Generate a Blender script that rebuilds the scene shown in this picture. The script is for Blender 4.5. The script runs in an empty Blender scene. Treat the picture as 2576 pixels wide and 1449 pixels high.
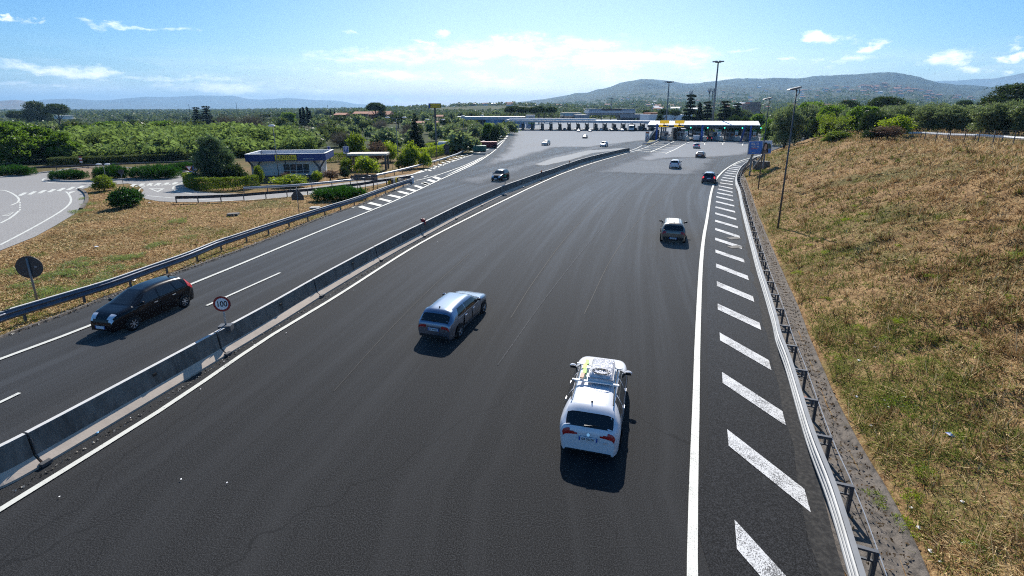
import bpy, bmesh, math, random
import numpy as np
from mathutils import Vector, Matrix
S = bpy.context.scene; COL = S.collection
random.seed(7); RNG = np.random.default_rng(7)
# ------------------------------------------------------------------ camera, world, sun, exposure
F_PX, PX0, PY0, HOR, CAM_H = 1240.0, 1288.0, 590.0, 272.0, 10.0     # measured on a 2576 x 1449 view of the photograph
TH = math.atan((PY0 - HOR) / F_PX)
cam_data = bpy.data.cameras.new('camera'); cam = bpy.data.objects.new('camera', cam_data); COL.objects.link(cam)
cam_data.sensor_width = 36.0; cam_data.lens = 36.0 * F_PX / 2576.0
cam_data.shift_y = -(724.5 - PY0) / 2576.0
cam_data.clip_start = 0.1; cam_data.clip_end = 60000
cam.location = (0, 0, CAM_H); cam.rotation_euler = (math.radians(90) - TH, 0, 0)
S.camera = cam
SUN_EL, SUN_AZ = math.radians(40.5), math.radians(4.0)                # azimuth clockwise from +Y
S.view_settings.view_transform = 'Standard'; S.view_settings.look = 'None'
S.view_settings.exposure = 0.5; S.view_settings.gamma = 1.0
def sock(nt, a, b): nt.links.new(a, b)
def math_node(nt, op, a=None, b=None, c=None, clamp=False):
    n = nt.nodes.new('ShaderNodeMath'); n.operation = op; n.use_clamp = clamp
    for i, v in enumerate((a, b, c)):
        if v is None: continue
        if isinstance(v, (int, float)): n.inputs[i].default_value = v
        else: nt.links.new(v, n.inputs[i])
    return n.outputs[0]
def px_dir(x, y):
    u = (x - PX0) / F_PX; v = (y - PY0) / F_PX
    d = Vector((u, math.cos(TH) - v * math.sin(TH), -math.sin(TH) - v * math.cos(TH)))
    return d.normalized()
def px_azel(x, y):
    d = px_dir(x, y); return math.atan2(d.x, d.y), math.asin(d.z)
world = bpy.data.worlds.new('World'); S.world = world; world.use_nodes = True
def build_world():
    nt = world.node_tree; N = nt.nodes; N.clear()
    out = N.new('ShaderNodeOutputWorld'); bg = N.new('ShaderNodeBackground'); bc = N.new('ShaderNodeBackground'); mix = N.new('ShaderNodeMixShader')
    sky = N.new('ShaderNodeTexSky'); sky.sky_type = 'NISHITA'; sky.sun_disc = False
    sky.sun_elevation = SUN_EL; sky.sun_rotation = SUN_AZ; sky.altitude = 100
    sky.air_density = 1.0; sky.dust_density = 0.5; sky.ozone_density = 2.0
    hs = N.new('ShaderNodeHueSaturation'); hs.inputs['Saturation'].default_value = 1.24; hs.inputs['Hue'].default_value = .489; sock(nt, sky.outputs[0], hs.inputs['Color'])
    tc0 = N.new('ShaderNodeTexCoord'); s0 = N.new('ShaderNodeSeparateXYZ'); sock(nt, tc0.outputs['Generated'], s0.inputs[0]); a0_ = math_node(nt, 'ABSOLUTE', math_node(nt, 'SUBTRACT', math_node(nt, 'ARCTAN2', s0.outputs[0], s0.outputs[1]), SUN_AZ))
    rp = N.new('ShaderNodeValToRGB'); rp.color_ramp.interpolation = 'EASE'; rp.color_ramp.elements[0].position = .16; rp.color_ramp.elements[0].color = (1, .98, .97, 1); rp.color_ramp.elements[1].position = .85; rp.color_ramp.elements[1].color = (.50, .73, .99, 1); sock(nt, a0_, rp.inputs[0])
    ml = N.new('ShaderNodeMix'); ml.data_type = 'RGBA'; ml.blend_type = 'MULTIPLY'; ml.inputs[0].default_value = 1; sock(nt, hs.outputs[0], ml.inputs[6]); sock(nt, rp.outputs[0], ml.inputs[7])
    sock(nt, ml.outputs[2], bg.inputs[0]); bg.inputs[1].default_value = 0.090
    bc.inputs[1].default_value = 1.25
    tc = N.new('ShaderNodeTexCoord'); sep = N.new('ShaderNodeSeparateXYZ'); sock(nt, tc.outputs['Generated'], sep.inputs[0])
    az = math_node(nt, 'ARCTAN2', sep.outputs[0], sep.outputs[1]); el = math_node(nt, 'ARCSINE', sep.outputs[2])
    cmb = N.new('ShaderNodeCombineXYZ'); sock(nt, az, cmb.inputs[0]); sock(nt, el, cmb.inputs[1]); p = cmb.outputs[0]
    # warp the coordinates so that cloud edges billow
    def noise(scale, detail, sx, sy, off=0.0, rough=0.6):
        mp = N.new('ShaderNodeMapping'); mp.inputs['Scale'].default_value = (sx, sy, 1); mp.inputs['Location'].default_value = (off, off * .7, off)
        sock(nt, p, mp.inputs[0]); n = N.new('ShaderNodeTexNoise'); n.inputs['Scale'].default_value = scale
        n.inputs['Detail'].default_value = detail; n.inputs['Roughness'].default_value = rough; sock(nt, mp.outputs[0], n.inputs[0]); return n.outputs[0]
    n1 = noise(9, 10, 1, 3.4, 3.1, .70); n2 = noise(30, 8, 1, 1.7, 1.7, .7); n3 = noise(5, 9, 1, 7.0, 8.2)
    wz = N.new('ShaderNodeTexNoise'); wz.inputs['Scale'].default_value = 16; wz.inputs['Detail'].default_value = 7; wz.inputs['Roughness'].default_value = .62; wm = N.new('ShaderNodeMapping'); wm.inputs['Scale'].default_value = (1, 1.7, 1); sock(nt, p, wm.inputs[0]); sock(nt, wm.outputs[0], wz.inputs[0])
    w1_ = N.new('ShaderNodeVectorMath'); w1_.operation = 'SUBTRACT'; sock(nt, wz.outputs['Color'], w1_.inputs[0]); w1_.inputs[1].default_value = (.5, .5, .5); w2_ = N.new('ShaderNodeVectorMath'); w2_.operation = 'MULTIPLY_ADD'; sock(nt, w1_.outputs[0], w2_.inputs[0]); w2_.inputs[1].default_value = (.16, .045, 0); sock(nt, p, w2_.inputs[2]); pw = w2_.outputs[0]
    tot = None
    # (x, y, half width, half height, weight) in view pixels -> directions
    for (x, y, rx, ry, w) in [(1010, 146, 300, 30, 1.0), (1340, 125, 330, 42, 1.25), (1640, 150, 200, 42, 1.15), (1480, 150, 260, 45, 1.1), (1260, 100, 110, 14, .8),
                              (1050, 185, 330, 22, .75), (1300, 205, 420, 40, .85), (1560, 225, 250, 26, .8), (355, 68, 135, 9, 1.0), (25, 46, 70, 7, .8),
                              (170, 173, 230, 20, 1.0), (420, 198, 260, 15, .8), (120, 215, 300, 16, .65), (640, 225, 480, 18, .8), (900, 250, 600, 16, .7), (2075, 95, 68, 18, 1.1), (2168, 120, 42, 26, 1.1),
                              (2132, 152, 92, 18, 1.05), (2385, 140, 80, 36, 1.05), (2450, 170, 70, 18, .85), (2520, 118, 40, 18, .95), (2566, 140, 45, 20, .95), (1112, 85, 40, 11, .95),
                              (1060, 104, 48, 7, .9), (890, 73, 38, 6, .8), (1880, 125, 55, 7, .8), (1985, 150, 50, 7, .75), (1760, 200, 150, 14, .6), (2560, 180, 40, 12, .7)]:
        a0, e0 = px_azel(x, y); a1, _ = px_azel(x + rx, y); _, e1 = px_azel(x, y - ry)
        v1 = N.new('ShaderNodeVectorMath'); v1.operation = 'SUBTRACT'; sock(nt, pw, v1.inputs[0]); v1.inputs[1].default_value = (a0, e0, 0)
        v2 = N.new('ShaderNodeVectorMath'); v2.operation = 'MULTIPLY'; sock(nt, v1.outputs[0], v2.inputs[0]); v2.inputs[1].default_value = (1 / (a1 - a0), 1 / (e1 - e0), 0)
        ln = N.new('ShaderNodeVectorMath'); ln.operation = 'LENGTH'; sock(nt, v2.outputs[0], ln.inputs[0])
        q = math_node(nt, 'MULTIPLY', math_node(nt, 'SUBTRACT', 1.15, ln.outputs['Value'], clamp=True), w)
        tot = q if tot is None else math_node(nt, 'MAXIMUM', tot, q)
    nz = math_node(nt, 'ADD', math_node(nt, 'MULTIPLY', n1, 1.9), math_node(nt, 'MULTIPLY', n2, 0.9))
    cr = N.new('ShaderNodeValToRGB'); cr.color_ramp.elements[0].position = .40; cr.color_ramp.elements[0].color = (.60, .72, .86, 1); cr.color_ramp.elements[1].position = .60; cr.color_ramp.elements[1].color = (1, 1, 1, 1); sock(nt, n1, cr.inputs[0]); sock(nt, cr.outputs[0], bc.inputs[0])
    d = math_node(nt, 'ADD', tot, math_node(nt, 'SUBTRACT', nz, 1.46))
    ramp = N.new('ShaderNodeMapRange'); ramp.interpolation_type = 'SMOOTHSTEP'; sock(nt, d, ramp.inputs[0]); ramp.inputs[1].default_value = .10; ramp.inputs[2].default_value = 1.12
    gate = N.new('ShaderNodeMapRange'); sock(nt, tot, gate.inputs[0]); gate.inputs[1].default_value = 0.0; gate.inputs[2].default_value = .3
    veil = N.new('ShaderNodeMapRange'); sock(nt, n3, veil.inputs[0]); veil.inputs[1].default_value = .45; veil.inputs[2].default_value = .75
    low = N.new('ShaderNodeMapRange'); sock(nt, el, low.inputs[0]); low.inputs[1].default_value = .105; low.inputs[2].default_value = .02
    v = math_node(nt, 'MULTIPLY', math_node(nt, 'MULTIPLY', veil.outputs[0], low.outputs[0]), .55)
    cl = math_node(nt, 'MAXIMUM', math_node(nt, 'MULTIPLY', math_node(nt, 'MULTIPLY', ramp.outputs[0], gate.outputs[0]), .95), v, clamp=True)
    up = math_node(nt, 'GREATER_THAN', el, -0.002)
    sock(nt, math_node(nt, 'MULTIPLY', cl, up), mix.inputs[0])
    sock(nt, bg.outputs[0], mix.inputs[1]); sock(nt, bc.outputs[0], mix.inputs[2]); sock(nt, mix.outputs[0], out.inputs[0])
build_world()
sd = bpy.data.lights.new('sun', 'SUN'); sd.energy = 5.0; sd.angle = math.radians(0.53); sd.color = (1.0, 0.955, 0.89)
sun = bpy.data.objects.new('sun', sd); COL.objects.link(sun)
sdir = Vector((math.sin(SUN_AZ) * math.cos(SUN_EL), math.cos(SUN_AZ) * math.cos(SUN_EL), math.sin(SUN_EL)))
sun.rotation_euler = sdir.to_track_quat('Z', 'Y').to_euler()
cy = S.cycles
cy.max_bounces = 6; cy.diffuse_bounces = 2; cy.glossy_bounces = 3; cy.transmission_bounces = 4; cy.transparent_max_bounces = 8; cy.volume_bounces = 0
cy.caustics_reflective = False; cy.caustics_refractive = False; cy.use_denoising = False; cy.use_adaptive_sampling = False; cy.sampling_pattern = 'BLUE_NOISE'; cy.filter_width = 1.1; cy.sample_clamp_indirect = 4.0

# ------------------------------------------------------------------ helpers
def at(x, y, z=0.0):
    """the point at height z seen at view pixel (x, y)"""
    d = px_dir(x, y); t = (z - CAM_H) / d.z; return Vector((d.x * t, d.y * t, z))
def at_Y(x, y, Y):
    d = px_dir(x, y); t = Y / d.y; return Vector((d.x * t, Y, CAM_H + d.z * t))
def P2(pts, z=0.0): return [(at(x, y, z).x, at(x, y, z).y) for x, y in pts]
def tag(o, label=None, cat=None, group=None, kind=None):
    if label: o['label'] = label
    if cat: o['category'] = cat
    if group: o['group'] = group
    if kind: o['kind'] = kind
    return o
def thing(name, label, cat, loc=(0, 0, 0), rz=0.0, group=None):
    o = bpy.data.objects.new(name, None); COL.objects.link(o); o.empty_display_size = .3
    o.location = loc; o.rotation_euler = (0, 0, rz)
    return tag(o, label, cat, group)
KIDS = {}
def link(name, me, mat, parent=None, smooth=False, mats=None):
    for m in (mats or [mat]): me.materials.append(m)
    o = bpy.data.objects.new(name, me); COL.objects.link(o)
    if parent is not None: o.parent = parent; KIDS.setdefault(parent.name, []).append(o)
    if smooth: me.polygons.foreach_set('use_smooth', [True] * len(me.polygons))
    return o
def copy_tree(o, parent=None):
    c = o.copy(); COL.objects.link(c)
    if parent is not None: c.parent = parent; KIDS.setdefault(parent.name, []).append(c)
    for k in list(KIDS.get(o.name, [])): copy_tree(k, c)
    return c
class MB:
    def __init__(s): s.v = []; s.f = []; s.m = []
    def add(s, vs, fs, m=0):
        b = len(s.v); s.v += [tuple(v) for v in vs]; s.f += [tuple(i + b for i in f) for f in fs]; s.m += [m] * len(fs); return s
    def box(s, c, d, rz=0.0, m=0, taper=1.0):
        x, y, z = d[0] / 2, d[1] / 2, d[2] / 2; ca, sa = math.cos(rz), math.sin(rz); vs = []
        for k in (-1, 1):
            t = taper if k > 0 else 1
            for (a, b) in ((-1, -1), (1, -1), (1, 1), (-1, 1)):
                px, py = a * x * t, b * y * t; vs.append((c[0] + px * ca - py * sa, c[1] + px * sa + py * ca, c[2] + k * z))
        return s.add(vs, [(3, 2, 1, 0), (4, 5, 6, 7), (0, 1, 5, 4), (1, 2, 6, 5), (2, 3, 7, 6), (3, 0, 4, 7)], m)
    def tube(s, pts, r, n=8, m=0, cap=True):
        pts = [Vector(p) for p in pts]; rr = r if isinstance(r, (list, tuple)) else [r] * len(pts); vs = []; fs = []
        for i, p in enumerate(pts):
            d = (pts[min(i + 1, len(pts) - 1)] - pts[max(i - 1, 0)]).normalized()
            a = d.orthogonal().normalized() if abs(d.z) < .9 else Vector((1, 0, 0)); a = (a - d * a.dot(d)).normalized(); b = d.cross(a)
            for k in range(n):
                t = 2 * math.pi * k / n; vs.append(p + (a * math.cos(t) + b * math.sin(t)) * rr[i])
        for i in range(len(pts) - 1):
            for k in range(n):
                k2 = (k + 1) % n; fs.append((i * n + k, i * n + k2, (i + 1) * n + k2, (i + 1) * n + k))
        if cap: fs.append(tuple(range(n - 1, -1, -1))); fs.append(tuple((len(pts) - 1) * n + k for k in range(n)))
        return s.add(vs, fs, m)
    def prism(s, poly, z0, z1, m=0):
        n = len(poly); vs = [(x, y, z0) for x, y in poly] + [(x, y, z1) for x, y in poly]
        return s.add(vs, [tuple(range(n - 1, -1, -1)), tuple(range(n, 2 * n))] + [(i, (i + 1) % n, n + (i + 1) % n, n + i) for i in range(n)], m)
    def plate(s, poly, o, ux, uy, t, m=0):
        """flat plate: polygon in the plane (ux, uy) at o, thickness t along ux x uy"""
        o, ux, uy = Vector(o), Vector(ux), Vector(uy); w = ux.cross(uy).normalized() * t; n = len(poly)
        vs = [o + ux * a + uy * b for a, b in poly]; vs += [v + w for v in vs]
        return s.add(vs, [tuple(range(n - 1, -1, -1)), tuple(range(n, 2 * n))] + [(i, (i + 1) % n, n + (i + 1) % n, n + i) for i in range(n)], m)
    def sweep(s, prof, path, closed=True, z=0.0, m=0, caps=True):
        """profile (u to the right of travel, w up) swept along a 2-D or 3-D path"""
        n = len(prof); P = [Vector((p[0], p[1], (p[2] if len(p) > 2 else z))) for p in path]; vs = []; fs = []
        for i, p in enumerate(P):
            d = P[min(i + 1, len(P) - 1)] - P[max(i - 1, 0)]; d.z = 0; d.normalize(); r = Vector((d.y, -d.x, 0))
            vs += [p + r * u + Vector((0, 0, w)) for u, w in prof]
        e = n if closed else n - 1
        for i in range(len(P) - 1):
            for k in range(e):
                k2 = (k + 1) % n; fs.append((i * n + k, (i + 1) * n + k, (i + 1) * n + k2, i * n + k2))
        if caps and closed: fs.append(tuple(range(n))); fs.append(tuple((len(P) - 1) * n + k for k in range(n - 1, -1, -1)))
        return s.add(vs, fs, m)
    def ball(s, c, r, n=10, m=0):
        rx, ry, rz = r if isinstance(r, (tuple, list)) else (r, r, r); vs = []; fs = []; h = n // 2
        for i in range(h + 1):
            a = math.pi * i / h
            for k in range(n):
                b = 2 * math.pi * k / n; vs.append((c[0] + rx * math.sin(a) * math.cos(b), c[1] + ry * math.sin(a) * math.sin(b), c[2] + rz * math.cos(a)))
        for i in range(h):
            for k in range(n): fs.append((i * n + k, (i + 1) * n + k, (i + 1) * n + (k + 1) % n, i * n + (k + 1) % n))
        return s.add(vs, fs, m)
    def build(s, name, mat, parent=None, smooth=False, off=None, mats=None):
        me = bpy.data.meshes.new(name); vs = s.v
        if off is not None: vs = [(v[0] - off[0], v[1] - off[1], v[2] - off[2]) for v in vs]
        me.from_pydata(vs, [], s.f); me.update()
        if mats: me.polygons.foreach_set('material_index', s.m)
        return link(name, me, mat, parent, smooth, mats)
def np_mesh(name, V, per, mat, parent=None, var=None, smooth=False):
    """V: (n*per, 3) points, one polygon for each group of per points; var: one value for each polygon"""
    V = np.ascontiguousarray(V, np.float32); nv = len(V); nf = nv // per
    me = bpy.data.meshes.new(name); me.vertices.add(nv); me.vertices.foreach_set('co', V.ravel())
    me.loops.add(nv); me.loops.foreach_set('vertex_index', np.arange(nv, dtype=np.int32))
    me.polygons.add(nf); me.polygons.foreach_set('loop_start', np.arange(0, nv, per, dtype=np.int32))
    me.update(calc_edges=True)
    if var is not None:
        a = me.attributes.new('var', 'FLOAT', 'FACE'); a.data.foreach_set('value', np.ascontiguousarray(var, np.float32))
    return link(name, me, mat, parent, smooth)
def grid_mesh(name, P, mat, uv=None, attrs=None, smooth=True, parent=None):
    """P: (a, b, 3) grid"""
    a, b = P.shape[:2]; me = bpy.data.meshes.new(name); idx = np.arange(a * b).reshape(a, b)
    q = np.stack([idx[:-1, :-1], idx[:-1, 1:], idx[1:, 1:], idx[1:, :-1]], -1).reshape(-1, 4).astype(np.int32)
    me.vertices.add(a * b); me.vertices.foreach_set('co', np.ascontiguousarray(P.reshape(-1, 3), np.float32).ravel())
    me.loops.add(q.size); me.loops.foreach_set('vertex_index', q.ravel()); me.polygons.add(len(q)); me.polygons.foreach_set('loop_start', np.arange(0, q.size, 4, dtype=np.int32))
    me.update(calc_edges=True)
    if uv is not None:
        l = me.uv_layers.new(name='uv'); l.data.foreach_set('uv', np.ascontiguousarray(uv.reshape(-1, 2)[q.ravel()], np.float32).ravel())
    for k, val in (attrs or {}).items():
        t = me.attributes.new(k, 'FLOAT', 'POINT'); t.data.foreach_set('value', np.ascontiguousarray(val.ravel(), np.float32))
    return link(name, me, mat, parent, smooth)
def smooth_path(pts, step):
    """Catmull-Rom through the points, resampled at even steps"""
    p = np.array(pts, float); q = np.vstack([2 * p[0] - p[1], p, 2 * p[-1] - p[-2]]); out = []
    for i in range(1, len(q) - 2):
        for t in np.linspace(0, 1, 16, endpoint=False):
            a, b, c, d = q[i - 1], q[i], q[i + 1], q[i + 2]
            out.append(.5 * (2 * b + (c - a) * t + (2 * a - 5 * b + 4 * c - d) * t * t + (3 * b - a - 3 * c + d) * t ** 3))
    out.append(p[-1]); return resample(out, step)
def resample(pts, step=None, n=None):
    o = np.array(pts, float); s = np.concatenate([[0], np.cumsum(np.linalg.norm(np.diff(o, axis=0), axis=1))])
    n = n or max(2, int(round(s[-1] / step)) + 1); t = np.linspace(0, s[-1], n)
    return [tuple(np.interp(t, s, o[:, k]) for k in range(o.shape[1])) if False else tuple(float(np.interp(tt, s, o[:, k])) for k in range(o.shape[1])) for tt in t]
def vnoise(x, y, s=0):
    """value noise, 0..1"""
    xi = np.floor(x).astype(np.int64); yi = np.floor(y).astype(np.int64); fx = x - xi; fy = y - yi; fx = fx * fx * (3 - 2 * fx); fy = fy * fy * (3 - 2 * fy)
    def h(a, b):
        n = (a * 374761393 + b * 668265263 + s * 69069) & 0x7fffffff; n = ((n ^ (n >> 13)) * 1274126177) & 0x7fffffff; return ((n ^ (n >> 16)) & 0xffff) / 65535.0
    return (h(xi, yi) * (1 - fx) + h(xi + 1, yi) * fx) * (1 - fy) + (h(xi, yi + 1) * (1 - fx) + h(xi + 1, yi + 1) * fx) * fy
def fbm(x, y, s=0): return .5 * vnoise(x, y, s) + .3 * vnoise(x * 2.1, y * 2.1, s + 1) + .2 * vnoise(x * 4.3, y * 4.3, s + 2)
def poly_dist(X, Y, line):
    """distance to a polyline and side (+ right of travel)"""
    best = np.full(X.shape, 1e9); side = np.zeros(X.shape)
    for (ax, ay), (bx, by) in zip(line[:-1], line[1:]):
        dx, dy = bx - ax, by - ay; t = np.clip(((X - ax) * dx + (Y - ay) * dy) / (dx * dx + dy * dy), 0, 1)
        d = np.hypot(X - ax - t * dx, Y - ay - t * dy); m = d < best; cr = (X - ax) * dy - (Y - ay) * dx
        best = np.where(m, d, best); side = np.where(m, np.sign(cr), side)
    return best, side
def in_poly(X, Y, poly):
    r = np.zeros(X.shape, bool); n = len(poly)
    for i in range(n):
        (x0, y0), (x1, y1) = poly[i], poly[(i + 1) % n]
        if y0 == y1: continue
        c = ((y0 > Y) != (y1 > Y)) & (X < (x1 - x0) * (Y - y0) / (y1 - y0) + x0); r ^= c
    return r
TXT = {}
def text_part(name, body, size, mat, parent, loc, rot, sx=1.0, depth=.004):
    """flat lettering, centred on loc"""
    k = (body, round(size, 3), round(sx, 2))
    if k not in TXT:
        cu = bpy.data.curves.new('lettering', 'FONT'); cu.body = body; cu.size = size; cu.align_x = 'CENTER'; cu.align_y = 'CENTER'; cu.extrude = depth / 2; cu.offset = size * .014
        o = bpy.data.objects.new('lettering', cu); COL.objects.link(o); dg = bpy.context.evaluated_depsgraph_get(); dg.update()
        me = bpy.data.meshes.new_from_object(o.evaluated_get(dg)); bpy.data.objects.remove(o); me.materials.clear()
        co = np.empty(len(me.vertices) * 3, np.float32); me.vertices.foreach_get('co', co); co = co.reshape(-1, 3); co[:, 0] *= sx; me.vertices.foreach_set('co', co.ravel()); me.update(); TXT[k] = me
    me = TXT[k].copy(); o = link(name, me, mat, parent); o.location = loc; o.rotation_euler = rot; return o

# ------------------------------------------------------------------ materials
def principled(name, col, rough=.6, metal=0.0, spec=.5, coat=0.0):
    m = bpy.data.materials.new(name); m.use_nodes = True; b = m.node_tree.nodes['Principled BSDF']
    b.inputs['Base Color'].default_value = (*col, 1); b.inputs['Roughness'].default_value = rough; b.inputs['Metallic'].default_value = metal
    b.inputs['Specular IOR Level'].default_value = spec; b.inputs['Coat Weight'].default_value = coat * .6; b.inputs['Coat Roughness'].default_value = .03
    return m
def noise_node(nt, vec, scale, detail=3, rough=.55, mapscale=None):
    n = nt.nodes.new('ShaderNodeTexNoise'); n.inputs['Scale'].default_value = scale; n.inputs['Detail'].default_value = detail; n.inputs['Roughness'].default_value = rough
    if mapscale is not None:
        mp = nt.nodes.new('ShaderNodeMapping'); mp.inputs['Scale'].default_value = mapscale; sock(nt, vec, mp.inputs[0]); vec = mp.outputs[0]
    sock(nt, vec, n.inputs['Vector']); return n.outputs[0]
def ramp_node(nt, fac, stops):
    r = nt.nodes.new('ShaderNodeValToRGB'); e = r.color_ramp.elements
    while len(e) < len(stops): e.new(.5)
    for x, (p, c) in zip(e, stops): x.position = p; x.color = (*c, 1)
    sock(nt, fac, r.inputs[0]); return r.outputs[0]
def mix_col(nt, fac, a, b, mode='MIX'):
    n = nt.nodes.new('ShaderNodeMix'); n.data_type = 'RGBA'; n.blend_type = mode
    for i, v in ((0, fac), (6, a), (7, b)):
        if isinstance(v, (int, float)): n.inputs[i].default_value = v
        elif isinstance(v, tuple): n.inputs[i].default_value = (*v, 1)
        else: sock(nt, v, n.inputs[i])
    return n.outputs[2]
def bump(nt, b, h, strength, dist):
    n = nt.nodes.new('ShaderNodeBump'); n.inputs['Strength'].default_value = strength; n.inputs['Distance'].default_value = dist; sock(nt, h, n.inputs['Height']); sock(nt, n.outputs[0], b.inputs['Normal'])
def pos(nt): return nt.nodes.new('ShaderNodeNewGeometry').outputs['Position']
def objc(nt): return nt.nodes.new('ShaderNodeTexCoord').outputs['Object']
def worn(name, col, col2, rough=.6, metal=0.0, scale=3.0, amt=.5, mapscale=None, bmp=0.0, world_space=False, spec=.5):
    """a plain material with procedural wear: patches of a second colour and varying gloss"""
    m = principled(name, col, rough, metal, spec); nt = m.node_tree; b = nt.nodes['Principled BSDF']; v = pos(nt) if world_space else objc(nt)
    n = noise_node(nt, v, scale, 5, .65, mapscale); r = nt.nodes.new('ShaderNodeMapRange'); sock(nt, n, r.inputs[0]); r.inputs[1].default_value = .42; r.inputs[2].default_value = .68; r.inputs[4].default_value = amt
    sock(nt, mix_col(nt, r.outputs[0], col, col2), b.inputs['Base Color'])
    if bmp: bump(nt, b, noise_node(nt, v, scale * 12, 3), bmp, .02)
    return m
def asphalt(name, dark, light, uv=True, scale=32.0, rough=.9, spec=.22, streak=.75, sheen=.9):
    m = principled(name, dark, rough, 0, spec); nt = m.node_tree; b = nt.nodes['Principled BSDF']; v = pos(nt)
    g = noise_node(nt, v, scale, 2, .7); g2 = noise_node(nt, v, scale * 3.1, 1, .5)
    agg = math_node(nt, 'ADD', math_node(nt, 'MULTIPLY', g, .6), math_node(nt, 'MULTIPLY', g2, .4))
    mean = tuple((a + c) / 2 for a, c in zip(dark, light))
    k0, k1 = (.22, 3.6) if dark[0] < .05 else (.75, 1.15)
    c = ramp_node(nt, agg, [(.40, tuple(x * k0 for x in dark)), (.5, mean), (.58, tuple(min(1, x * k1) for x in light))])
    w = noise_node(nt, v, .07, 4, .6)
    c = mix_col(nt, math_node(nt, 'MULTIPLY', w, .55), c, tuple(x * .55 for x in mean), 'MIX')
    shw = nt.nodes.new('ShaderNodeMapRange'); sock(nt, agg, shw.inputs[0]); shw.inputs[1].default_value = .42; shw.inputs[2].default_value = .58; shw.inputs[3].default_value = .30 * sheen; shw.inputs[4].default_value = 1.0 * sheen; shw = shw.outputs[0]
    if uv:
        t = nt.nodes.new('ShaderNodeTexCoord').outputs['UV']
        s = noise_node(nt, t, 1.0, 5, .62, (22.0, .8, 1)); r = nt.nodes.new('ShaderNodeMapRange'); sock(nt, s, r.inputs[0]); r.inputs[1].default_value = .46; r.inputs[2].default_value = .70; r.inputs[4].default_value = streak
        c = mix_col(nt, r.outputs[0], c, mix_col(nt, .6, c, tuple(min(1, x * 2.0) for x in light)))
        shw = math_node(nt, 'MULTIPLY', shw, math_node(nt, 'ADD', .72, math_node(nt, 'MULTIPLY', r.outputs[0], .85)), clamp=True)
        # thin sealed cracks
        wv = nt.nodes.new('ShaderNodeTexVoronoi'); wv.feature = 'DISTANCE_TO_EDGE'; wv.inputs['Scale'].default_value = 1.0
        mp = nt.nodes.new('ShaderNodeMapping'); mp.inputs['Scale'].default_value = (.11, .035, .1); mp.inputs['Rotation'].default_value = (0, 0, .35)
        wn = nt.nodes.new('ShaderNodeTexNoise'); wn.inputs['Scale'].default_value = .5; wn.inputs['Detail'].default_value = 6; sock(nt, v, wn.inputs['Vector'])
        va = nt.nodes.new('ShaderNodeVectorMath'); va.operation = 'MULTIPLY_ADD'; sock(nt, wn.outputs['Color'], va.inputs[0]); va.inputs[1].default_value = (2.2, 2.2, 0); sock(nt, v, va.inputs[2])
        sock(nt, va.outputs[0], mp.inputs[0]); sock(nt, mp.outputs[0], wv.inputs[0])
        ck = math_node(nt, 'LESS_THAN', wv.outputs['Distance'], .0009)
        c = mix_col(nt, math_node(nt, 'MULTIPLY', ck, .45), c, tuple(x * .3 for x in dark))
    sock(nt, shw, b.inputs['Sheen Weight']); b.inputs['Sheen Roughness'].default_value = .30; b.inputs['Sheen Tint'].default_value = (.97, .965, .955, 1)
    sock(nt, c, b.inputs['Base Color']); bump(nt, b, agg, .6, .012)
    return m
def paint_mat(name, col, base, wear):
    """road paint with worn-through speckles"""
    m = principled(name, col, .6, 0, .4); nt = m.node_tree; b = nt.nodes['Principled BSDF']; v = pos(nt)
    n = math_node(nt, 'ADD', math_node(nt, 'MULTIPLY', noise_node(nt, v, 40, 2, .7), .65), math_node(nt, 'MULTIPLY', noise_node(nt, v, 1.1, 4, .7), .35))
    r = nt.nodes.new('ShaderNodeMapRange'); sock(nt, n, r.inputs[0]); r.inputs[1].default_value = wear; r.inputs[2].default_value = wear + .06
    sock(nt, mix_col(nt, r.outputs[0], col, base), b.inputs['Base Color']); bump(nt, b, n, .5, .01); return m
def leaf_mat(name, a, b_, trans=.32, back=None):
    a = tuple(x * 1.6 for x in a); b_ = tuple(x * 1.45 for x in b_); trans = min(.5, trans * 1.35)
    m = bpy.data.materials.new(name); m.use_nodes = True; nt = m.node_tree; nt.nodes.clear()
    o = nt.nodes.new('ShaderNodeOutputMaterial'); d = nt.nodes.new('ShaderNodeBsdfDiffuse'); t = nt.nodes.new('ShaderNodeBsdfTranslucent'); mx = nt.nodes.new('ShaderNodeMixShader')
    at_ = nt.nodes.new('ShaderNodeAttribute'); at_.attribute_name = 'var'; oi = nt.nodes.new('ShaderNodeObjectInfo')
    f = math_node(nt, 'ADD', at_.outputs['Fac'], math_node(nt, 'MULTIPLY', math_node(nt, 'SUBTRACT', oi.outputs['Random'], .5), .45), clamp=True)
    c = mix_col(nt, f, a, b_)
    sock(nt, c, d.inputs[0]); g = mix_col(nt, .6, c, (min(1, b_[0] * 1.5), min(1, b_[1] * 1.6), b_[2] * .7)); sock(nt, g, t.inputs[0])
    gl = nt.nodes.new('ShaderNodeBsdfGlossy'); gl.inputs['Roughness'].default_value = .45; gl.inputs[0].default_value = (.5, .5, .5, 1)
    m2 = nt.nodes.new('ShaderNodeMixShader'); m2.inputs[0].default_value = .05
    mx.inputs[0].default_value = trans; sock(nt, d.outputs[0], mx.inputs[1]); sock(nt, t.outputs[0], mx.inputs[2]); sock(nt, mx.outputs[0], m2.inputs[1]); sock(nt, gl.outputs[0], m2.inputs[2]); sock(nt, m2.outputs[0], o.inputs[0]); return m
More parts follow.
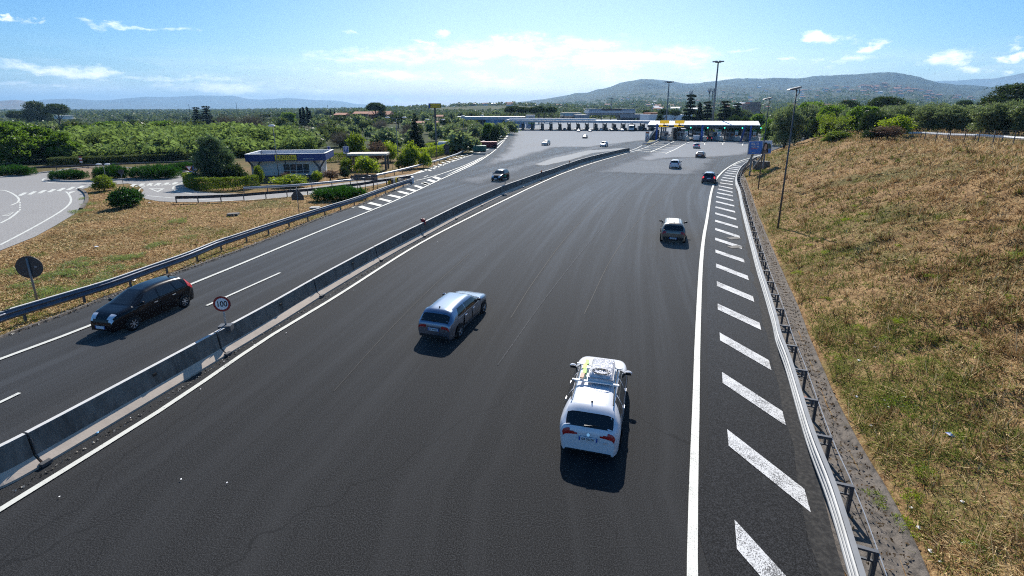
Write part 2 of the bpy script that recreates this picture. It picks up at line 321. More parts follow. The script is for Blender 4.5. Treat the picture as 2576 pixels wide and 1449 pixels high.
def vmat(name, stops, trans=.25):
    """blades coloured by their own value along a ramp"""
    m = bpy.data.materials.new(name); m.use_nodes = True; nt = m.node_tree; nt.nodes.clear()
    o = nt.nodes.new('ShaderNodeOutputMaterial'); d = nt.nodes.new('ShaderNodeBsdfDiffuse'); t = nt.nodes.new('ShaderNodeBsdfTranslucent'); mx = nt.nodes.new('ShaderNodeMixShader'); mx.inputs[0].default_value = trans
    a = nt.nodes.new('ShaderNodeAttribute'); a.attribute_name = 'var'; c = ramp_node(nt, a.outputs['Fac'], stops)
    sock(nt, c, d.inputs[0]); sock(nt, c, t.inputs[0]); sock(nt, d.outputs[0], mx.inputs[1]); sock(nt, t.outputs[0], mx.inputs[2]); sock(nt, mx.outputs[0], o.inputs[0]); return m
def emit(name, col, s):
    m = principled(name, col, .4); b = m.node_tree.nodes['Principled BSDF']; b.inputs['Emission Color'].default_value = (*col, 1); b.inputs['Emission Strength'].default_value = s; return m
M = dict(
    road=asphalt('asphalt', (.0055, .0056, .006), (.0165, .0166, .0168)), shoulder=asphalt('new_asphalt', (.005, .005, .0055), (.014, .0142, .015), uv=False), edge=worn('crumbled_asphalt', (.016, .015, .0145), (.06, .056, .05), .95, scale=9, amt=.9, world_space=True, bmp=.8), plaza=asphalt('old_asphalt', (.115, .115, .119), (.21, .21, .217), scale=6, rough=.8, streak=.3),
    local=asphalt('pale_asphalt', (.25, .235, .215), (.36, .34, .315), uv=False, scale=9, rough=.8, spec=.3, sheen=.25),
    white=paint_mat('white_road_paint', (.60, .595, .53), (.10, .10, .10), .57), worn_white=paint_mat('worn_road_paint', (.58, .58, .57), (.06, .06, .062), .50),
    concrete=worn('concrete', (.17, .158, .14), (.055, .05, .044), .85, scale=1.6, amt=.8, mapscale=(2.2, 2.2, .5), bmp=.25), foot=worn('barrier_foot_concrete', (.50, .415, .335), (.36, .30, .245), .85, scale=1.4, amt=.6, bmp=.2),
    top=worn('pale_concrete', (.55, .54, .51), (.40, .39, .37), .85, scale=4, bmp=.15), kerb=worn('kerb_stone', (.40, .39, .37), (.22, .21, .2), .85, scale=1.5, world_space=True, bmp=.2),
    gutter=worn('gutter_concrete', (.17, .145, .12), (.035, .031, .027), .95, scale=4.2, amt=.9, world_space=True, bmp=1.0), steel=worn('galvanised_steel', (.50, .51, .52), (.36, .37, .38), .45, .55, scale=2.5, amt=.7),
    bright_steel=worn('bright_galvanised_steel', (.23, .235, .24), (.16, .162, .16), .5, .5, scale=1.5, amt=.6), dark_steel=worn('weathered_steel', (.10, .105, .115), (.05, .052, .055), .55, .3, scale=2, amt=.7), blue_steel=worn('blue_grey_steel', (.13, .145, .18), (.085, .09, .11), .5, .35, scale=1.5, amt=.6),
    signback=worn('sign_back', (.055, .058, .066), (.03, .03, .035), .55, .2, scale=3), pole=worn('grey_pole', (.25, .25, .25), (.15, .145, .14), .6, .3, scale=2), rust=worn('rusty_pole', (.12, .11, .10), (.09, .05, .03), .75, .1, scale=5),
    signwhite=principled('sign_white', (.78, .78, .78), .45), signred=principled('sign_red', (.30, .012, .014), .45), black=principled('black_paint', (.012, .012, .013), .5), blue=principled('sign_blue', (.015, .09, .38), .45), yellow=principled('sign_yellow', (.95, .66, .03), .5), navy=principled('navy_fascia', (.014, .045, .20), .45), green=principled('sign_green', (.01, .22, .13), .5), orange=principled('orange_plastic', (.65, .14, .03), .5), skyblue=principled('sign_sky_blue', (.06, .32, .62), .5),
    wall=worn('white_render', (.80, .79, .77), (.66, .65, .63), .8, scale=.9, amt=.5), greywall=worn('grey_panel', (.30, .32, .35), (.22, .235, .26), .6, scale=.7, amt=.5), lightpanel=worn('pale_grey_panel', (.55, .57, .60), (.42, .44, .47), .55, scale=.6, amt=.5), roofwhite=worn('white_roof_sheet', (.80, .80, .79), (.66, .66, .65), .6, scale=.7, amt=.5), darkpanel=worn('dark_panel', (.05, .055, .065), (.03, .033, .04), .5, scale=.8), bluewall=principled('blue_wall', (.16, .30, .52), .7),
    glass=principled('dark_glass', (.012, .015, .018), .06, 0, .6), facglass=principled('building_glass', (.05, .07, .09), .12, 0, .6), terracotta=worn('terracotta_tile', (.38, .16, .09), (.24, .11, .07), .85, scale=1.2, amt=.8), brick=worn('red_render', (.42, .16, .09), (.33, .13, .08), .85, scale=.8), ochre=worn('ochre_render', (.50, .33, .20), (.42, .28, .18), .85, scale=.7), cream=worn('cream_render', (.62, .57, .48), (.52, .47, .40), .85, scale=.7), pink=worn('pink_render', (.42, .24, .19), (.34, .19, .15), .85, scale=.7),
    bark=worn('bark', (.12, .09, .065), (.06, .046, .035), .95, scale=4, amt=.9, bmp=.6), greybark=worn('grey_twigs', (.17, .145, .13), (.11, .095, .09), .95, scale=4), tyre=principled('tyre_rubber', (.014, .014, .015), .8, 0, .3), rim=principled('alloy_rim', (.55, .56, .58), .3, .7), chrome=principled('chrome_trim', (.8, .8, .82), .15, .9), trim=principled('black_trim', (.012, .012, .013), .55), lamp=principled('headlight_glass', (.72, .74, .78), .12, .2, .7), tail=principled('tail_light_red', (.42, .008, .012), .2, 0, .6), tail_lit=emit('lit_tail_light', (.9, .05, .06), .9), plate=principled('number_plate_white', (.72, .74, .78), .45), interior=principled('dark_interior', (.02, .02, .022), .8),
)
def car_paint(name, col, metal=0.0, rough=.3): 
    m = principled(name, col, rough, metal, .5, 1.0); return m
# ------------------------------------------------------------------ lie of the land
FOOT = P2([(2410, 1690), (2332, 1449), (2240, 1260), (2160, 1125), (2105, 1020), (2037, 860), (2007, 777), (1977, 710), (1934, 610), (1907, 544), (1877, 454), (1870, 437), (1887, 420), (1906, 400), (1930, 385), (1975, 368), (2060, 352), (2300, 335)]); FOOT = [(FOOT[0][0] - 1.5, -30.0)] + FOOT
SKY_R = [(1150, 271), (1250, 262), (1300, 258), (1330, 255), (1400, 246), (1450, 237), (1478, 236), (1530, 222), (1580, 206), (1610, 199), (1640, 198), (1680, 206), (1720, 213), (1760, 210), (1800, 204), (1850, 196), (1900, 195), (1950, 193), (2000, 196), (2060, 190), (2130, 187), (2160, 185), (2200, 183), (2240, 184), (2290, 191), (2330, 200), (2360, 209), (2400, 214), (2450, 219), (2520, 224), (2576, 228), (2800, 240), (3400, 250), (4200, 262)]
SKY_AZ = np.array([px_azel(x, 230)[0] for x, _ in SKY_R]); SKY_EL = np.array([math.tan(px_azel(x, y)[1]) for x, y in SKY_R])
BANK_H = 6.25
def ground_z(X, Y):
    X = np.asarray(X, float); Y = np.asarray(Y, float)
    r = np.hypot(X, Y); az = np.arctan2(X, Y)
    z = np.zeros(X.shape)
    near = r < 420
    d, s = poly_dist(X, Y, FOOT); t = np.where(s > 0, d, 0)
    h = np.where(t < 14, BANK_H * .86 * (t / 14) ** .92, BANK_H * (.86 + .14 * (1 - np.exp(-(t - 14) / 7.0))))
    h = h + np.where(t > 1.5, (fbm(X * .35, Y * .35, 5) - .5) * .55 + (fbm(X * 1.2, Y * 1.2, 9) - .5) * .42 + (vnoise(X * 2.6 + Y, Y * 2.6, 12) - .5) * .10, 0) * np.clip(t / 4, 0, 1)
    h *= np.clip((520 - r) / 300, 0, 1)
    z = z + np.where(s > 0, h, 0)
    # rolling land of the middle distance: a low ridge on the left, a green hill behind the toll plaza
    def hill(cx, cy, sx, sy, hh): return hh * np.exp(-((X - cx) / sx) ** 2 - ((Y - cy) / sy) ** 2)
    z = z + hill(-60, 1250, 240, 330, 16) + hill(-130, 480, 90, 110, 2.0)
    z = z - 9.5 * np.clip((r - 190) / 330, 0, 1) * np.clip((-.24 - az) / .34, 0, 1)
    z = z + np.clip((r - 480) / 300, 0, 1) * (fbm(X / 130, Y / 130, 3) - .5) * 5
    # the long slope up to the wooded hills on the right
    e = np.interp(az, SKY_AZ, SKY_EL, left=0, right=SKY_EL[-1] * .5); q = np.clip((r - 500) / 5500, 0, 1)
    prof = .22 * q ** .8 * np.clip(q * 4, 0, 1) + .78 * np.clip((q - .25) / .75, 0, 1) ** 1.7
    rough = ((fbm(X / 520, Y / 520, 21) - .5) * 150 + (fbm(X / 90, Y / 90, 22) - .5) * 26 + (vnoise(X / 22, Y / 22, 24) - .5) * 12) * np.clip((r - 2600) / 2500, 0, 1) * np.clip((6300 - r) / 900, .12, 1)
    top = np.maximum(0, e * 6000 + 10)
    z = z + np.where(r < 6000, top * prof, top * np.clip(1 - (r - 6000) / 5000, 0, 1)) + rough * np.clip(e * 25, 0, 1)
    return z
def gz(x, y): return float(ground_z(np.array([x]), np.array([y]))[0])
def hit(px, py, far=3000.0):
    """where the ray through a view pixel meets the land"""
    d = px_dir(px, py); t = np.geomspace(4, far, 900); X = d.x * t; Y = d.y * t; Z = CAM_H + d.z * t; g = ground_z(X, Y); k = np.argmax(Z < g)
    if Z[k] >= g[k]: k = len(t) - 1
    return Vector((X[k], Y[k], g[k]))
def in_range(a, lo, hi): return (a > lo) & (a < hi)
az = np.radians(np.concatenate([np.linspace(-130, -56, 30)[:-1], np.linspace(-56, 18, 170)[:-1], np.linspace(18, 56, 300)[:-1], np.linspace(56, 130, 34)]))
rr = np.concatenate([np.geomspace(2.0, 120, 300)[:-1], np.geomspace(120, 15500, 260)])
AZ, RR = np.meshgrid(az, rr, indexing='ij'); GX = RR * np.sin(AZ); GY = RR * np.cos(AZ); GZ = ground_z(GX, GY)
d_, s_ = poly_dist(GX, GY, FOOT); bank = np.where((s_ > 0) & (RR < 260), np.clip(d_ / .8, 0, 1), 0)
flat = np.where((s_ <= 0) | (d_ < .05), -.045, 0.0); GZ = GZ + np.where(RR < 400, flat, -.3 * np.clip((RR - 400) / 300, 0, 1))
far = np.clip((RR - 75) / 60, 0, 1); wood = np.clip((RR - 1800) / 2600, 0, 1)
def ground_material():
    m = principled('ground', (.2, .14, .07), .95, 0, .1); nt = m.node_tree; b = nt.nodes['Principled BSDF']; v = pos(nt)
    def at_(n): a = nt.nodes.new('ShaderNodeAttribute'); a.attribute_name = n; return a.outputs['Fac']
    n1 = noise_node(nt, v, 2.6, 8, .72); n2 = noise_node(nt, v, .16, 5, .6); n3 = noise_node(nt, v, 14, 4, .7)
    n0 = math_node(nt, 'ADD', math_node(nt, 'MULTIPLY', n1, .55), math_node(nt, 'MULTIPLY', n3, .45))
    straw = ramp_node(nt, n0, [(.36, (.05, .028, .013)), (.46, (.18, .105, .048)), (.56, (.37, .24, .115)), (.68, (.56, .41, .22))])
    gr = ramp_node(nt, n1, [(.35, (.03, .042, .012)), (.6, (.11, .125, .035))]); g = nt.nodes.new('ShaderNodeMapRange'); sock(nt, math_node(nt, 'ADD', n2, math_node(nt, 'MULTIPLY', n1, .35)), g.inputs[0]); g.inputs[1].default_value = .66; g.inputs[2].default_value = .82; g.inputs[4].default_value = .75
    near_c = mix_col(nt, g.outputs[0], straw, gr)
    f1 = noise_node(nt, v, .012, 6, .65); f2 = noise_node(nt, v, .09, 5, .7)
    field = ramp_node(nt, math_node(nt, 'ADD', math_node(nt, 'MULTIPLY', f1, .6), math_node(nt, 'MULTIPLY', f2, .4)), [(.38, (.018, .030, .012)), (.48, (.040, .055, .020)), (.56, (.085, .085, .035)), (.66, (.15, .125, .065))])
    w1 = noise_node(nt, v, .016, 8, .82); woodc = ramp_node(nt, w1, [(.40, (.005, .011, .006)), (.50, (.022, .034, .014)), (.60, (.085, .095, .045))])
    c = mix_col(nt, at_('far'), near_c, field); c = mix_col(nt, at_('wood'), c, woodc); sock(nt, c, b.inputs['Base Color']); bump(nt, b, n0, .8, .12); return m
M['ground'] = ground_material()
tag(grid_mesh('ground', np.stack([GX, GY, GZ], -1), M['ground'], attrs=dict(far=np.where(bank > 0, 0, far), wood=wood)), kind='structure')
# far mountains on the left horizon, and the blue ridge at the far right
def ridge(name, sky, dist, depth, base_y, col, seed):
    n = 260; xs = np.linspace(sky[0][0], sky[-1][0], n); ys = np.interp(xs, [a for a, _ in sky], [b for _, b in sky]) ; rows = []
    ds = [px_dir(float(x), float(y)) for x, y in zip(xs, ys)]; A = np.array([math.atan2(d.x, d.y) for d in ds]); T = np.array([d.z / math.hypot(d.x, d.y) for d in ds])
    for k, f in enumerate(np.linspace(0, 1, 26)):
        r = dist - depth * (1 - f); top = (T * dist + CAM_H) * f ** 1.25; jag = (fbm(A * 60 + 9, np.full(n, f * 5.0), seed) - .5) * 130 * min(1, 3 * f * (1 - f) + (.12 if f == 1 else .0))
        rows.append(np.stack([r * np.sin(A), r * np.cos(A), np.maximum(-20, top + jag * np.clip(top / 160, 0, 1)) - 20 * (1 - f)], -1))
    b = rows[-1].copy(); b *= np.array([1.15, 1.15, 0]); rows.append(b)
    tag(grid_mesh(name, np.stack(rows, 0), col), kind='structure')
M['mount'] = worn('mountain_scrub', (.05, .07, .05), (.11, .10, .07), .95, scale=.0016, amt=.8, world_space=True)
M['mount2'] = worn('mountain_bare', (.16, .12, .09), (.08, .085, .05), .95, scale=.004, amt=.8, world_space=True)
ridge('mountains', [(-260, 250), (60, 262), (110, 250), (180, 248), (240, 252), (275, 252), (300, 249), (360, 243), (420, 244), (500, 240), (560, 241), (585, 240), (620, 248), (660, 251), (720, 246), (760, 249), (800, 252), (850, 253), (900, 262), (980, 265), (1060, 269), (1150, 272)], 14300, 3200, 280, M['mount'], 31)
ridge('mountain_spur', [(-420, 262), (-200, 250), (-60, 254), (0, 254), (40, 251), (60, 253), (95, 265), (150, 276)], 9200, 1500, 282, M['mount2'], 47)
ridge('mountain_ridge', [(2250, 212), (2350, 205), (2400, 203), (2440, 200), (2500, 197), (2540, 191), (2576, 184), (2650, 172), (2800, 168), (3000, 190)], 12500, 3000, 280, M['mount'], 63)
# ------------------------------------------------------------------ roads
MED_TOP = [(-60, 1145), (67, 1088), (533, 841), (693, 755), (811, 689), (969, 606), (1073, 555.5), (1152, 517), (1214, 489), (1270, 465.5), (1316, 449.5), (1360, 434), (1395, 423), (1427, 411.5), (1480, 395), (1557, 377), (1583, 372)]
RAIL_B = P2([(612, 470), (753, 462), (897, 448), (931, 441), (1006, 425), (1090, 404), (1143, 388), (1173, 376), (1238, 353), (1272, 334.6), (1284, 322), (1300, 317)], .78)
LEFT_EDGE = [(at(0, 851).x - 3.2, -30.0), (at(0, 851).x - 1.2, 5.0)] + P2([(-80, 889), (0, 851), (184, 785), (271, 749), (587, 637), (703, 592), (818, 546), (911, 514), (990, 482), (1036, 459), (1022, 446), (1060, 428), (1090, 419), (1143, 402), (1173, 392), (1238, 366), (1268, 348), (1278, 338), (1262, 327), (1150, 320)]) + [(-40, 300), (-40, 470)]
RIGHT_EDGE = [(at(2232, 1672).x - 1.2, -30.0), (at(2232, 1672).x - .75, 5.0)] + P2([(2120, 1449), (2073, 1260), (2035, 1125), (2000, 1000), (1960, 860), (1936, 777), (1915, 700), (1893, 610), (1876, 544), (1862, 480), (1858, 454), (1862, 432), (1880, 412), (1906, 397), (1940, 380), (1975, 367), (2030, 354)]) + [(120, 185), (130, 300), (130, 470)]
def ribbon(name, A, B, mat, z, n=160, lat=14):
    A = np.array(resample(A, n=n)); B = np.array(resample(B, n=n)); f = np.linspace(0, 1, lat)[None, :, None]
    P = A[:, None, :] * (1 - f) + B[:, None, :] * f; P = np.concatenate([P, np.full(P.shape[:2] + (1,), z)], -1)
    s = np.concatenate([[0], np.cumsum(np.linalg.norm(np.diff((A + B) / 2, axis=0), axis=1))])
    uv = np.stack(np.broadcast_arrays(np.linspace(0, 1, lat)[None, :], s[:, None] / 30), -1)
    return tag(grid_mesh(name, P[:, ::-1], mat, uv=uv[:, ::-1], smooth=False), kind='structure')
def sheet(name, poly, mat, z, thick=None, kind='structure'):
    bm = bmesh.new(); vs = [bm.verts.new((x, y, z)) for x, y in poly]; f = bm.faces.new(vs); f.normal_update()
    if f.normal.z < 0: f.normal_flip()
    bmesh.ops.triangulate(bm, faces=[f])
    if thick:
        r = bmesh.ops.extrude_face_region(bm, geom=bm.faces[:]); bmesh.ops.translate(bm, verts=[v for v in r['geom'] if isinstance(v, bmesh.types.BMVert)], vec=(0, 0, -thick)); bmesh.ops.recalc_face_normals(bm, faces=bm.faces[:])
    me = bpy.data.meshes.new(name); bm.to_mesh(me); bm.free(); o = link(name, me, mat); return tag(o, kind=kind) if kind else o
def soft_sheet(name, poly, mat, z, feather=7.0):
    """paler surfacing blended into the asphalt round it: a fine grid whose edge thins out in patches"""
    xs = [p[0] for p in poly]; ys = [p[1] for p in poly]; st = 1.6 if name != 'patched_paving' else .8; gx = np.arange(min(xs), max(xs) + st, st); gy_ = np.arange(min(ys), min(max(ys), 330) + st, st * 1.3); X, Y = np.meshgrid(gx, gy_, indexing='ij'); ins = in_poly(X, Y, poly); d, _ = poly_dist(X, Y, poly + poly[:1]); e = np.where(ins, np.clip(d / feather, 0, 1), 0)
    key = mat.name + '_blended'
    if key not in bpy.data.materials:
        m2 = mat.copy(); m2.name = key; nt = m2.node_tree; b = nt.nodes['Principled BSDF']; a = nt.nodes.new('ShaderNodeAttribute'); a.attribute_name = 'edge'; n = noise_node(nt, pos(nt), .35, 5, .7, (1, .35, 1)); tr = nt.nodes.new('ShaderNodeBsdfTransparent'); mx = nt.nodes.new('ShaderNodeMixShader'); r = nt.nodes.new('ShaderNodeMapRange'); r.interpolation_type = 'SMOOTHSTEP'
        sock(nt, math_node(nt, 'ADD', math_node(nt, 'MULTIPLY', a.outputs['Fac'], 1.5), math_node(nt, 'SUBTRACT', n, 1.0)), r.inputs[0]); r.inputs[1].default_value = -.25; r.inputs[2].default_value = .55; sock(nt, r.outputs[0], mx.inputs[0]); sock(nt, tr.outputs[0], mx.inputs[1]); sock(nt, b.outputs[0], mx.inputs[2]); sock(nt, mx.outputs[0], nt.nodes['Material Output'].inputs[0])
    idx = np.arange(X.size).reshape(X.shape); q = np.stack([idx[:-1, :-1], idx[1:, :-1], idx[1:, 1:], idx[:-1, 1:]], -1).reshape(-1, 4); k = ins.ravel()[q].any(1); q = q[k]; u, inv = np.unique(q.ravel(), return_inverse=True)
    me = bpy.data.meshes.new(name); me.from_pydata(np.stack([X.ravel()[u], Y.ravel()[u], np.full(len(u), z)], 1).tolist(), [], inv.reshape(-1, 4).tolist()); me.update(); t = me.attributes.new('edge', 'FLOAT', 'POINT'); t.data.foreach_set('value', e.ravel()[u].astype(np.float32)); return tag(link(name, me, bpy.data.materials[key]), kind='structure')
# the two carriageways and the toll plaza are one asphalt sheet, cut from a grid by the edge lines
ROAD_POLY = LEFT_EDGE + RIGHT_EDGE[::-1]
def road_sheet():
    """grid rows across the road: between the left and right edge at each distance"""
    ys = np.concatenate([np.linspace(-30, 8, 10)[:-1], np.geomspace(8, 470, 190)])
    def edge(line):
        out = []
        for y in ys:
            xs = []
            for (x0, y0), (x1, y1) in zip(line[:-1], line[1:]):
                if (y0 <= y <= y1 or y1 <= y <= y0) and y0 != y1: xs.append(x0 + (x1 - x0) * (y - y0) / (y1 - y0))
            out.append(xs)
        return out
    L = [min(x) if x else -40 for x in edge(LEFT_EDGE)]; R = [max(x) if x else 130 for x in edge(RIGHT_EDGE)]
    L = np.array(L); R = np.array(R); lat = np.linspace(0, 1, 16)
    X = L[:, None] * (1 - lat) + R[:, None] * lat; Y = np.repeat(ys[:, None], 16, 1); P = np.stack([X, Y, np.zeros_like(X)], -1)
    # texture runs along the road: straight lanes measured from the median line
    med = np.array(P2(MED_TOP, 1.0)); mx = np.interp(ys, med[:, 1], med[:, 0]); uv = np.stack([(X - mx[:, None]) / 22.0, Y / 30.0], -1)
    tag(grid_mesh('road', P.transpose(1, 0, 2), M['road'], uv=uv.transpose(1, 0, 2), smooth=False), kind='structure')
road_sheet()
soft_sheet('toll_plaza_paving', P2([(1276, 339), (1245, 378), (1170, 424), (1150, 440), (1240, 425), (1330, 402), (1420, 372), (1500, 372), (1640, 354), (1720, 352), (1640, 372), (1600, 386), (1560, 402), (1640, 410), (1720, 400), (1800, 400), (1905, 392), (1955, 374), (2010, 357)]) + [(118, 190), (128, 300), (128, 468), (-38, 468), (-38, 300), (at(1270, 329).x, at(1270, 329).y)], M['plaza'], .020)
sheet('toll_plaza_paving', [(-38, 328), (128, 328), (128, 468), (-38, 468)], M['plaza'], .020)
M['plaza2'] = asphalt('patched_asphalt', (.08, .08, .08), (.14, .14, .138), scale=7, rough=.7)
def rough_edge(pts, amp, step=1.5):
    q = smooth_path(pts + pts[:1], step); return [(x + amp * (fbm(np.array([x * .4]), np.array([y * .4]), 3)[0] - .5) * 2, y + amp * (fbm(np.array([x * .4]), np.array([y * .4]), 7)[0] - .5) * 4) for x, y in q[:-1]]
M['plaza3'] = asphalt('worn_glare_asphalt', (.045, .045, .0455), (.088, .088, .089), scale=9)  # older asphalt; its paler colour also carries part of the far glare
for pts in ([(1195, 430), (1122, 446), (1075, 466), (1232, 473), (1320, 443), (1420, 405), (1570, 368), (1640, 352), (1500, 360), (1330, 395)], [(1600, 386), (1500, 415), (1420, 440), (1560, 440), (1800, 449), (1822, 424), (1850, 402), (1790, 394), (1720, 392), (1640, 396)]): soft_sheet('worn_glare_paving', P2(pts), M['plaza3'], .008)
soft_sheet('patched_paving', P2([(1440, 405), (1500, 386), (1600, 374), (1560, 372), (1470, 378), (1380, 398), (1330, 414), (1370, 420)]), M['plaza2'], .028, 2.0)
# marking lines
def line(name, pts, w, mat=None, z=.036, step=2.0, world_pts=False):
    path = smooth_path(pts if world_pts else P2(pts), step); mb = MB(); mb.sweep([(-w / 2, 0), (w / 2, 0)], path, closed=False, z=z); return tag(mb.build(name, mat or M['white']), kind='structure')
MEDLINE = [(-230, 1428), (-100, 1347), (0, 1285), (67, 1243), (433, 1015), (667, 855), (845, 747), (1050, 617), (1187, 545), (1290, 494), (1353, 464), (1423, 434), (1509, 405), (1590, 382), (1622, 372)]
line('edge_line', MEDLINE, .20)
RIGHTLINE = [(1742, 1620), (1741, 1449), (1744.7, 1218), (1751, 1007), (1755, 850), (1762.7, 677), (1770, 600), (1778.7, 550), (1788.7, 487), (1798, 458), (1808, 443), (1827, 425), (1857, 407.5), (1890, 397), (1925, 387)]
line('edge_line', RIGHTLINE, .235)
sh_a = smooth_path([(at(1741, 1449).x - 2, -20)] + P2(RIGHTLINE[1:-1]), 1.0); sh_a = resample(sh_a, n=120); sh_b = resample([(at(2232, 1672).x - 1.4, -30.0)] + P2([(2232, 1672), (2120, 1449), (2073, 1260), (2035, 1125), (2000, 1000), (1960, 860), (1936, 777), (1915, 700), (1893, 610), (1876, 544), (1862, 480), (1858, 454), (1862, 432), (1880, 412), (1906, 397)]), n=120)
sh_a = [(a[0] + .42, a[1]) for a in sh_a]; tag(grid_mesh('shoulder', np.array([[(*a, .018) for a in sh_a], [(*b, .018) for b in sh_b]])[:, ::-1], M['shoulder'], smooth=False), kind='structure')
se = [(a[0] - .50 + .25 * (random.random() - .5), a[1]) for a in sh_b]; tag(grid_mesh('shoulder_edge', np.array([[(*a, .026) for a in se], [(*b, .03) for b in sh_b]])[:, ::-1], M['edge'], smooth=False), kind='structure')
HL = [(1864, 1420), (1847.5, 1310), (1829, 1082), (1816, 937.5), (1810, 838), (1805, 765), (1803, 709), (1801, 664), (1799.7, 629), (1799, 598.7), (1799, 574), (1799, 553.7), (1799, 535), (1799.7, 519.7), (1801, 506), (1802, 494), (1804, 484), (1806, 474.7), (1808.6, 467), (1811.7, 459.7), (1814, 452), (1818, 446), (1821, 439.7), (1824.6, 434), (1829.7, 429), (1834, 424), (1839, 420), (1845, 416)]
HR = [(2130, 1620), (2022.8, 1232.5), (1968, 1036.6), (1934, 908), (1910.6, 813.6), (1894, 747), (1881, 695), (1871, 653), (1865, 620), (1860, 594), (1855.7, 570), (1851.7, 550), (1849, 532), (1847, 517), (1845, 503.7), (1843.6, 492), (1843, 483), (1843, 473.7), (1843.6, 464), (1844, 457), (1847, 450), (1849, 444), (1852, 437.7), (1854, 432), (1857.7, 427), (1861.7, 422.7), (1867, 418.7)]
hl, hr = P2(HL[1:]), P2(HR); hl2 = hl[1:] ; 
mb = MB()
for i, (a, b) in enumerate(zip(hl, hr)):
    j = max(0, min(len(hl) - 2, i)); d = Vector((hl[j][0] - hl[j + 1][0], hl[j][1] - hl[j + 1][1])).normalized() * .85
    if i == 0: d = Vector((hl[0][0] - hl[1][0], hl[0][1] - hl[1][1])).normalized() * .9
    mb.add([(a[0], a[1], .036), (b[0], b[1], .036), (b[0] + d.x, b[1] + d.y, .036), (a[0] + d.x, a[1] + d.y, .036)], [(0, 3, 2, 1)])
tag(mb.build('hatch_marking', M['worn_white']), kind='structure')
line('edge_line', [(1845, 416), (1862, 409), (1890, 401), (1920, 391)], .14)
LEFTLINE = [(-160, 962), (0, 905), (240, 815), (490, 712), (587, 672.5), (818, 576.5), (934, 530), (1010, 498), (1119, 447), (1191, 414), (1228, 391), (1249, 375)]
line('edge_line', LEFTLINE, .22)
line('edge_line', [(1038, 457), (1090, 444), (1130, 431), (1170, 416), (1205, 400), (1228, 389)], .2)
sheet('gore_marking', P2([(1119, 443), (1150, 428), (1190, 410), (1228, 388.5), (1249, 375), (1193, 411), (1160, 426)]), M['white'], .040)
mb = MB()
for k in range(9):
    y0 = 373 - k * 2.9; q = at(1251 + k * 2.6, y0); q2 = at(1251 + (k + .6) * 2.6, y0 - .6 * 2.9); d = (q2 - q); n = Vector((d.y, -d.x, 0)).normalized() * .18
    mb.add([tuple(Vector((v.x, v.y, .036))) for v in (q - n, q + n, q2 + n, q2 - n)], [(0, 1, 2, 3)])
tag(mb.build('dashed_line', M['white']), kind='structure'); line('edge_line', [(1272, 347), (1279, 340), (1277, 334), (1268, 329)], .3)
mb = MB()   # chevron bars between the carriageway and the ramp: z6/z3 zooms
Z6 = lambda x, y: (587 + x * .2314, 419.2 + y * .2314); Z3 = lambda x, y: (1006 + x * .2314, 209.6 + y * .2314)
for q in ([Z6(1350, 442), Z6(1400, 427), Z6(1518, 463), Z6(1470, 479)], [Z6(1455, 403), Z6(1495, 388), Z6(1622, 420), Z6(1585, 434)], [Z6(1570, 357), Z6(1605, 345), Z6(1727, 374), Z6(1690, 388)], [Z6(1672, 317), Z6(1708, 305), Z6(1832, 331), Z6(1798, 346)], [Z6(1780, 277), Z6(1812, 265), Z6(1917, 291), Z6(1882, 305)], [Z6(1868, 247), Z6(1902, 236), Z6(1996, 260), Z6(1962, 273)], [Z6(1957, 213), Z6(1986, 203), Z6(2068, 226), Z6(2037, 240)], [Z6(2036, 183), Z6(2066, 172), Z6(2140, 194), Z6(2108, 208)], [Z3(230, 1085), Z3(262, 1073), Z3(328, 1093), Z3(298, 1108)], [Z3(288, 1056), Z3(320, 1044), Z3(392, 1064), Z3(364, 1080)], [Z3(352, 1026), Z3(384, 1014), Z3(460, 1038), Z3(432, 1054)]):
    mb.add([tuple(Vector(at(x, y, .0)) + Vector((0, 0, .036))) for x, y in q], [(0, 1, 2, 3)])
tag(mb.build('hatch_marking', M['white']), kind='structure')
mb = MB()
for k in range(8):
    a, b = Z6(1290 + k * 112, 452 - k * 48), Z6(1332 + k * 112, 434 - k * 48); p, q = at(*a), at(*b); d = q - p; n = Vector((d.y, -d.x, 0)).normalized() * .09
    mb.add([tuple(Vector((v.x, v.y, .036))) for v in (p - n, p + n, q + n, q - n)], [(0, 1, 2, 3)])
tag(mb.build('dashed_line', M['white']), kind='structure')
line('edge_line', [Z3(95, 1004), Z3(330, 935), Z3(700, 808), Z3(1000, 700), Z3(1130, 610), Z3(1170, 560)], .22)
sheet('gore_marking', P2([Z3(100, 1002), Z3(235, 948), Z3(268, 962)]), M['white'], .040)
mb = MB(); ra = [Z3(278, 934), Z3(322, 915), Z3(370, 895), Z3(416, 876), Z3(458, 858), Z3(500, 842), Z3(540, 826), Z3(580, 810), Z3(618, 795), Z3(655, 780), Z3(690, 766), Z3(726, 752), Z3(762, 738), Z3(800, 722), Z3(838, 706), Z3(872, 692), Z3(906, 678), Z3(940, 662), Z3(972, 646), Z3(1002, 630), Z3(1032, 612), Z3(1062, 594)]
for i, (x, y) in enumerate(ra):
    w = (70 - i * 1.2) * .2314; a = at(x, y); b = at(x + w, y + w * .24); d = (at(*ra[min(i + 1, len(ra) - 1)]) - at(*ra[max(i - 1, 0)])).normalized() * .75
    mb.add([tuple(v + Vector((0, 0, .036))) for v in (a, b, b - d, a - d)], [(0, 1, 2, 3)])
tag(mb.build('hatch_marking', M['white']), kind='structure')
def dashes(name, quads, w, mat=None):
    mb = MB()
    for a, b in quads:
        p, q = at(*a), at(*b); d = q - p; n = Vector((d.y, -d.x, 0)).normalized() * w / 2; mb.add([(v.x, v.y, .036) for v in (p - n, p + n, q + n, q - n)], [(0, 1, 2, 3)])
    return tag(mb.build(name, mat or M['white']), kind='structure')
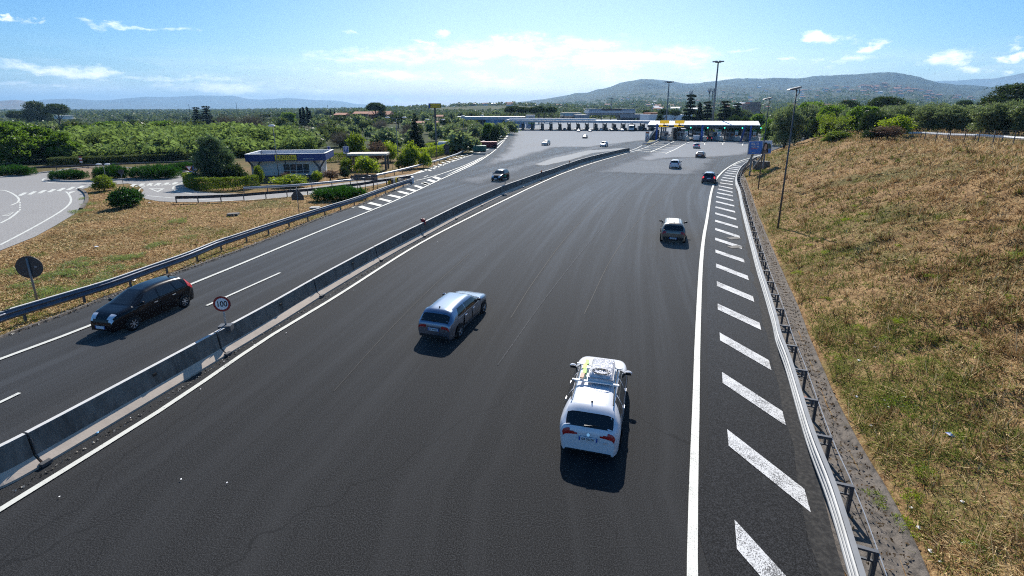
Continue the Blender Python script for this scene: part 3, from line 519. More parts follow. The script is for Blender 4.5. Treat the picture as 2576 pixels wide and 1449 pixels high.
M['seam'] = worn('sealed_joint', (.006, .006, .0065), (.012, .012, .013), .8, scale=2, world_space=True); M['polished'] = asphalt('polished_asphalt', (.016, .016, .017), (.045, .045, .046), uv=False)
for pts in ([(1535, 489), (1440, 580), (1350, 698), (1285, 800)], [(1700, 470), (1620, 540), (1545, 640), (1470, 790)], [(1180, 640), (1090, 720), (980, 830), (840, 985)], [(1150, 500), (1040, 560), (900, 640), (740, 740)]): line('paving_joint', pts, .035, M['seam'], z=.013)
for pts in ([(1592, 489), (1500, 590), (1395, 720), (1252, 919)],): line('polished_streak', pts, .05, M['polished'], z=.013)
dashes('lane_dashes', [((520, 770), (705, 687)), ((-140, 1082), (50, 990)), ((-700, 1400), (-400, 1235))], .16)
# lanes towards the toll islands
Z4 = lambda x, y: (1509 + x * .2314, 125.8 + y * .2314)
line('lane_line', [Z4(545, 1112), Z4(670, 1060), Z4(760, 1015), Z4(810, 990)], .25); line('lane_line', [Z4(715, 1128), Z4(830, 1075), Z4(920, 1025), Z4(985, 995)], .25)
dashes('rumble_bars', [(Z4(a, b), Z4(c, d)) for a, b, c, d in ((410, 1093, 545, 1110), (450, 1078, 590, 1092), (490, 1062, 640, 1072), (530, 1046, 690, 1052), (575, 1028, 730, 1032), (610, 1010, 760, 1012), (580, 1105, 720, 1118), (640, 1080, 770, 1092), (700, 1058, 810, 1066), (750, 1036, 860, 1042), (800, 1014, 900, 1018))], .35)
for x in (1135, 1332, 1545): line('lane_line', [Z4(x - 55, 1000 + (x > 1500) * 8), Z4(x, 1012 + (x > 1500) * 6), Z4(x + 4, 1032 + (x > 1500) * 8)], .25); line('lane_line', [Z4(x + 30, 1003), Z4(x, 1013 + (x > 1500) * 6)], .25)
line('edge_line', [(1622, 372), (1645, 362), (1662, 352), (1668, 345)], .22); line('edge_line', [(1583, 380), (1600, 374), (1616, 366)], .2)
# ------------------------------------------------------------------ gutter and verges
GUT = [(8.0, -30.0), (7.6, 5.5)] + P2([(2120, 1449), (2073, 1260), (2035, 1125), (2000, 1000), (1960, 860), (1936, 777), (1915, 700), (1893, 610), (1876, 544), (1862, 480), (1858, 454), (1862, 432), (1880, 412), (1906, 397), (1940, 380), (1975, 367)])
def gutter():
    A = np.array(resample(GUT, n=180)); B = np.array(resample(FOOT[:-2], n=180)); prof = [(0, -.02), (.25, -.03), (.45, -.02), (.62, .03), (.78, -.04), (.88, .04), (.97, .16), (1.02, .12)]
    rows = []
    for f, z in prof:
        p = A * (1 - f) + B * f; jit = (fbm(p[:, 0] * 1.1, p[:, 1] * 1.1, 4) - .5) * (.10 if f > .5 else .03); rows.append(np.stack([p[:, 0], p[:, 1], z + jit], -1))
    tag(grid_mesh('gutter', np.stack(rows, 0)[::-1], M['gutter'], smooth=False), kind='structure')
gutter()
VERGE = [(at(0, 851).x - 3.2, -30.0), (at(0, 851).x - 1.2, 5.0)] + P2([(-80, 889), (0, 851), (184, 785), (271, 749), (587, 637), (703, 592), (818, 546), (911, 514), (990, 482), (1036, 459)])
mb = MB(); mb.sweep([(-.28, -.03), (-.24, .05), (-.08, .06), (-.03, -.02)], smooth_path(VERGE, 1.5)); tag(mb.build('kerb', M['gutter']), kind='structure')
# ------------------------------------------------------------------ roundabout and ramp on the left (pale asphalt)
Z1 = lambda x, y: (x * .23146, 209.6 + y * .23146); ZL4 = lambda x, y: (x * .23146, 419.25 + y * .23146); Z2 = lambda x, y: (503.1 + x * .2314, 209.6 + y * .2314)
leg = P2([(-260, 720), (-120, 668), (0, 630), (88, 595), (139, 567), (192, 535), (217.5, 507), (218, 491), (199, 477), (241, 467), (322, 461), (350, 467), (362, 478), (352, 490), (366, 500), (400, 506), (444, 508), (520, 508), (620, 503), (720, 494), (800, 486), (880, 476), (950, 464), (1015, 449), (1046, 436), (1005, 441), (930, 452), (860, 460), (780, 471), (700, 480), (610, 487), (545, 486), (490, 480), (462, 468), (470, 455), (500, 446), (540, 437), (470, 432), (380, 438), (300, 428), (230, 424), (170, 427), (120, 434), (40, 442), (-40, 452), (-160, 470), (-300, 500)])
sheet('ramp_road', leg, M['local'], -.012)
isl = P2([(131, 446), (140, 454), (170, 457), (246, 456), (299, 453), (341, 450), (410, 445), (480, 437), (430, 429), (330, 424), (240, 422), (170, 427), (138, 436)])
def kerb_ring(name, pts, w=.3, h=.16, mat=None): 
    mb = MB(); pts = smooth_path(pts, .8); mb.sweep([(-w / 2, -.05), (-w / 2, h), (w / 2, h), (w / 2, -.05)], pts); return tag(mb.build(name, mat or M['kerb']), kind='structure')
M['soil'] = worn('dry_soil', (.27, .18, .11), (.14, .095, .055), .95, scale=1.2, amt=.9, world_space=True, bmp=.6)
sheet('roundabout_island', isl, M['soil'], .10, thick=.2); kerb_ring('kerb', isl + isl[:1], .35, .2)
kerb_ring('kerb', P2([(199, 476), (210, 482), (217.5, 491), (219, 503), (214, 515), (204, 527)]), .3, .16, M['gutter'])
kerb_ring('kerb', P2([(-40, 452), (30, 443), (80, 438), (132, 431.5)]), .35, .14)
def lline(pts, w): line('edge_line', pts, w, z=-.004)
lline([ZL4(0, 850), ZL4(250, 720), ZL4(450, 610), ZL4(620, 510), ZL4(720, 440), ZL4(770, 380), ZL4(765, 330), ZL4(740, 290), ZL4(715, 270)], .2)
lline([ZL4(-40, 250), ZL4(60, 260), ZL4(150, 300), ZL4(205, 350), ZL4(190, 390), ZL4(120, 420)], .2); lline([ZL4(0, 615), ZL4(90, 570), ZL4(160, 520), ZL4(205, 478)], .2)
lline([(131, 445), (121, 446), (106, 452), (118, 458), (150, 461), (200, 461), (260, 461)], .22)
lline([Z1(1600, 1220), Z1(1800, 1240), Z1(2000, 1250), Z1(2300, 1270), Z1(2536, 1275)], .2); lline([Z1(2090, 1200), Z1(1950, 1180), Z1(1880, 1150), Z1(1890, 1120), Z1(1960, 1090), Z1(2040, 1075)], .2); lline([Z1(1500, 1180), Z1(1530, 1140), Z1(1580, 1120)], .15)
lline([(614, 504), (720, 495), (800, 486), (880, 476)], .18)
mb = MB()
def quad(*q): mb.add([tuple(at(x, y, 0) + Vector((0, 0, -.004))) for x, y in q], [(0, 1, 2, 3)])
for k in range(7):
    x = 190 + k * 105; y = 312 - k * 12.5; quad(ZL4(x, y + 2), ZL4(x + 45, y + 4), ZL4(x + 110, y - 30), ZL4(x + 68, y - 32))
for k in range(7):
    x = 1410 + k * 90; y = 208 - k * 3.5; quad(ZL4(x, y), ZL4(x + 45, y + 2), ZL4(x + 80, y - 20), ZL4(x + 36, y - 22))
for k in range(4): quad(ZL4(210, 385 + k * 25), ZL4(228, 385 + k * 25), ZL4(224, 400 + k * 25), ZL4(206, 400 + k * 25))
for k in range(12): quad(ZL4(1430 + k * 40, 219 - k * 2), ZL4(1452 + k * 40, 219 - k * 2), ZL4(1456 + k * 40, 212 - k * 2), ZL4(1434 + k * 40, 212 - k * 2))
tag(mb.build('crossing_marking', M['white']), kind='structure')
def tri(name, pts, w):
    p = P2(pts); c = (sum(a for a, _ in p) / 3, sum(b for _, b in p) / 3); mb = MB(); n = [(c[0] + (a - c[0]) * (1 - w), c[1] + (b - c[1]) * (1 - w)) for a, b in p]
    mb.add([(x, y, -.004) for x, y in p + n], [(i, (i + 1) % 3, 3 + (i + 1) % 3, 3 + i) for i in range(3)]); tag(mb.build(name, M['white']), kind='structure')
tri('yield_marking', [Z1(1612, 1142), Z1(1792, 1142), Z1(1715, 1182)], .42); tri('yield_marking', [ZL4(745, 275), ZL4(830, 262), ZL4(755, 295)], .9); tri('yield_marking', [ZL4(15, 535), ZL4(155, 490), ZL4(95, 535)], .4)
# ------------------------------------------------------------------ median barrier
BAR = smooth_path(P2(MED_TOP, 1.0), .35); BAR_L = np.concatenate([[0], np.cumsum(np.linalg.norm(np.diff(np.array(BAR), axis=0), axis=1))])
def bar_at(s): a = np.array(BAR); return Vector((float(np.interp(s, BAR_L, a[:, 0])), float(np.interp(s, BAR_L, a[:, 1])), 0))
seg = 6.72; k = 0
joints = []
start = np.linalg.norm(np.array(BAR[0]) - np.array(P2([(533, 841)], 1.0)[0]))
s = (start + .2) % seg - seg
while s < BAR_L[-1] - 1:
    a, b = max(0, s + .03), min(BAR_L[-1], s + seg - .03); p0 = bar_at(a); path = [tuple(bar_at(t) - p0)[:2] for t in np.linspace(a, b, 8)]
    t = thing('barrier_segment', 'precast concrete barrier segment with a pale sloping foot in the median row', 'concrete barrier', p0, group='concrete barrier segments along the median')
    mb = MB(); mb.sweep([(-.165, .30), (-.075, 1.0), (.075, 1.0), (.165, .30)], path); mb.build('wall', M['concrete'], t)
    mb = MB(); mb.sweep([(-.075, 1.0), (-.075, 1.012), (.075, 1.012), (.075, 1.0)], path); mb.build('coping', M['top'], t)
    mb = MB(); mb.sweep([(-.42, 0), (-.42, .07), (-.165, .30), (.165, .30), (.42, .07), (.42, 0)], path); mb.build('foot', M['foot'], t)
    d = Vector((path[1][0], path[1][1], 0)).normalized(); r = Vector((d.y, -d.x, 0)); mb = MB()
    mb.box((0, 0, .93), (.3, .05, .04), math.atan2(d.y, d.x)); mb.box((-.06, .0, .86), (.05, .26, .06), math.atan2(d.y, d.x))
    mb.tube([r * .13 + Vector((0, 0, .84)), r * .17 + Vector((0, 0, .3)), r * .40 + Vector((0, 0, .06))], .012, 5); mb.box(tuple(r * .46 + Vector((0, 0, .08))), (.26, .16, .10), math.atan2(d.y, d.x)); mb.build('joint_hook', M['dark_steel'], t)
    if b - a > 4:
        m_ = Vector((path[4][0], path[4][1], 0)); mb = MB(); q = m_ + r * .128; mb.box((q.x, q.y, .72), (.13, .03, .10), math.atan2(d.y, d.x)); mb.build('lifting_slot', M['black'], t)
    joints.append(p0); s += seg; k += 1
# ------------------------------------------------------------------ guard rails
def guardrail(label, path, face, step, mat, post_mat, group=None, arm=0.0, waves=2, top=.78, hgt=.32, base=0.0, cap=0.0, plen=1.0):
    """face: +1 the beam shows to the right of travel, -1 to the left"""
    path = smooth_path(path, .6); o = Vector((*path[0], base)); loc = [(p[0] - o.x, p[1] - o.y) for p in path]; t = thing('guard_rail', label, 'guard rail', o, group=group)
    prof = []; n = waves * 2 + 1; ws = np.linspace(top - hgt, top, waves * 10 + 1)
    for i, w in enumerate(ws): prof.append((face * (.035 + .045 * math.sin((i / (len(ws) - 1)) * waves * 2 * math.pi - math.pi / 2)), w))
    back = [(u - face * .012, w) for u, w in prof[::-1]]; prof = prof + back
    if face < 0: prof = prof[::-1]
    mb = MB(); mb.sweep(prof, loc); mb.build('beam', mat, t)
    if cap: mb = MB(); mb.sweep([(face * .03, top + .012), (-face * cap, top + .012), (-face * cap, top + .05), (face * .03, top + .05)][::face], loc); mb.build('cap_strip', M['top'] if not arm else mat, t)
    q = np.array(loc); tg = np.gradient(q, axis=0); tg /= np.linalg.norm(tg, axis=1)[:, None] + 1e-9; lf = np.stack([-tg[:, 1], tg[:, 0]], 1) * face   # towards the post side
    if arm: mb = MB(); mb.tube([(p[0], p[1], top - .06) for p in (q + lf * (arm + .1))[::2]], .012, 5); mb.build('rear_tie', M['steel'], t)
    yo = face * (.06 + arm); proto = None; posts = resample(loc, step)
    for i, (x, y) in enumerate(posts):
        nx, ny = posts[min(i + 1, len(posts) - 1)]; px, py = posts[max(i - 1, 0)]; a = math.atan2(ny - py, nx - px)
        if proto is None:
            mb = MB(); mb.box((0, yo, (top - .02) / 2), (.10, .08, top - .02))
            if arm: mb.box((0, yo / 2, top - .05), (.09, abs(yo), .05)); mb.box((0, yo * .75, top - .17), (.06, .05, .22)); mb.box((0, yo * .5, .5), (.05, abs(yo), .04))
            c = proto = mb.build('post', post_mat, t)
        else: c = proto.copy(); COL.objects.link(c); KIDS[t.name].append(c)
        c.parent = t; c.location = (x, y, 0); c.rotation_euler = (0, 0, a)
    return t
# (local frame of a post: x along travel, y to the left of travel)
RA = [(at(0, 790, .78).x - 2.9, 3.0)] + P2([(-60, 810), (0, 788), (145, 745), (270, 708), (384, 668), (473, 637), (550, 606), (587, 594), (700, 557), (818, 521), (900, 496), (985, 466), (1036, 450)], .78)
guardrail('long grey guard rail along the left edge of the oncoming carriageway', RA, 1, 2.55, M['blue_steel'], M['dark_steel'], cap=.10, hgt=.46, top=.80)
guardrail('grey guard rail behind the ramp, curving away to the toll canopy', RAIL_B, 1, 2.6, M['steel'], M['dark_steel'])
RC = P2([(442, 493), (500, 492), (550, 490), (600, 487.5), (657, 483), (720, 478), (780, 474), (850, 466), (905, 460), (955, 452), (1000, 446), (1034, 441)], .78)
guardrail('dark guard rail on the inner edge of the curved ramp', RC, -1, 2.3, M['dark_steel'], M['dark_steel'])
RO = P2([(70, 421), (86, 419), (160, 416.5), (254, 412), (340, 408.5), (430, 406), (509, 403), (560, 402)], .78)
guardrail('low dark guard rail beyond the roundabout below the reeds', RO, 1, 4.0, M['dark_steel'], M['dark_steel'])
RR_ = [(at(2250, 1730, .8).x - .6, 3.0)] + P2([(2250, 1730), (2165, 1449), (2096, 1226), (2037, 1074), (1985, 905), (1959.5, 838), (1950, 797), (1928, 725), (1910, 670), (1896, 620), (1884, 577), (1868, 515), (1860, 477), (1853, 458), (1853, 440), (1864, 420), (1884, 404), (1906, 393)], .80)
guardrail('bright three wave guard rail at the foot of the straw bank', RR_, -1, 2.0, M['bright_steel'], M['dark_steel'], arm=.42, waves=3, top=.80, hgt=.50, cap=.09)
RB2 = P2([(1173, 378), (1200, 366), (1238, 349), (1268, 332), (1276, 322)], .9)
guardrail('upper rail of the parapet on the curve before the toll canopy', [(x - .9, y + 1.0) for x, y in RB2], 1, 3.0, M['bright_steel'], M['dark_steel'], top=1.1, hgt=.25)
RI = P2([Z4(470, 1015), Z4(510, 1012), Z4(560, 1003), Z4(610, 985), Z4(640, 965), Z4(643, 940)], .75); guardrail('short guard rail round the grassy toll island', RI, 1, 2.0, M['steel'], M['dark_steel'])
# ------------------------------------------------------------------ crash cushion at the ramp nose
o = at(1012, 461); t = thing('crash_cushion', 'crash cushion of pale drums between rails at the ramp nose', 'crash cushion', o)
mb = MB()
for i in range(22): f = random.random(); a = at(988 + f * 46, 463 - f * 13); mb = MB(); c_ = (a.x - o.x + random.uniform(-.9, .5), a.y - o.y + random.uniform(-.6, .6)); mb.tube([(*c_, .05), (*c_, .62 + random.uniform(-.05, .1))], .21, 10); mb.build('drum', M[random.choice(('cream', 'cream', 'yellow', 'rust'))], t)
mb = MB(); e = at(1038, 459) - o; mb.box((e.x, e.y, .4), (.25, 1.5, .8), .3); mb.build('end_plate', M['signwhite'], t)
# ------------------------------------------------------------------ traffic signs
def disc_mesh(r, th, y0=0.0, n=28): m = MB(); m.tube([(0, y0, 0), (0, y0 - th, 0)], r, n); return m
def sign_root(label, base, rz, cat='road sign', name='road_sign', group=None): return thing(name, label, cat, base, rz, group)
def pole(root, z1, r=.035, mat=None, z0=0, x=0, y=.05): m = MB(); m.tube([(x, y, z0), (x, y, z1)], r, 8); return m.build('pole', mat or M['pole'], root, True)
def hat(base, px, py): return at_Y(px, py, base.y).z - base.z
b = at(567.5, 821, 1.0); h = hat(b, 557, 764); dpt = b.y; t = sign_root('round 100 speed limit sign clamped on the concrete median', b, math.radians(8)); r = 20.5 / F_PX * (b.y * math.cos(TH) + 9 * math.sin(TH))
pole(t, h + r * .6, .04, M['steel'], -.15); m = MB(); m.box((0, .02, -.06), (.5, .34, .24)); m.build('clamp', M['dark_steel'], t)
for nm, rr_, y0, mt in (('rim_edge', r, .0, M['signback']), ('red_ring', r * .985, -.022, M['signred']), ('white_face', r * .74, -.027, M['signwhite'])): 
    q = disc_mesh(rr_, .02 if nm == 'rim_edge' else .004, y0); q.build(nm, mt, t).location = (0, 0, h)
text_part('lettering', '100', r * .98, M['black'], t, (0, -.034, h - .01), (math.pi / 2, 0, 0), .86)
b = at(97, 762); h = hat(b, 71, 672); t = sign_root('dark back of a round sign beside the left guard rail', b, math.radians(14)); r = .60
pole(t, h + .5, .05, M['pole'], y=-.05); disc_mesh(r, .02).build('disc', M['signback'], t).location = (0, 0, h); m = MB(); m.box((.28, -.024, .0), (.1, .006, .08)); m.build('label_sticker', M['greywall'], t).location = (0, 0, h)
b = at(754, 545); h = hat(b, 740, 490); t = sign_root('dark back of a triangular sign on a thin pole behind the rail', b, 0); pole(t, hat(b, 741, 471), .035, M['pole'], y=-.05)
m = MB(); m.plate([(-.56, -.52), (.60, -.52), (.58, -.12), (.06, .58), (-.04, .58), (-.58, -.08)], (0, 0, 0), (1, 0, 0), (0, 0, 1), .02); m.build('plate', M['signback'], t).location = (0, 0, h)
b = at(922, 478); h = hat(b, 922, 446); t = sign_root('dark slatted back of an arrow shaped board on three posts', b, 0, 'direction sign', 'direction_sign')
for x in (-1.1, -.1, .9, 1.4): pole(t, h + .35, .04, M['dark_steel'], x=x, y=-.04)
m = MB()
for j in range(4): m.plate([(-1.65 + (.25 if j in (0, 3) else 0), -.40 + j * .2), (1.5, -.40 + j * .2), (1.5, -.22 + j * .2), (-1.65 + (.25 if j in (0, 3) else 0), -.22 + j * .2)], (0, 0, 0), (1, 0, 0), (0, 0, 1), .03)
m.plate([(-1.65, -.40), (-1.95, 0), (-1.65, .38)], (0, 0, 0), (1, 0, 0), (0, 0, 1), .03); m.build('board', M['signback'], t).location = (0, 0, h)
# kilometre marker on the median
b = at(1271, 464, 1.0); h = hat(b, 1271.5, 445); t = sign_root('small brown kilometre marker with green box on the concrete median', b, math.radians(8)); pole(t, h, .045, M['dark_steel'], -.2)
m = MB(); m.box((0, 0, 0), (.72, .05, .72)); m.build('panel', M['black'], t).location = (0, 0, h); m = MB(); m.box((0, -.03, .12), (.24, .01, .26)); m.build('green_box', M['green'], t).location = (0, 0, h)
m = MB()
for q in (((0, -.03, .34), (.72, .02, .03)), ((0, -.03, -.34), (.72, .02, .03)), ((-.34, -.03, 0), (.03, .02, .66)), ((.34, -.03, 0), (.03, .02, .66))): m.box(*q)
m.build('border', M['rust'], t).location = (0, 0, h); text_part('lettering', '3 6 5', .22, M['signwhite'], t, (0, -.03, h - .2), (math.pi / 2, 0, 0))
# signs round the local road
def blue_disc(label, px, py, base_py, r, arrow):
    b = at(px, base_py); h = hat(b, px, py); t = sign_root(label, b, math.radians(22)); pole(t, h, .03)
    disc_mesh(r, .01).build('rim', M['signwhite'], t).location = (0, 0, h); disc_mesh(r * .93, .004, -.011).build('face', M['blue'], t).location = (0, 0, h); m = MB()
    if arrow == 'right': m.plate([(-r * .6, -.06), (r * .1, -.06), (r * .1, -.2), (r * .65, 0), (r * .1, .2), (r * .1, .06), (-r * .6, .06)], (0, -.017, 0), (1, 0, 0), (0, 0, 1), .003)
    else:
        for k in range(3):
            a0 = k * 2.094 + .3; pts = [(r * .62 * math.cos(a0 + j * .3), r * .62 * math.sin(a0 + j * .3)) for j in range(5)]; pts += [(r * .42 * math.cos(a0 + j * .3), r * .42 * math.sin(a0 + j * .3)) for j in range(4, -1, -1)]; m.plate(pts, (0, -.017, 0), (1, 0, 0), (0, 0, 1), .003)
    m.build('arrow', M['signwhite'], t).location = (0, 0, h); return t
blue_disc('round blue sign with white right arrow in front of the island shrubs', 408.5, 421, 437, .40, 'right')
blue_disc('small round blue roundabout sign under the give way triangle', 484, 436, 455, .36, 'round')
def tri_sign(label, px, py, base_py, s, up, face, edge, mark=None):
    b = at(px, base_py); h = hat(b, px, py); t = sign_root(label, b, math.radians(22)); pole(t, h + .2, .03); g = 1 if up else -1
    T = lambda k: [(-s * k, -g * s * .58 * k), (s * k, -g * s * .58 * k), (0, g * s * 1.15 * k)]
    for nm, kk, y0, mt in (('border', 1, 0, edge), ('face', .68, -.022, face)): m = MB(); p = T(kk); p = p if up else p[::-1]; m.plate(p, (0, y0, 0), (1, 0, 0), (0, 0, 1), .01); m.build(nm, mt, t).location = (0, 0, h)
    return t, h
tri_sign('red bordered give way triangle at the ramp exit', 480.5, 422, 452, .45, False, M['signwhite'], M['signred'])
b = at(495, 451); h = hat(b, 494, 422); t = sign_root('blue square pedestrian crossing sign beside the give way triangle', b, math.radians(22)); pole(t, h, .03); m = MB(); m.box((0, 0, 0), (.62, .02, .74)); m.build('board', M['blue'], t).location = (0, 0, h); m = MB(); m.plate([(-.24, -.22), (.24, -.22), (0, .26)], (0, -.014, 0), (1, 0, 0), (0, 0, 1), .003); m.build('triangle', M['signwhite'], t).location = (0, 0, h); m = MB(); m.ball((0, -.02, .06), (.04, .01, .04), 8); m.box((0, -.02, -.07), (.05, .006, .18)); m.box((.05, -.02, -.12), (.1, .006, .03)); m.build('walker_mark', M['black'], t).location = (0, 0, h)
b = at(311, 467); h = hat(b, 306.5, 433); t = sign_root('dark back of a small round sign on the splitter island', b, .3); pole(t, h, .03, y=-.05); disc_mesh(.34, .02).build('disc', M['signback'], t).location = (0, 0, h)
b = at(207.5, 424); h = hat(b, 207, 401); t = sign_root('narrow red and white marker in front of the reeds', b, .2, 'marker'); pole(t, h + .4, .03, M['rust'])
for j, mt in enumerate(('signwhite', 'signred', 'signwhite', 'signred')): m = MB(); m.box((0, 0, 0), (.38, .03, .26)); m.build('stripe_panel', M[mt], t).location = (0, 0, h - .4 + j * .262)
b = at(873, 409); h = hat(b, 874, 377); t = sign_root('white framed blue parking sign with a capital P', b, .1); pole(t, h, .05); m = MB(); m.box((0, 0, 0), (1.0, .04, 1.4)); m.build('frame', M['signwhite'], t).location = (0, 0, h); m = MB(); m.box((0, -.026, .12), (.84, .012, .98)); m.build('blue_face', M['blue'], t).location = (0, 0, h); text_part('lettering', 'P', .95, M['signwhite'], t, (0, -.036, h + .12), (math.pi / 2, 0, 0)); m = MB(); m.box((0, -.026, -.5), (.6, .012, .1)); m.build('caption_bar', M['black'], t).location = (0, 0, h)
b = at(830, 408); h = hat(b, 829, 374); t = sign_root('white panel with a round blue and red no parking sign', b, .1); pole(t, h, .04); m = MB(); m.box((0, 0, 0), (.62, .03, .95)); m.build('panel', M['signwhite'], t).location = (0, 0, h)
for nm, rr_, y0, mt in (('red_ring', .24, -.017, M['signred']), ('blue_disc', .19, -.022, M['blue'])): disc_mesh(rr_, .004, y0, 20).build(nm, mt, t).location = (0, 0, h + .14)
m = MB(); m.box((0, -.02, -.33), (.4, .008, .1)); m.build('caption_bar', M['black'], t).location = (0, 0, h)
b = at(1124, 398); h = hat(b, 1119, 370); t = sign_root('dark oval sign back beside the far lamp post', b, 0); pole(t, h, .05, M['dark_steel'], y=-.05); disc_mesh(.62, .03).build('disc', M['signback'], t).location = (0, 0, h); m = MB(); m.box((.05, -.05, -.9), (.9, .03, 1.1)); m.build('lower_panel', M['signback'], t).location = (0, 0, h)
# ------------------------------------------------------------------ street lamps
def lamp_post(label, base, top, kind, r=.10, group=None, arm=1.0, dirx=-1, mat=None):
    h = top.z - base.z; t = thing('street_lamp', label, 'street lamp', base, 0, group); mt = mat or M['pole']; m = MB(); m.tube([(0, 0, -.3), (0, 0, h * .5), (0, 0, h)], [r, r * .8, r * .55], 8); m.build('pole', mt, t, True)
    if kind == 'flood':
        m = MB(); m.tube([(0, 0, h - .5), (.22, 0, h - .25), (.2, 0, h + .05)], .03, 6); m.tube([(0, 0, h - .1), (-.1, 0, h + .12)], .05, 6); m.build('bracket', M['dark_steel'], t)
        m = MB(); m.plate([(-.70, -.02), (-.6, .07), (.20, .25), (.24, .21), (.22, .11)], (0, .2, h), (1, 0, 0), (0, 0, 1), .4); m.build('lamp_head', M['pole'], t); m = MB(); m.plate([(-.64, -.025), (.15, .085), (.15, .07), (-.6, -.05)], (0, .17, h), (1, 0, 0), (0, 0, 1), .34); m.build('lamp_glass', M['darkpanel'], t)
    elif kind == 'single':
        m = MB(); m.ball((-.12, -.1, h + .08), (.52, .26, .17), 12); m.build('lamp_head', M['signwhite'], t, True)
    elif kind == 'twin':
        m = MB(); m.tube([(-arm, 0, h + .12), (-arm * .3, 0, h + .02), (0, 0, h - .06), (arm * .3, 0, h + .02), (arm, 0, h + .12)], .035, 6); m.build('bracket', mt, t)
        for q in (-1, 1): m = MB(); m.ball((q * (arm + .15), 0, h + .15), (.42, .2, .13), 12); m.build('lamp_head', M['signwhite'], t, True)
    elif kind == 'mast':
        m = MB(); m.tube([(0, 0, h - .2), (0, 0, h + .1)], 1.0, 14); m.build('ring', M['dark_steel'], t)
        for k in range(8):
            a = k * math.pi / 4; m = MB(); m.box((1.45 * math.cos(a), 1.45 * math.sin(a), h + .15), (.9, .5, .3), a); m.build('floodlight', M['greywall'], t)
    return t
for lb, (bx, by), (tx, ty) in (('tall grey lamp post nearest the camera, standing on the straw bank', (1955, 587), (2010, 226)), ('second tall lamp post from the camera at the bank foot, before the billboard', (1906, 485), (1937, 250)), ('farthest tall lamp post at the right end of the toll plaza', (1913, 356), (1923, 263))):
    b = at(bx, by); b.z = gz(b.x, b.y); tp = at_Y(tx, ty, b.y); 
    lamp_post(lb, b, tp, 'flood', .08, mat=M['dark_steel'])
b = at(703, 457); lamp_post('slender lamp post with one white head before the roadside office', b, at_Y(686, 318, b.y), 'single', .075)
for lb, (bx, by), (tx, ty), ar in (('twin headed lamp post just right of the roadside office shrubs', (1003, 424), (997, 298), 1.25), ('twin headed lamp post just below the tall yellow sign', (1098.6, 397), (1096, 303), 1.45)): b = at(bx, by); lamp_post(lb, b, at_Y(tx, ty, b.y), 'twin', .09, arm=ar)
for i, (bx, by, ty, lb) in enumerate(((1168, 376, 293, 'lamp post left of the parked lorries, its head against the dark roof'), (1215.5, 359, 291, 'lamp post in front of the red lorry trailer'), (1253, 349, 295, 'lamp post at the bend next to the blue wall'))): b = at(bx, by); lamp_post(lb, b, at_Y(bx - 1.5, ty, b.y), 'single', .08)
b = at(268, 457); lamp_post('short pole with two white lamp heads above the round shrub', b, at_Y(264, 416, b.y), 'twin', .05, arm=.45)
for lb, (bx, by), (tx, ty) in (('shorter high mast with a ring of floodlights, left of the dark conifers', (1676, 304), (1683.7, 207)), ('tallest high mast with a ring of floodlights, rising above the white toll roof', (1791, 318), (1808.5, 156))):
    b = at_Y(bx, by, 205 if bx < 1700 else 175); b.z = 0; lamp_post(lb, b, at_Y(tx, ty, b.y), 'mast', .34 if bx < 1700 else .42, mat=M['pole'])
b = at_Y(1537, 285, 420); b.z = 0; lamp_post('thin distant high mast left of the bridge building', b, at_Y(1537.5, 248, 420), 'mast', .3)
# ------------------------------------------------------------------ tall yellow sign on a pole
b = at_Y(1098.5, 390, 118); b.z = 0; zt, zb = at_Y(1100, 260, 118).z, at_Y(1100, 272, 118).z; w = (1116 - 1085) / F_PX * 118 * .97
t = thing('pylon_sign', 'yellow and black box sign on a tall pole above the shrubs', 'sign', b, .06); m = MB(); m.tube([(0, 0, 0), (0, 0, zb)], .22, 10); m.build('pole', M['rust'], t); m = MB(); m.box((0, .1, (zt + zb) / 2), (w, .7, zt - zb)); m.build('box', M['black'], t)
m = MB(); m.box((w * .06, -.26, (zt + zb) / 2), (w * .82, .02, (zt - zb) * .76)); m.build('face', M['yellow'], t); m = MB(); m.box((-w * .42, -.26, (zt + zb) / 2), (w * .12, .02, (zt - zb) * .9)); m.build('blue_band', M['blue'], t); text_part('lettering', 'PUNTOblu', (zt - zb) * .62, M['black'], t, (w * .06, -.275, (zt + zb) / 2), (math.pi / 2, 0, 0), .78)
# ------------------------------------------------------------------ roadside office
o = at(670, 455); W, D, HT = 10.6, 5.4, 3.5; ang = math.radians(10)
t = thing('roadside_office', 'low white roadside office with a deep navy roof band and yellow sign', 'building', (-34.2, 72.2, 0), ang)
x0, x1, y0, y1 = -2.2, 6.2, 0, 4.6
m = MB(); m.box(((x0 + x1) / 2 - .3, (y0 + y1) / 2 + .3, 1.3), (x1 - x0, y1 - y0, 2.6)); m.box((x0 - .9, 2.4, 1.3), (1.6, 3.2, 2.6)); m.build('wall', M['wall'], t); m = MB(); m.box(((x0 + x1) / 2 - .3, .27, .2), (x1 - x0 + .1, .1, .4)); m.build('plinth', M['concrete'], t)
rx0, rx1, ry0, ry1 = -3.9, 6.9, -1.1, 6.0
m = MB(); m.box(((rx0 + rx1) / 2, (ry0 + ry1) / 2, 2.72), (rx1 - rx0 - .1, ry1 - ry0 - .1, .2)); m.build('roof_deck', M['roofwhite'], t)
m = MB()
for c, d in ((((rx0 + rx1) / 2, ry0, 3.12), (rx1 - rx0, .12, 1.0)), (((rx0 + rx1) / 2, ry1, 3.12), (rx1 - rx0, .12, 1.0)), ((rx0, (ry0 + ry1) / 2, 3.12), (.12, ry1 - ry0 - .12, 1.0)), ((rx1, (ry0 + ry1) / 2, 3.12), (.12, ry1 - ry0 - .12, 1.0))): m.box(c, d)
m.build('fascia', M['navy'], t); m = MB()
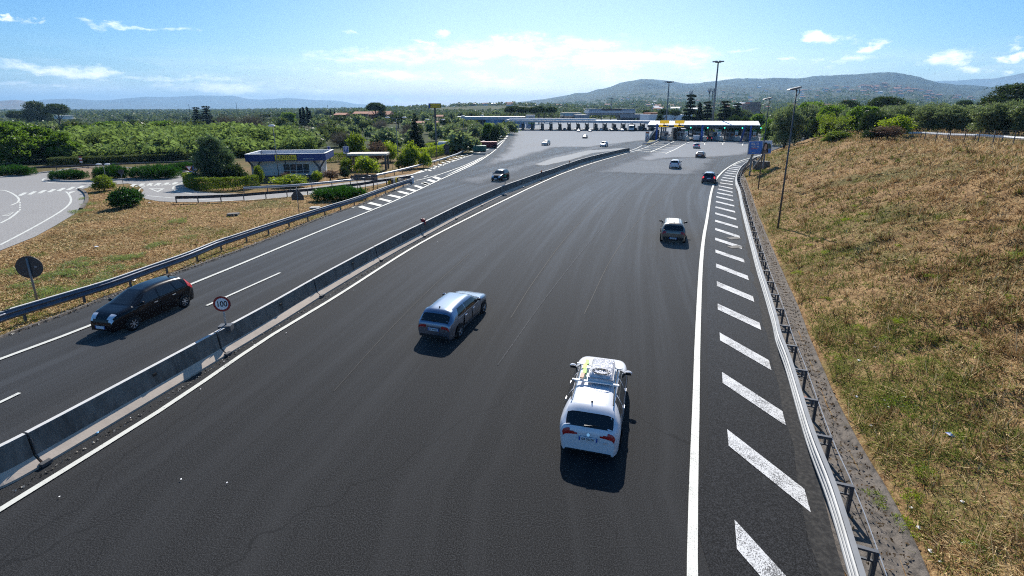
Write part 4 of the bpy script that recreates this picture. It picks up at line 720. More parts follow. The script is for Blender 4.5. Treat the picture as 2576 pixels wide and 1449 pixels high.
for c, d in ((((rx0 + rx1) / 2, ry0 + .05, 3.64), (rx1 - rx0 + .04, .30, .05)), (((rx0 + rx1) / 2, ry1 - .05, 3.64), (rx1 - rx0 + .04, .30, .05)), ((rx0 + .05, (ry0 + ry1) / 2, 3.64), (.30, ry1 - ry0 - .5, .05)), ((rx1 - .05, (ry0 + ry1) / 2, 3.64), (.30, ry1 - ry0 - .5, .05))): m.box(c, d)
m.build('coping', M['roofwhite'], t); m = MB(); m.box(((rx0 + rx1) / 2, ry1 - .10, 3.22), (rx1 - rx0 - .3, .05, .72)); m.box((rx1 - .10, (ry0 + ry1) / 2, 3.22), (.05, ry1 - ry0 - .4, .72)); m.box((rx0 + .10, (ry0 + ry1) / 2, 3.22), (.05, ry1 - ry0 - .4, .72)); m.build('parapet_lining', M['lightpanel'], t)
m = MB(); m.box((1.55, ry0 - .12, 3.13), (2.9, .10, .78)); sg = m.build('name_board', M['yellow'], t); m = MB()
for c, d in (((1.55, ry0 - .13, 3.53), (3.0, .12, .04)), ((1.55, ry0 - .13, 2.73), (3.0, .12, .04)), ((.08, ry0 - .13, 3.13), (.04, .12, .76)), ((3.02, ry0 - .13, 3.13), (.04, .12, .76))): m.box(c, d)
m.build('board_edge', M['black'], sg); text_part('lettering', 'PUNTOblu', .80, M['black'], sg, (1.55, ry0 - .178, 3.11), (math.pi / 2, 0, 0), .70)
text_part('fascia_lettering', 'autostrade // per l\'italia', .2, M['signwhite'], t, (4.6, ry0 - .068, 2.93), (math.pi / 2, 0, 0), .8)
for i, x in enumerate((1.1, 2.0, 2.9, 3.8)):
    m = MB()
    for c, d in (((x + .02, .27, 2.06), (.88, .08, .06)), ((x + .02, .27, .66), (.88, .08, .06)), ((x - .42, .27, 1.36), (.06, .08, 1.34)), ((x + .02, .27, 1.1), (.82, .06, .05))): m.box(c, d)
    wnd = m.build('window', M['signwhite'], t); m = MB(); m.box((x + .03, .30, 1.36), (.80, .03, 1.3)); m.build('pane', M['facglass'], wnd)
for q in ((-2.9, -.55), (5.9, -.55)):
    m = MB(); m.tube([(q[0], q[1], 0), (q[0], q[1], 1.5)], .2, 8); m.tube([(q[0], q[1], 1.45), (q[0] - .8, q[1], 2.62)], .13, 6); m.tube([(q[0], q[1], 1.45), (q[0] + .8, q[1], 2.62)], .13, 6); m.build('forked_column', M['dark_steel'], t)
m = MB(); m.box((1.35, -.9, 2.2), (.12, .12, .8)); m.box((1.35, -.9, 1.75), (.3, .2, .35)); m.build('hanging_lamp', M['dark_steel'], t)
t = thing('carport', 'small flat roofed carport on dark posts right of the office', 'carport', at(914, 432), .1); m = MB(); m.box((.5, 3, 2.62), (6.4, 3.4, .30)); m.build('roof', M['cream'], t)
for x, y in ((-2.3, 1.6), (-2.3, 4.3), (3.4, 1.6), (3.4, 4.3)): m = MB(); m.box((x, y, 1.22), (.3, .3, 2.44)); m.build('post', M['dark_steel'], t)
# ------------------------------------------------------------------ toll plaza, oncoming side
def YZ(px, py, Y): return at_Y(px, py, Y)
TY = at(1450, 328.5).y                                             # front of the islands
def canopy(label, xa, xb, Ya, Yb, yt, yb, dep, fascia, top, strip=None, slope=0):
    a, b = at_Y(xa, yb[0], Ya), at_Y(xb, yb[1], Yb); at0, bt0 = at_Y(xa, yt[0], Ya), at_Y(xb, yt[1], Yb); o = Vector((a.x, a.y, 0)); t = thing('toll_canopy', label, 'toll canopy', o)
    d = Vector((b.x - a.x, b.y - a.y, 0)); L = d.length; d.normalize(); n = Vector((-d.y, d.x, 0))
    def slab(name, mat, u0, u1, v0, v1, z0a, z1a, z0b, z1b):
        m = MB(); vs = []
        for u in (u0, u1):
            f = u / L
            for v in (v0, v1): vs += [d * u + n * v + Vector((0, 0, z0a + (z0b - z0a) * f)), d * u + n * v + Vector((0, 0, z1a + (z1b - z1a) * f))]
        m.add(vs, [(0, 1, 3, 2), (4, 6, 7, 5), (0, 4, 5, 1), (2, 3, 7, 6), (1, 5, 7, 3), (0, 2, 6, 4)]); return m.build(name, mat, t)
    slab('fascia', fascia, 0, L, 0, .3, a.z, at0.z, b.z, bt0.z); slab('roof', top, 0, L, .302, dep, a.z + .15, at0.z - .05, b.z + .15, bt0.z - .05)
    if slope: m = MB(); e = [Vector((0, 0, at0.z - .12)), d * L + Vector((0, 0, bt0.z - .12)), d * L + n * dep + Vector((0, 0, bt0.z + slope)), n * dep + Vector((0, 0, at0.z + slope))]; m.add(e + [v - Vector((0, 0, .1)) for v in e], [(0, 1, 2, 3), (7, 6, 5, 4), (0, 4, 5, 1), (1, 5, 6, 2), (2, 6, 7, 3), (3, 7, 4, 0)]); m.build('sloping_roof', M['roofwhite'], t)
    for k in range(1, int(L // 9)): m = MB(); q = d * (k * 9.0) - n * .012; f = k * 9.0 / L; m.box((q.x, q.y, (a.z + (b.z - a.z) * f + at0.z + (bt0.z - at0.z) * f) / 2), (.08, .03, (at0.z - a.z) * .98), math.atan2(d.y, d.x)); m.build('panel_joint', M['darkpanel'], t)
    if strip: slab('roof_edge', M['roofwhite'], L * strip[0], L * strip[1], 5, 7.5, at0.z + .02, at0.z + strip[2], bt0.z + .02, bt0.z + strip[2])
    return t, a, b, d, n, L
canopy('long pale grey canopy over the oncoming toll lanes', 1270, 1658, TY + 4, TY - 4, (301.8, 304.8), (307.5, 310.2), 13, M['lightpanel'], M['greywall'], (.02, .60, .75))
def island(label, px, Y, big, group, rz=0.0, dark=True):
    """kerbed toll island with booth, column and machines"""
    b = at_Y(px, 328, Y); b.z = 0; t = thing('toll_island', label, 'toll booth', b, rz, group); s = .92
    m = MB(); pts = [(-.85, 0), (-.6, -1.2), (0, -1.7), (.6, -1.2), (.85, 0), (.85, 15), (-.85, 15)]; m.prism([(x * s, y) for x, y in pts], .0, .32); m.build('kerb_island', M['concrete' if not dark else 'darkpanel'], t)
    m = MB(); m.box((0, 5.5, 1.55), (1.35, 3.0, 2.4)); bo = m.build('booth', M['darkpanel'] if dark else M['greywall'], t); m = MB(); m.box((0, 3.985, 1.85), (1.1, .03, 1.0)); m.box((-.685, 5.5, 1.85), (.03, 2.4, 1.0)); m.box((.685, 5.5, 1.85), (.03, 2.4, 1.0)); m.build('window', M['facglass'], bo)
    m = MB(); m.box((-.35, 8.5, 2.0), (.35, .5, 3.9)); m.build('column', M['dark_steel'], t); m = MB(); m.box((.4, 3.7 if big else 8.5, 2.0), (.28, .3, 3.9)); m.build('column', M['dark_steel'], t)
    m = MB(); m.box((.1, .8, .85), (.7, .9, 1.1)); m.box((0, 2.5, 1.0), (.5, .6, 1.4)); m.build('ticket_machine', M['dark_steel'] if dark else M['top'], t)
    m = MB(); m.tube([(0, -1.0, .3), (0, -1.0, 1.2)], .28, 8); m.build('bollard', M['concrete'], t)
    return t
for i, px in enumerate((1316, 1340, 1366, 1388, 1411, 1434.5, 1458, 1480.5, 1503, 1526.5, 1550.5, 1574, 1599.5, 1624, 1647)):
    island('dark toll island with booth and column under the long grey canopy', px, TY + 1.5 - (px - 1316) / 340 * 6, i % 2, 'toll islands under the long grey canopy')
m_ = at(1288, 330); t = thing('canopy_column', 'white end column at the left end of the grey canopy', 'column', at_Y(1288, 328, TY + 6).xy.to_3d()); m = MB(); m.box((0, 0, 2), (.5, .5, 4)); m.box((3, 0, 2), (.35, .4, 4)); m.build('shaft', M['roofwhite'], t)
b = at_Y(1337, 328, TY + 22); b.z = 0; t = thing('rainbow_banner', 'rainbow coloured panel hanging behind the grey toll canopy', 'banner', b)
for k, c in enumerate(((.45, .16, .10), (.42, .33, .08), (.12, .32, .12), (.10, .18, .5))):
    m = MB(); m.box((0, 0, 4.1 - k * .8), (3.2, .08, .8)); m.build('colour_band', principled('banner_colour', c, .6), t)
# ------------------------------------------------------------------ toll plaza, near side (white canopy, blue columns)
NY = at(1770, 356).y
t, ca, cb, cd, cn, cL = canopy('white roofed canopy on blue columns over the right hand toll lanes', 1629, 1913, NY + 10, NY - 2, (313.2, 314.8), (315.2, 316.8), 9, M['roofwhite'], M['roofwhite'], None, 1.0)
m = MB(); vs = []
m.sweep([(-.06, 0), (-.06, .55), (.25, .55), (.25, 0)], [(0, 0), (cd.x * cL, cd.y * cL)], z=ca.z - .56); o_ = m.build('soffit_band', M['darkpanel'], t)
for px, lean in ((1651.5, 0), (1765.5, 0), (1887.5, 0), (1869.5, .5)):
    b = at_Y(px, 340, NY + 6 - (px - 1650) * .045 - .8); b.z = 0; top = 4.6; q = thing('blue_column', 'slanting dark blue strut beside the last blue column' if lean else ('slim blue column at the left end of the white canopy' if px < 1700 else 'slim blue column in the middle of the white canopy' if px < 1800 else 'upright blue column at the right end of the white canopy'), 'column', b)
    m = MB(); m.tube([(-lean * 1.2, 0, 0), (lean, 0, top + .5)], .30, 8); m.build('shaft', M['blue'] if not lean else M['navy'], q)
for i, px in enumerate((1687, 1729, 1771, 1813, 1857, 1903)):
    it = island('pale toll island under the white canopy, %s' % ('leftmost, beside the white lorry', 'second from the left, behind the lorries', 'by the middle blue column', 'right of the dark car', 'third island from the right lamp post', 'rightmost, by the far lamp post')[i], px, NY + 2.2 - i * .9, 0, None, 0, False)
    m = MB(); m.plate([(-.5, 0), (.5, 0), (.35, .9), (-.1, 1.5), (-.5, 1.2)], (0, -.9, .3), (1, 0, 0), (0, 0, 1), .5); m.build('nose_block', M['cream'], it)
    if i: 
        m = MB(); m.box((.3, 1.6, 3.25), (1.15, .08, .42)); m.build('green_panel', M['green'], it); m = MB(); m.box((.3, 1.6, 2.25), (.95, .08, 1.5)); wp = m.build('white_panel', M['signwhite'], it); m = MB(); m.box((.3, 1.55, 2.3), (.5, .03, .5)); m.build('symbol', M['greywall'], wp); m = MB(); m.tube([(.3, 1.66, .3), (.3, 1.66, 3.4)], .05, 6); m.build('pole', M['pole'], it)
        if i > 3: m = MB(); m.box((.3, 1.55, 1.75), (.85, .03, .4)); m.build('orange_panel', M['orange'], it)
        m = MB(); m.ball((.3, -2.0, ca.z - .35), (.22, .1, .22), 8); m.build('green_lamp', emit('green_lamp', (.05, .85, .6), 1.2), it)
# yellow lane signs, with a glow added to brighten their shaded faces
M['glow_yellow'] = emit('glow_sign_yellow', (.95, .55, .02), .32)
for i, (xa, xb) in enumerate(((1659, 1684), (1697, 1722.6))):
    Y = NY - 1.5; a, b = at_Y(xa, 319, Y), at_Y(xb, 302.5, Y); w, zb, zt = b.x - a.x, a.z, b.z; o = Vector(((a.x + b.x) / 2, Y, 0)); t = thing('lane_sign', ('left' if i == 0 else 'right') + ' of the two yellow lane signs above the lorry lanes', 'lane sign', o)
    zm = zb + (zt - zb) * .42
    m = MB(); m.box((0, 0, (zm + zt) / 2 + .05), (w, .12, zt - zm - .1)); up = m.build('upper_board', M['cream'], t); m = MB(); m.box((0, -.07, (zm + zt) / 2 + .05), (w * .94, .02, (zt - zm) * .84)); m.build('yellow_face', M['glow_yellow'], up)
    m = MB(); m.box((-.12, -.02, (zb + zm) / 2 - .05), (w, .12, zm - zb - .1)); lo = m.build('lower_board', M['glow_yellow'], t); m = MB(); m.box((-.12 - w * .02, -.09, (zb + zm) / 2), (w * .16, .02, (zm - zb) * .5)); m.box((w * .1, -.09, (zb + zm) / 2), (w * .18, .02, (zm - zb) * .5)); m.build('black_panel', M['black'], lo); m = MB(); m.box((w * .32, -.09, (zb + zm) / 2), (w * .22, .02, (zm - zb) * .6)); m.build('blue_panel', M['skyblue'], lo)
    text_part('lettering', 'T', (zm - zb) * .75, M['signred'], lo, (-w * .44, -.1, (zb + zm) / 2 - .05), (math.pi / 2, 0, 0)); m = MB(); m.box((0, .3, zb - .4 + (zt - zb) / 2), (.2, .3, zt - zb)); m.build('bracket', M['dark_steel'], t)
# warning panel on the grassy island
b = at(1627, 361); t = thing('warning_sign', 'tall white panel with triangle and speed limit on the grassy toll island', 'road sign', b, .05); h = at_Y(1629, 333, b.y).z; w = .62 * 10 / F_PX * b.y / .62; w = 9.5 / F_PX * b.y
m = MB(); m.box((0, 0, (h + .5) / 2 + .2), (w, .1, h - .4)); m.build('panel', M['signwhite'], t); m = MB(); m.box((0, -.02, h - .05), (w * .8, .14, .4)); m.build('flashing_lamp', M['orange'], t)
m = MB(); m.plate([(-w * .42, h - 1.75), (w * .42, h - 1.75), (0, h - .75)], (0, -.06, 0), (1, 0, 0), (0, 0, 1), .01); tr = m.build('triangle_border', M['signred'], t); m = MB(); m.plate([(-w * .24, h - 1.65), (w * .24, h - 1.65), (0, h - 1.05)], (0, -.075, 0), (1, 0, 0), (0, 0, 1), .01); m.build('triangle_face', M['signwhite'], tr)
for nm, rr_, y0, mt in (('ring', w * .42, -.055, M['signred']), ('disc', w * .30, -.068, M['signwhite'])): disc_mesh(rr_, .012, y0, 20).build(nm, mt, t).location = (0, 0, h - 2.35)
text_part('lettering', '40', w * .34, M['black'], t, (0, -.085, h - 2.36), (math.pi / 2, 0, 0))
M['grass_patch'] = worn('island_grass', (.16, .15, .05), (.22, .18, .08), .95, scale=1.5, amt=.8, world_space=True, bmp=.6)
sheet('island_grass', P2([Z4(500, 1035), Z4(560, 1015), Z4(615, 993), Z4(637, 965), Z4(640, 940), Z4(610, 930), Z4(560, 935), Z4(535, 975)]), M['grass_patch'], .12, thick=.13)
b = at_Y(1640, 345, NY + 8); b.z = 0; t = thing('dark_cabin', 'dark sloping maintenance shelter on the grassy toll island', 'shelter', b); m = MB(); m.plate([(-1.8, 0), (1.6, 0), (1.6, 3.4), (.6, 3.4)], (0, 0, 0), (1, 0, 0), (0, 0, 1), 2.4); m.build('body', M['darkpanel'], t)
# ------------------------------------------------------------------ buildings round the plaza
def block(t, name, mat, px0, px1, py0, py1, Y, dep, zb=None):
    a, b = at_Y(px0, py1, Y), at_Y(px1, py0, Y); z0 = a.z if zb is None else zb; o = t.location; m = MB(); m.box(((a.x + b.x) / 2 - o.x, Y + dep / 2 - o.y, (z0 + b.z) / 2 - o.z), (b.x - a.x, dep, b.z - z0)); return m.build(name, mat, t)
def bldg(label, px, Y, name='building', cat='building', group=None): b = at_Y(px, 300, Y); b.z = gz(b.x, b.y) if Y > 480 else 0; return thing(name, label, cat, b, 0, group)
t = bldg('long flat grey depot with dark walls left of the toll canopy', 1200, 268); block(t, 'wall', M['darkpanel'], 1150, 1222, 300.5, 330, 269, 14, 0); block(t, 'roof_band', M['lightpanel'], 1145, 1322, 293.5, 301, 267.5, 17); block(t, 'blue_wall', M['bluewall'], 1222, 1262, 301, 330, 268, 14, 0); block(t, 'sign_panel', M['lightpanel'], 1234, 1242, 302, 305.5, 267.3, .4); block(t, 'rear_wall', M['bluewall'], 1262, 1322, 301, 330, 270, 12, 0)
t = bldg('small white control cabin on the roof line behind the grey canopy', 1335, 262, 'control_cabin'); block(t, 'wall', M['lightpanel'], 1324, 1346, 290.5, 330, 262, 5, 0); block(t, 'window', M['facglass'], 1330, 1344, 295.2, 297.6, 261.9, .15); block(t, 'roof', M['roofwhite'], 1323.6, 1346.4, 289.5, 290.5, 261.6, 6)
for i, (a, b) in enumerate(((1308, 1322), (1350, 1366), (1374, 1390), (1396, 1414), (1420, 1440))):
    t = bldg('dark lane indicator board standing above the canopy, %s' % ('left of the white cabin', 'just right of the white cabin', 'second right of the white cabin', 'fourth along the row', 'last of the row to the right')[i], a, 250, 'indicator_board', 'sign board'); block(t, 'board', M['darkpanel'], a, b, 295.5, 298.8, 250, .6); block(t, 'legs', M['steel'], (a + b) / 2 - .5, (a + b) / 2 + .5, 298, 330, 250.7, .4, 0)
t = bldg('long grey bridge building spanning the motorway beyond the tolls', 1545, 400, 'bridge_building')
block(t, 'upper_storey', M['lightpanel'], 1481, 1599, 278.3, 284.8, 400, 26); block(t, 'parapet_grille', M['greywall'], 1482, 1598, 273.6, 278.3, 402, 20); block(t, 'dark_roof_panel', principled('dark_red_panel', (.05, .02, .02), .6), 1514, 1565, 273.4, 277.2, 401, 1); block(t, 'soffit', M['greywall'], 1483, 1597, 284.8, 289.8, 402, 24)
block(t, 'left_wing', M['greywall'], 1449, 1483, 289, 299, 401, 22, 0); block(t, 'right_wing', M['greywall'], 1560, 1634, 287, 296, 401, 20); block(t, 'right_wall', M['darkpanel'], 1562, 1625, 296, 310, 403, 16, 0); block(t, 'left_column', M['dark_steel'], 1512, 1514, 289, 312, 402, 2, 0)
for k in range(24): block(t, 'mullion', M['greywall'], 1483 + k * 4.9, 1483.5 + k * 4.9, 278.4, 284.6, 399.9, .2)
for a in (1596, 1620): block(t, 'yellow_pier', principled('yellow_green_wall', (.50, .48, .20), .7), a, a + 6, 297, 312, 402.5, 2, 0)
t = bldg('cream flat roofed service building left of the bridge building', 1440, 420); block(t, 'wall', M['cream'], 1415, 1464, 283.5, 300, 420, 20, 0); block(t, 'glazing', M['facglass'], 1444, 1451, 286, 293, 419.9, .2); block(t, 'lower_roof', M['darkpanel'], 1410, 1470, 292, 295.5, 412, 8); block(t, 'white_front', M['roofwhite'], 1422, 1442, 288, 291.5, 419, .8)
t = bldg('low white warehouse behind the stone pines right of the bridge building', 1680, 330); block(t, 'wall', M['wall'], 1632, 1742, 288, 312, 330, 24, 0); block(t, 'roof', M['terracotta'], 1636, 1700, 283.5, 288, 334, 18)
t = bldg('glazed grey toll office behind the white canopy', 1750, 205); block(t, 'wall', M['greywall'], 1735, 1800, 318, 345, 205, 9, 0); block(t, 'glazing', M['facglass'], 1752, 1786, 326, 338, 204.9, .15); block(t, 'band', M['lightpanel'], 1735, 1800, 323.5, 325.5, 204.8, .15)
t = bldg('pale low house behind the right half of the white canopy', 1830, 215); block(t, 'wall', M['cream'], 1806, 1868, 318, 345, 215, 9, 0); block(t, 'window_band', M['facglass'], 1822, 1850, 325, 333, 214.9, .15); block(t, 'roof', M['terracotta'], 1803, 1871, 316, 318, 214.5, 10)
t = bldg('white low shed at the right end of the toll lanes', 1885, 190); block(t, 'wall', M['wall'], 1870, 1908, 330, 348, 190, 6, 0); block(t, 'roof', M['roofwhite'], 1868, 1910, 328.5, 330, 189.5, 7)
t = bldg('long dark barrier wall across the plaza behind the lorries', 1740, 188, 'plaza_wall', 'wall'); block(t, 'wall', M['dark_steel'], 1655, 1880, 338, 344.5, 188, .5, 0); block(t, 'rail', M['steel'], 1655, 1880, 334.2, 335, 188.1, .2)
t = bldg('unfinished pink house with window openings above the right hand woods', 1896, 520, 'pink_house', 'house'); block(t, 'wall', M['pink'], 1879, 1915, 261, 282, 520, 12, -2); block(t, 'upper_wall', M['pink'], 1886, 1913, 256.5, 261, 521, 10)
for k in range(5): block(t, 'window', M['black'], 1883 + k * 6.2, 1886 + k * 6.2, 263.5, 267.5, 519.9, .2)
# red brick farm and its neighbours on the left
for lb, x0, x1, yr, ye, yb, Y, mt in (('red farmhouse with a long terracotta roof among the trees', 927, 981, 279.5, 287.5, 297, 330, 'brick'), ('smaller red farm wing with terracotta roof left of the farmhouse', 840, 870, 284, 289, 299, 335, 'brick'), ('ochre farm barn with tiled roof between the two red houses', 888, 926, 280.5, 286, 293, 345, 'ochre')):
    t = bldg(lb, (x0 + x1) / 2, Y, 'farmhouse', 'house'); block(t, 'wall', M[mt], x0 + 1, x1 - 1, ye, yb, Y, 9, -1); a, b = at_Y(x0, ye, Y), at_Y(x1, yr, Y); o = t.location; m = MB(); m.sweep([(-6.2, 0), (0, b.z - a.z), (6.2, 0), (6.0, -.15), (-6.0, -.15)], [(a.x - o.x, Y + 4.5 - o.y), (b.x - o.x, Y + 4.5 - o.y)], z=a.z - o.z); m.build('roof', M['terracotta'], t)
    for k in range(3): xx = x0 + (x1 - x0) * (.2 + .28 * k); block(t, 'window', M['black'], xx, xx + 2, ye + 2.5, ye + 6, Y - .1, .15)
for lb, px, Y, w, yt, yb in (('tiled roof pavilion on posts right of the farm', 1112, 320, 22, 289, 302), ('long terracotta canopy roof among the dark shrubs', 1060, 250, 66, 305, 318)):
    px = px - (5 if w < 40 else 0); px = 1103 if w < 40 else 1068; t = bldg(lb, px - 6, Y, 'pavilion', 'pavilion'); a, b = at_Y(px - w / 2, yt + 4, Y), at_Y(px + w / 2, yt, Y); o = t.location; m = MB(); m.sweep([(-3.4, 0), (0, b.z - a.z), (3.4, 0), (3.3, -.15), (-3.3, -.15)], [(a.x - o.x, Y + 3.5 - o.y), (b.x - o.x, Y + 3.5 - o.y)], z=a.z - o.z); m.build('roof', M['terracotta'], t)
    for f in (.08, .5, .92):
        for v in (.8, 6.2): m = MB(); x = a.x + (b.x - a.x) * f - o.x; m.box((x, v, (a.z - o.z) / 2), (.35, .35, a.z - o.z)); m.build('post', M['bark'], t)
t = bldg('low ruined pink wall in the field beyond the reeds', 561, 250, 'ruined_wall', 'wall'); block(t, 'wall', M['pink'], 548, 577, 320, 332, 250, 4, 0); 
for k in range(3): block(t, 'opening', M['black'], 556 + k * 7, 559 + k * 7, 324, 329, 249.9, .2)
t = bldg('white farm shed under the two big pines at far left', 152, 520, 'farm_shed', 'shed'); block(t, 'wall', M['wall'], 137, 167, 291.5, 300, 520, 8, -1); block(t, 'roof', M['roofwhite'], 136, 168, 290.6, 291.5, 519.5, 9)
# far houses on the slope: one of each kind, then copies
HOUSE = []
for wn, rn in (('cream', 'terracotta'), ('wall', 'terracotta'), ('ochre', 'terracotta'), ('wall', 'roofwhite')):
    m = MB(); m.box((0, 0, 1.5), (14, 9, 9), m=0); m.sweep([(-5.2, 0), (0, 2.4), (5.2, 0)], [(-7.6, 0), (7.6, 0)], z=6.0, m=1)
    for k in range(3): m.box((-4.5 + k * 4.5, -4.52, 4), (1.4, .1, 1.8), m=2)
    me = m.build('far_house', None, mats=[M[wn], M[rn], M['black']]); me.location = (0, -900, -60); HOUSE.append(me)
rs = random.Random(11); first = [True] * 4
LBL = ['small cream house with tiled roof far off on the hillside', 'small white house with tiled roof far off on the hillside', 'small ochre house with tiled roof far off on the hillside', 'pale flat roofed building far off on the hillside']
def far_house(px, r, sc=1.0, kind=None):
    k = rs.choice((0, 0, 1, 1, 2, 3)) if kind is None else kind; a, _ = px_azel(px, 280); x, y = r * math.sin(a), r * math.cos(a)
    o = HOUSE[k] if first[k] else HOUSE[k].copy()
    if not first[k]: COL.objects.link(o)
    first[k] = False; o.location = (x, y, gz(x, y)); o.rotation_euler = (0, 0, rs.uniform(-.6, .6)); sc *= rs.uniform(.8, 1.4); o.scale = (sc, sc, sc * rs.uniform(.8, 1.1)); tag(o, LBL[k], 'house', 'houses scattered over the distant slopes')
for _ in range(62): far_house(rs.gauss(2210, 95), rs.uniform(3300, 3900), 1.5, rs.choice((0, 2, 2, 0)))
for _ in range(60): far_house(rs.uniform(1560, 2150), rs.choice((rs.uniform(1200, 2200), rs.uniform(2000, 3900))), .95)
for _ in range(34): far_house(rs.uniform(1740, 2560), rs.uniform(2600, 4100), 1.1)
for _ in range(30): far_house(rs.uniform(1640, 1900), rs.uniform(900, 1700), .8)
for _ in range(16): far_house(rs.uniform(1180, 1420), rs.uniform(1100, 1500), .75)
for _ in range(10): far_house(rs.uniform(1030, 1180), rs.uniform(1500, 2200), .9)
for _ in range(16): far_house(rs.uniform(1360, 1600), rs.uniform(1600, 3200), .9)
# aerials
for px, yt, Y, lb in ((1784, 222, 330, 'twin lattice telephone mast beside the tallest lighting mast'), (1733.5, 228, 300, 'telephone mast with antennas rising out of the big cedar')):
    b = at_Y(px, 290, Y); b.z = 0; t = thing('telephone_mast', lb, 'mast', b); z = at_Y(px, yt, Y).z; tw = (-1.1, 1.1) if px > 1750 else (0,)
    for x in tw:
        m = MB()
        for s_ in ((-.3, -.3), (.3, -.3), (0, .35)): m.tube([(x + s_[0], s_[1], 0), (x + s_[0], s_[1], z)], .09, 5)
        for q in range(int(z / 1.2)): m.tube([(x - .3, -.3, q * 1.2), (x + .3, -.3, q * 1.2 + 1.2)], .04, 4); m.tube([(x + .3, -.3, q * 1.2), (x, .35, q * 1.2 + 1.2)], .04, 4)
        m.build('lattice', M['dark_steel'], t)
        for q in range(5): m = MB(); a = q * 1.256; m.box((x + .75 * math.cos(a), .75 * math.sin(a), z - 1.2 - (q % 2) * 1.6), (.28, .28, 2.2)); m.build('antenna', M['greywall'], t)
for px, yt in ((478, 262), (597, 258), (826, 264)): b = at_Y(px, 285, 900); b.z = 0; t = thing('radio_mast', 'thin mast against the blue mountains, %s' % {478: 'left of the conifer pair', 597: 'above the middle of the ridge', 826: 'near the brown farm'}[px], 'mast', b); m = MB(); m.tube([(0, 0, -3), (0, 0, at_Y(px, yt, 900).z)], .35, 5); m.build('shaft', M['pole'], t)
# billboard on posts at the right
Yb = at(1895, 449).y; c = [at_Y(x, y, Yb + k) for x, y, k in ((1882, 388, 0), (1938, 390, 1.5), (1941, 358, 1.5), (1885, 356, 0))]; o = Vector((c[0].x, c[0].y, 0)); t = thing('billboard', 'blue billboard with a telephone number and a dark haired woman, on grey posts', 'billboard', o)
ux = (c[1] - c[0]); ux.z = 0; Wb = ux.length; ux.normalize(); Hb = c[3].z - c[0].z; n_ = Vector((ux.y, -ux.x, 0)); B0 = Vector((0, 0, c[0].z)); uz = Vector((0, 0, 1))
def bp(name, poly, mat, d=.02, par=None, th=.01): m = MB(); m.plate([(a * Wb, b * Hb) for a, b in poly], B0 + n_ * d, ux, uz, th); return m.build(name, mat, par or t)
bp('frame', [(-.012, -.03), (1.012, -.03), (1.012, 1.03), (-.012, 1.03)], M['steel'], -.12, None, .12); pn = bp('poster', [(0, 0), (1, 0), (1, 1), (0, 1)], principled('poster_blue', (.03, .20, .62), .5), .004)
bp('poster_sky', [(.60, .35), (1, .35), (1, 1), (.56, 1)], principled('poster_pale', (.5, .66, .85), .5), .02, pn); bp('poster_trees', [(.78, .4), (.98, .38), (.96, .68), (.86, .86), (.80, .7)], principled('poster_trees', (.04, .09, .07), .6), .032, pn)
bp('poster_hair', [(.56, .02), (.60, .5), (.63, .78), (.69, .90), (.77, .88), (.82, .7), (.84, .35), (.88, .05)], principled('poster_hair', (.015, .012, .012), .6), .044, pn); bp('poster_face', [(.66, .42), (.68, .72), (.73, .78), (.775, .7), (.78, .42), (.73, .26), (.69, .28)], principled('poster_skin', (.50, .33, .25), .6), .056, pn); bp('poster_blouse', [(.60, .02), (.66, .24), (.78, .24), (.86, .02)], principled('poster_blouse', (.18, .16, .15), .6), .05, pn)
ang_ = math.atan2(ux.y, ux.x)
def btxt(s, sz, a, b, mat, sx=.9): text_part('lettering', s, sz, mat, pn, B0 + ux * (a * Wb) + uz * (b * Hb) + n_ * .03, (math.pi / 2, 0, ang_), sx)
btxt('803.111', Hb * .25, .25, .80, M['signwhite'], 1.0); btxt('CALL CENTER', Hb * .10, .20, .62, M['signwhite']); btxt('VIABILITA\'', Hb * .10, .20, .52, M['signwhite']); bp('orange_bar', [(.07, .40), (.38, .40), (.38, .44), (.07, .44)], M['orange'], .016, pn); btxt('autostrade //', Hb * .085, .20, .13, M['signwhite']); bp('person_mark', [(.34, .53), (.42, .53), (.40, .60), (.39, .64), (.37, .64), (.36, .60)], M['signwhite'], .016, pn)
for px, py, back in ((1895, 449, 0), (1926.6, 445, 0), (1908, 424, 3), (1935, 430, 3)):
    f = (px - 1882) / 56; q = c[0] + ux * (f * Wb) - o - n_ * (.25 + back); q.z = 0; g0 = gz(q.x + o.x, q.y + o.y); m = MB(); m.tube([(q.x, q.y, g0 - .3), (q.x + n_.x * back * .9, q.y + n_.y * back * .9, c[0].z + Hb * (.9 if not back else .3))], .13, 8); m.build('post', M['pole'], t)
b = at(1912, 440); b.z = gz(b.x, b.y); t = thing('concrete_block', 'grey concrete block among weeds below the billboard', 'block', b); m = MB(); m.box((0, 0, .45), (2.0, 1.4, 1.3), taper=.95); m.build('body', M['concrete'], t)
# parked lorries and tanks in the yard left of the ramp
def yard(label, name, px0, px1, py0, py1, Y, mat, dep=2.5, wheels=True):
    a, b = at_Y(px0, py1, Y), at_Y(px1, py0, Y); o = Vector(((a.x + b.x) / 2, Y, 0)); t = thing(name, label, name.replace('_', ' '), o); w = b.x - a.x; z0 = a.z; z1 = b.z; m = MB(); m.box((0, dep / 2, (z0 + z1) / 2), (w, dep, z1 - z0)); m.build('body', mat, t); m = MB(); m.box((0, dep / 2, z0 - .12), (w * .96, dep * .8, .24)); m.build('chassis', M['black'], t)
    m = MB()
    for k in range(9): m.box((-w / 2 + w * (k + .5) / 9, -.03, (z0 + z1) / 2), (.08, .06, (z1 - z0) * .96))
    m.build('rib', mat, t)
    for k in ((-.38, .38) if wheels else ()): m = MB(); m.tube([(w * k, -.05, .5), (w * k, .35, .5)], .5, 14); m.build('wheel', M['tyre'], t)
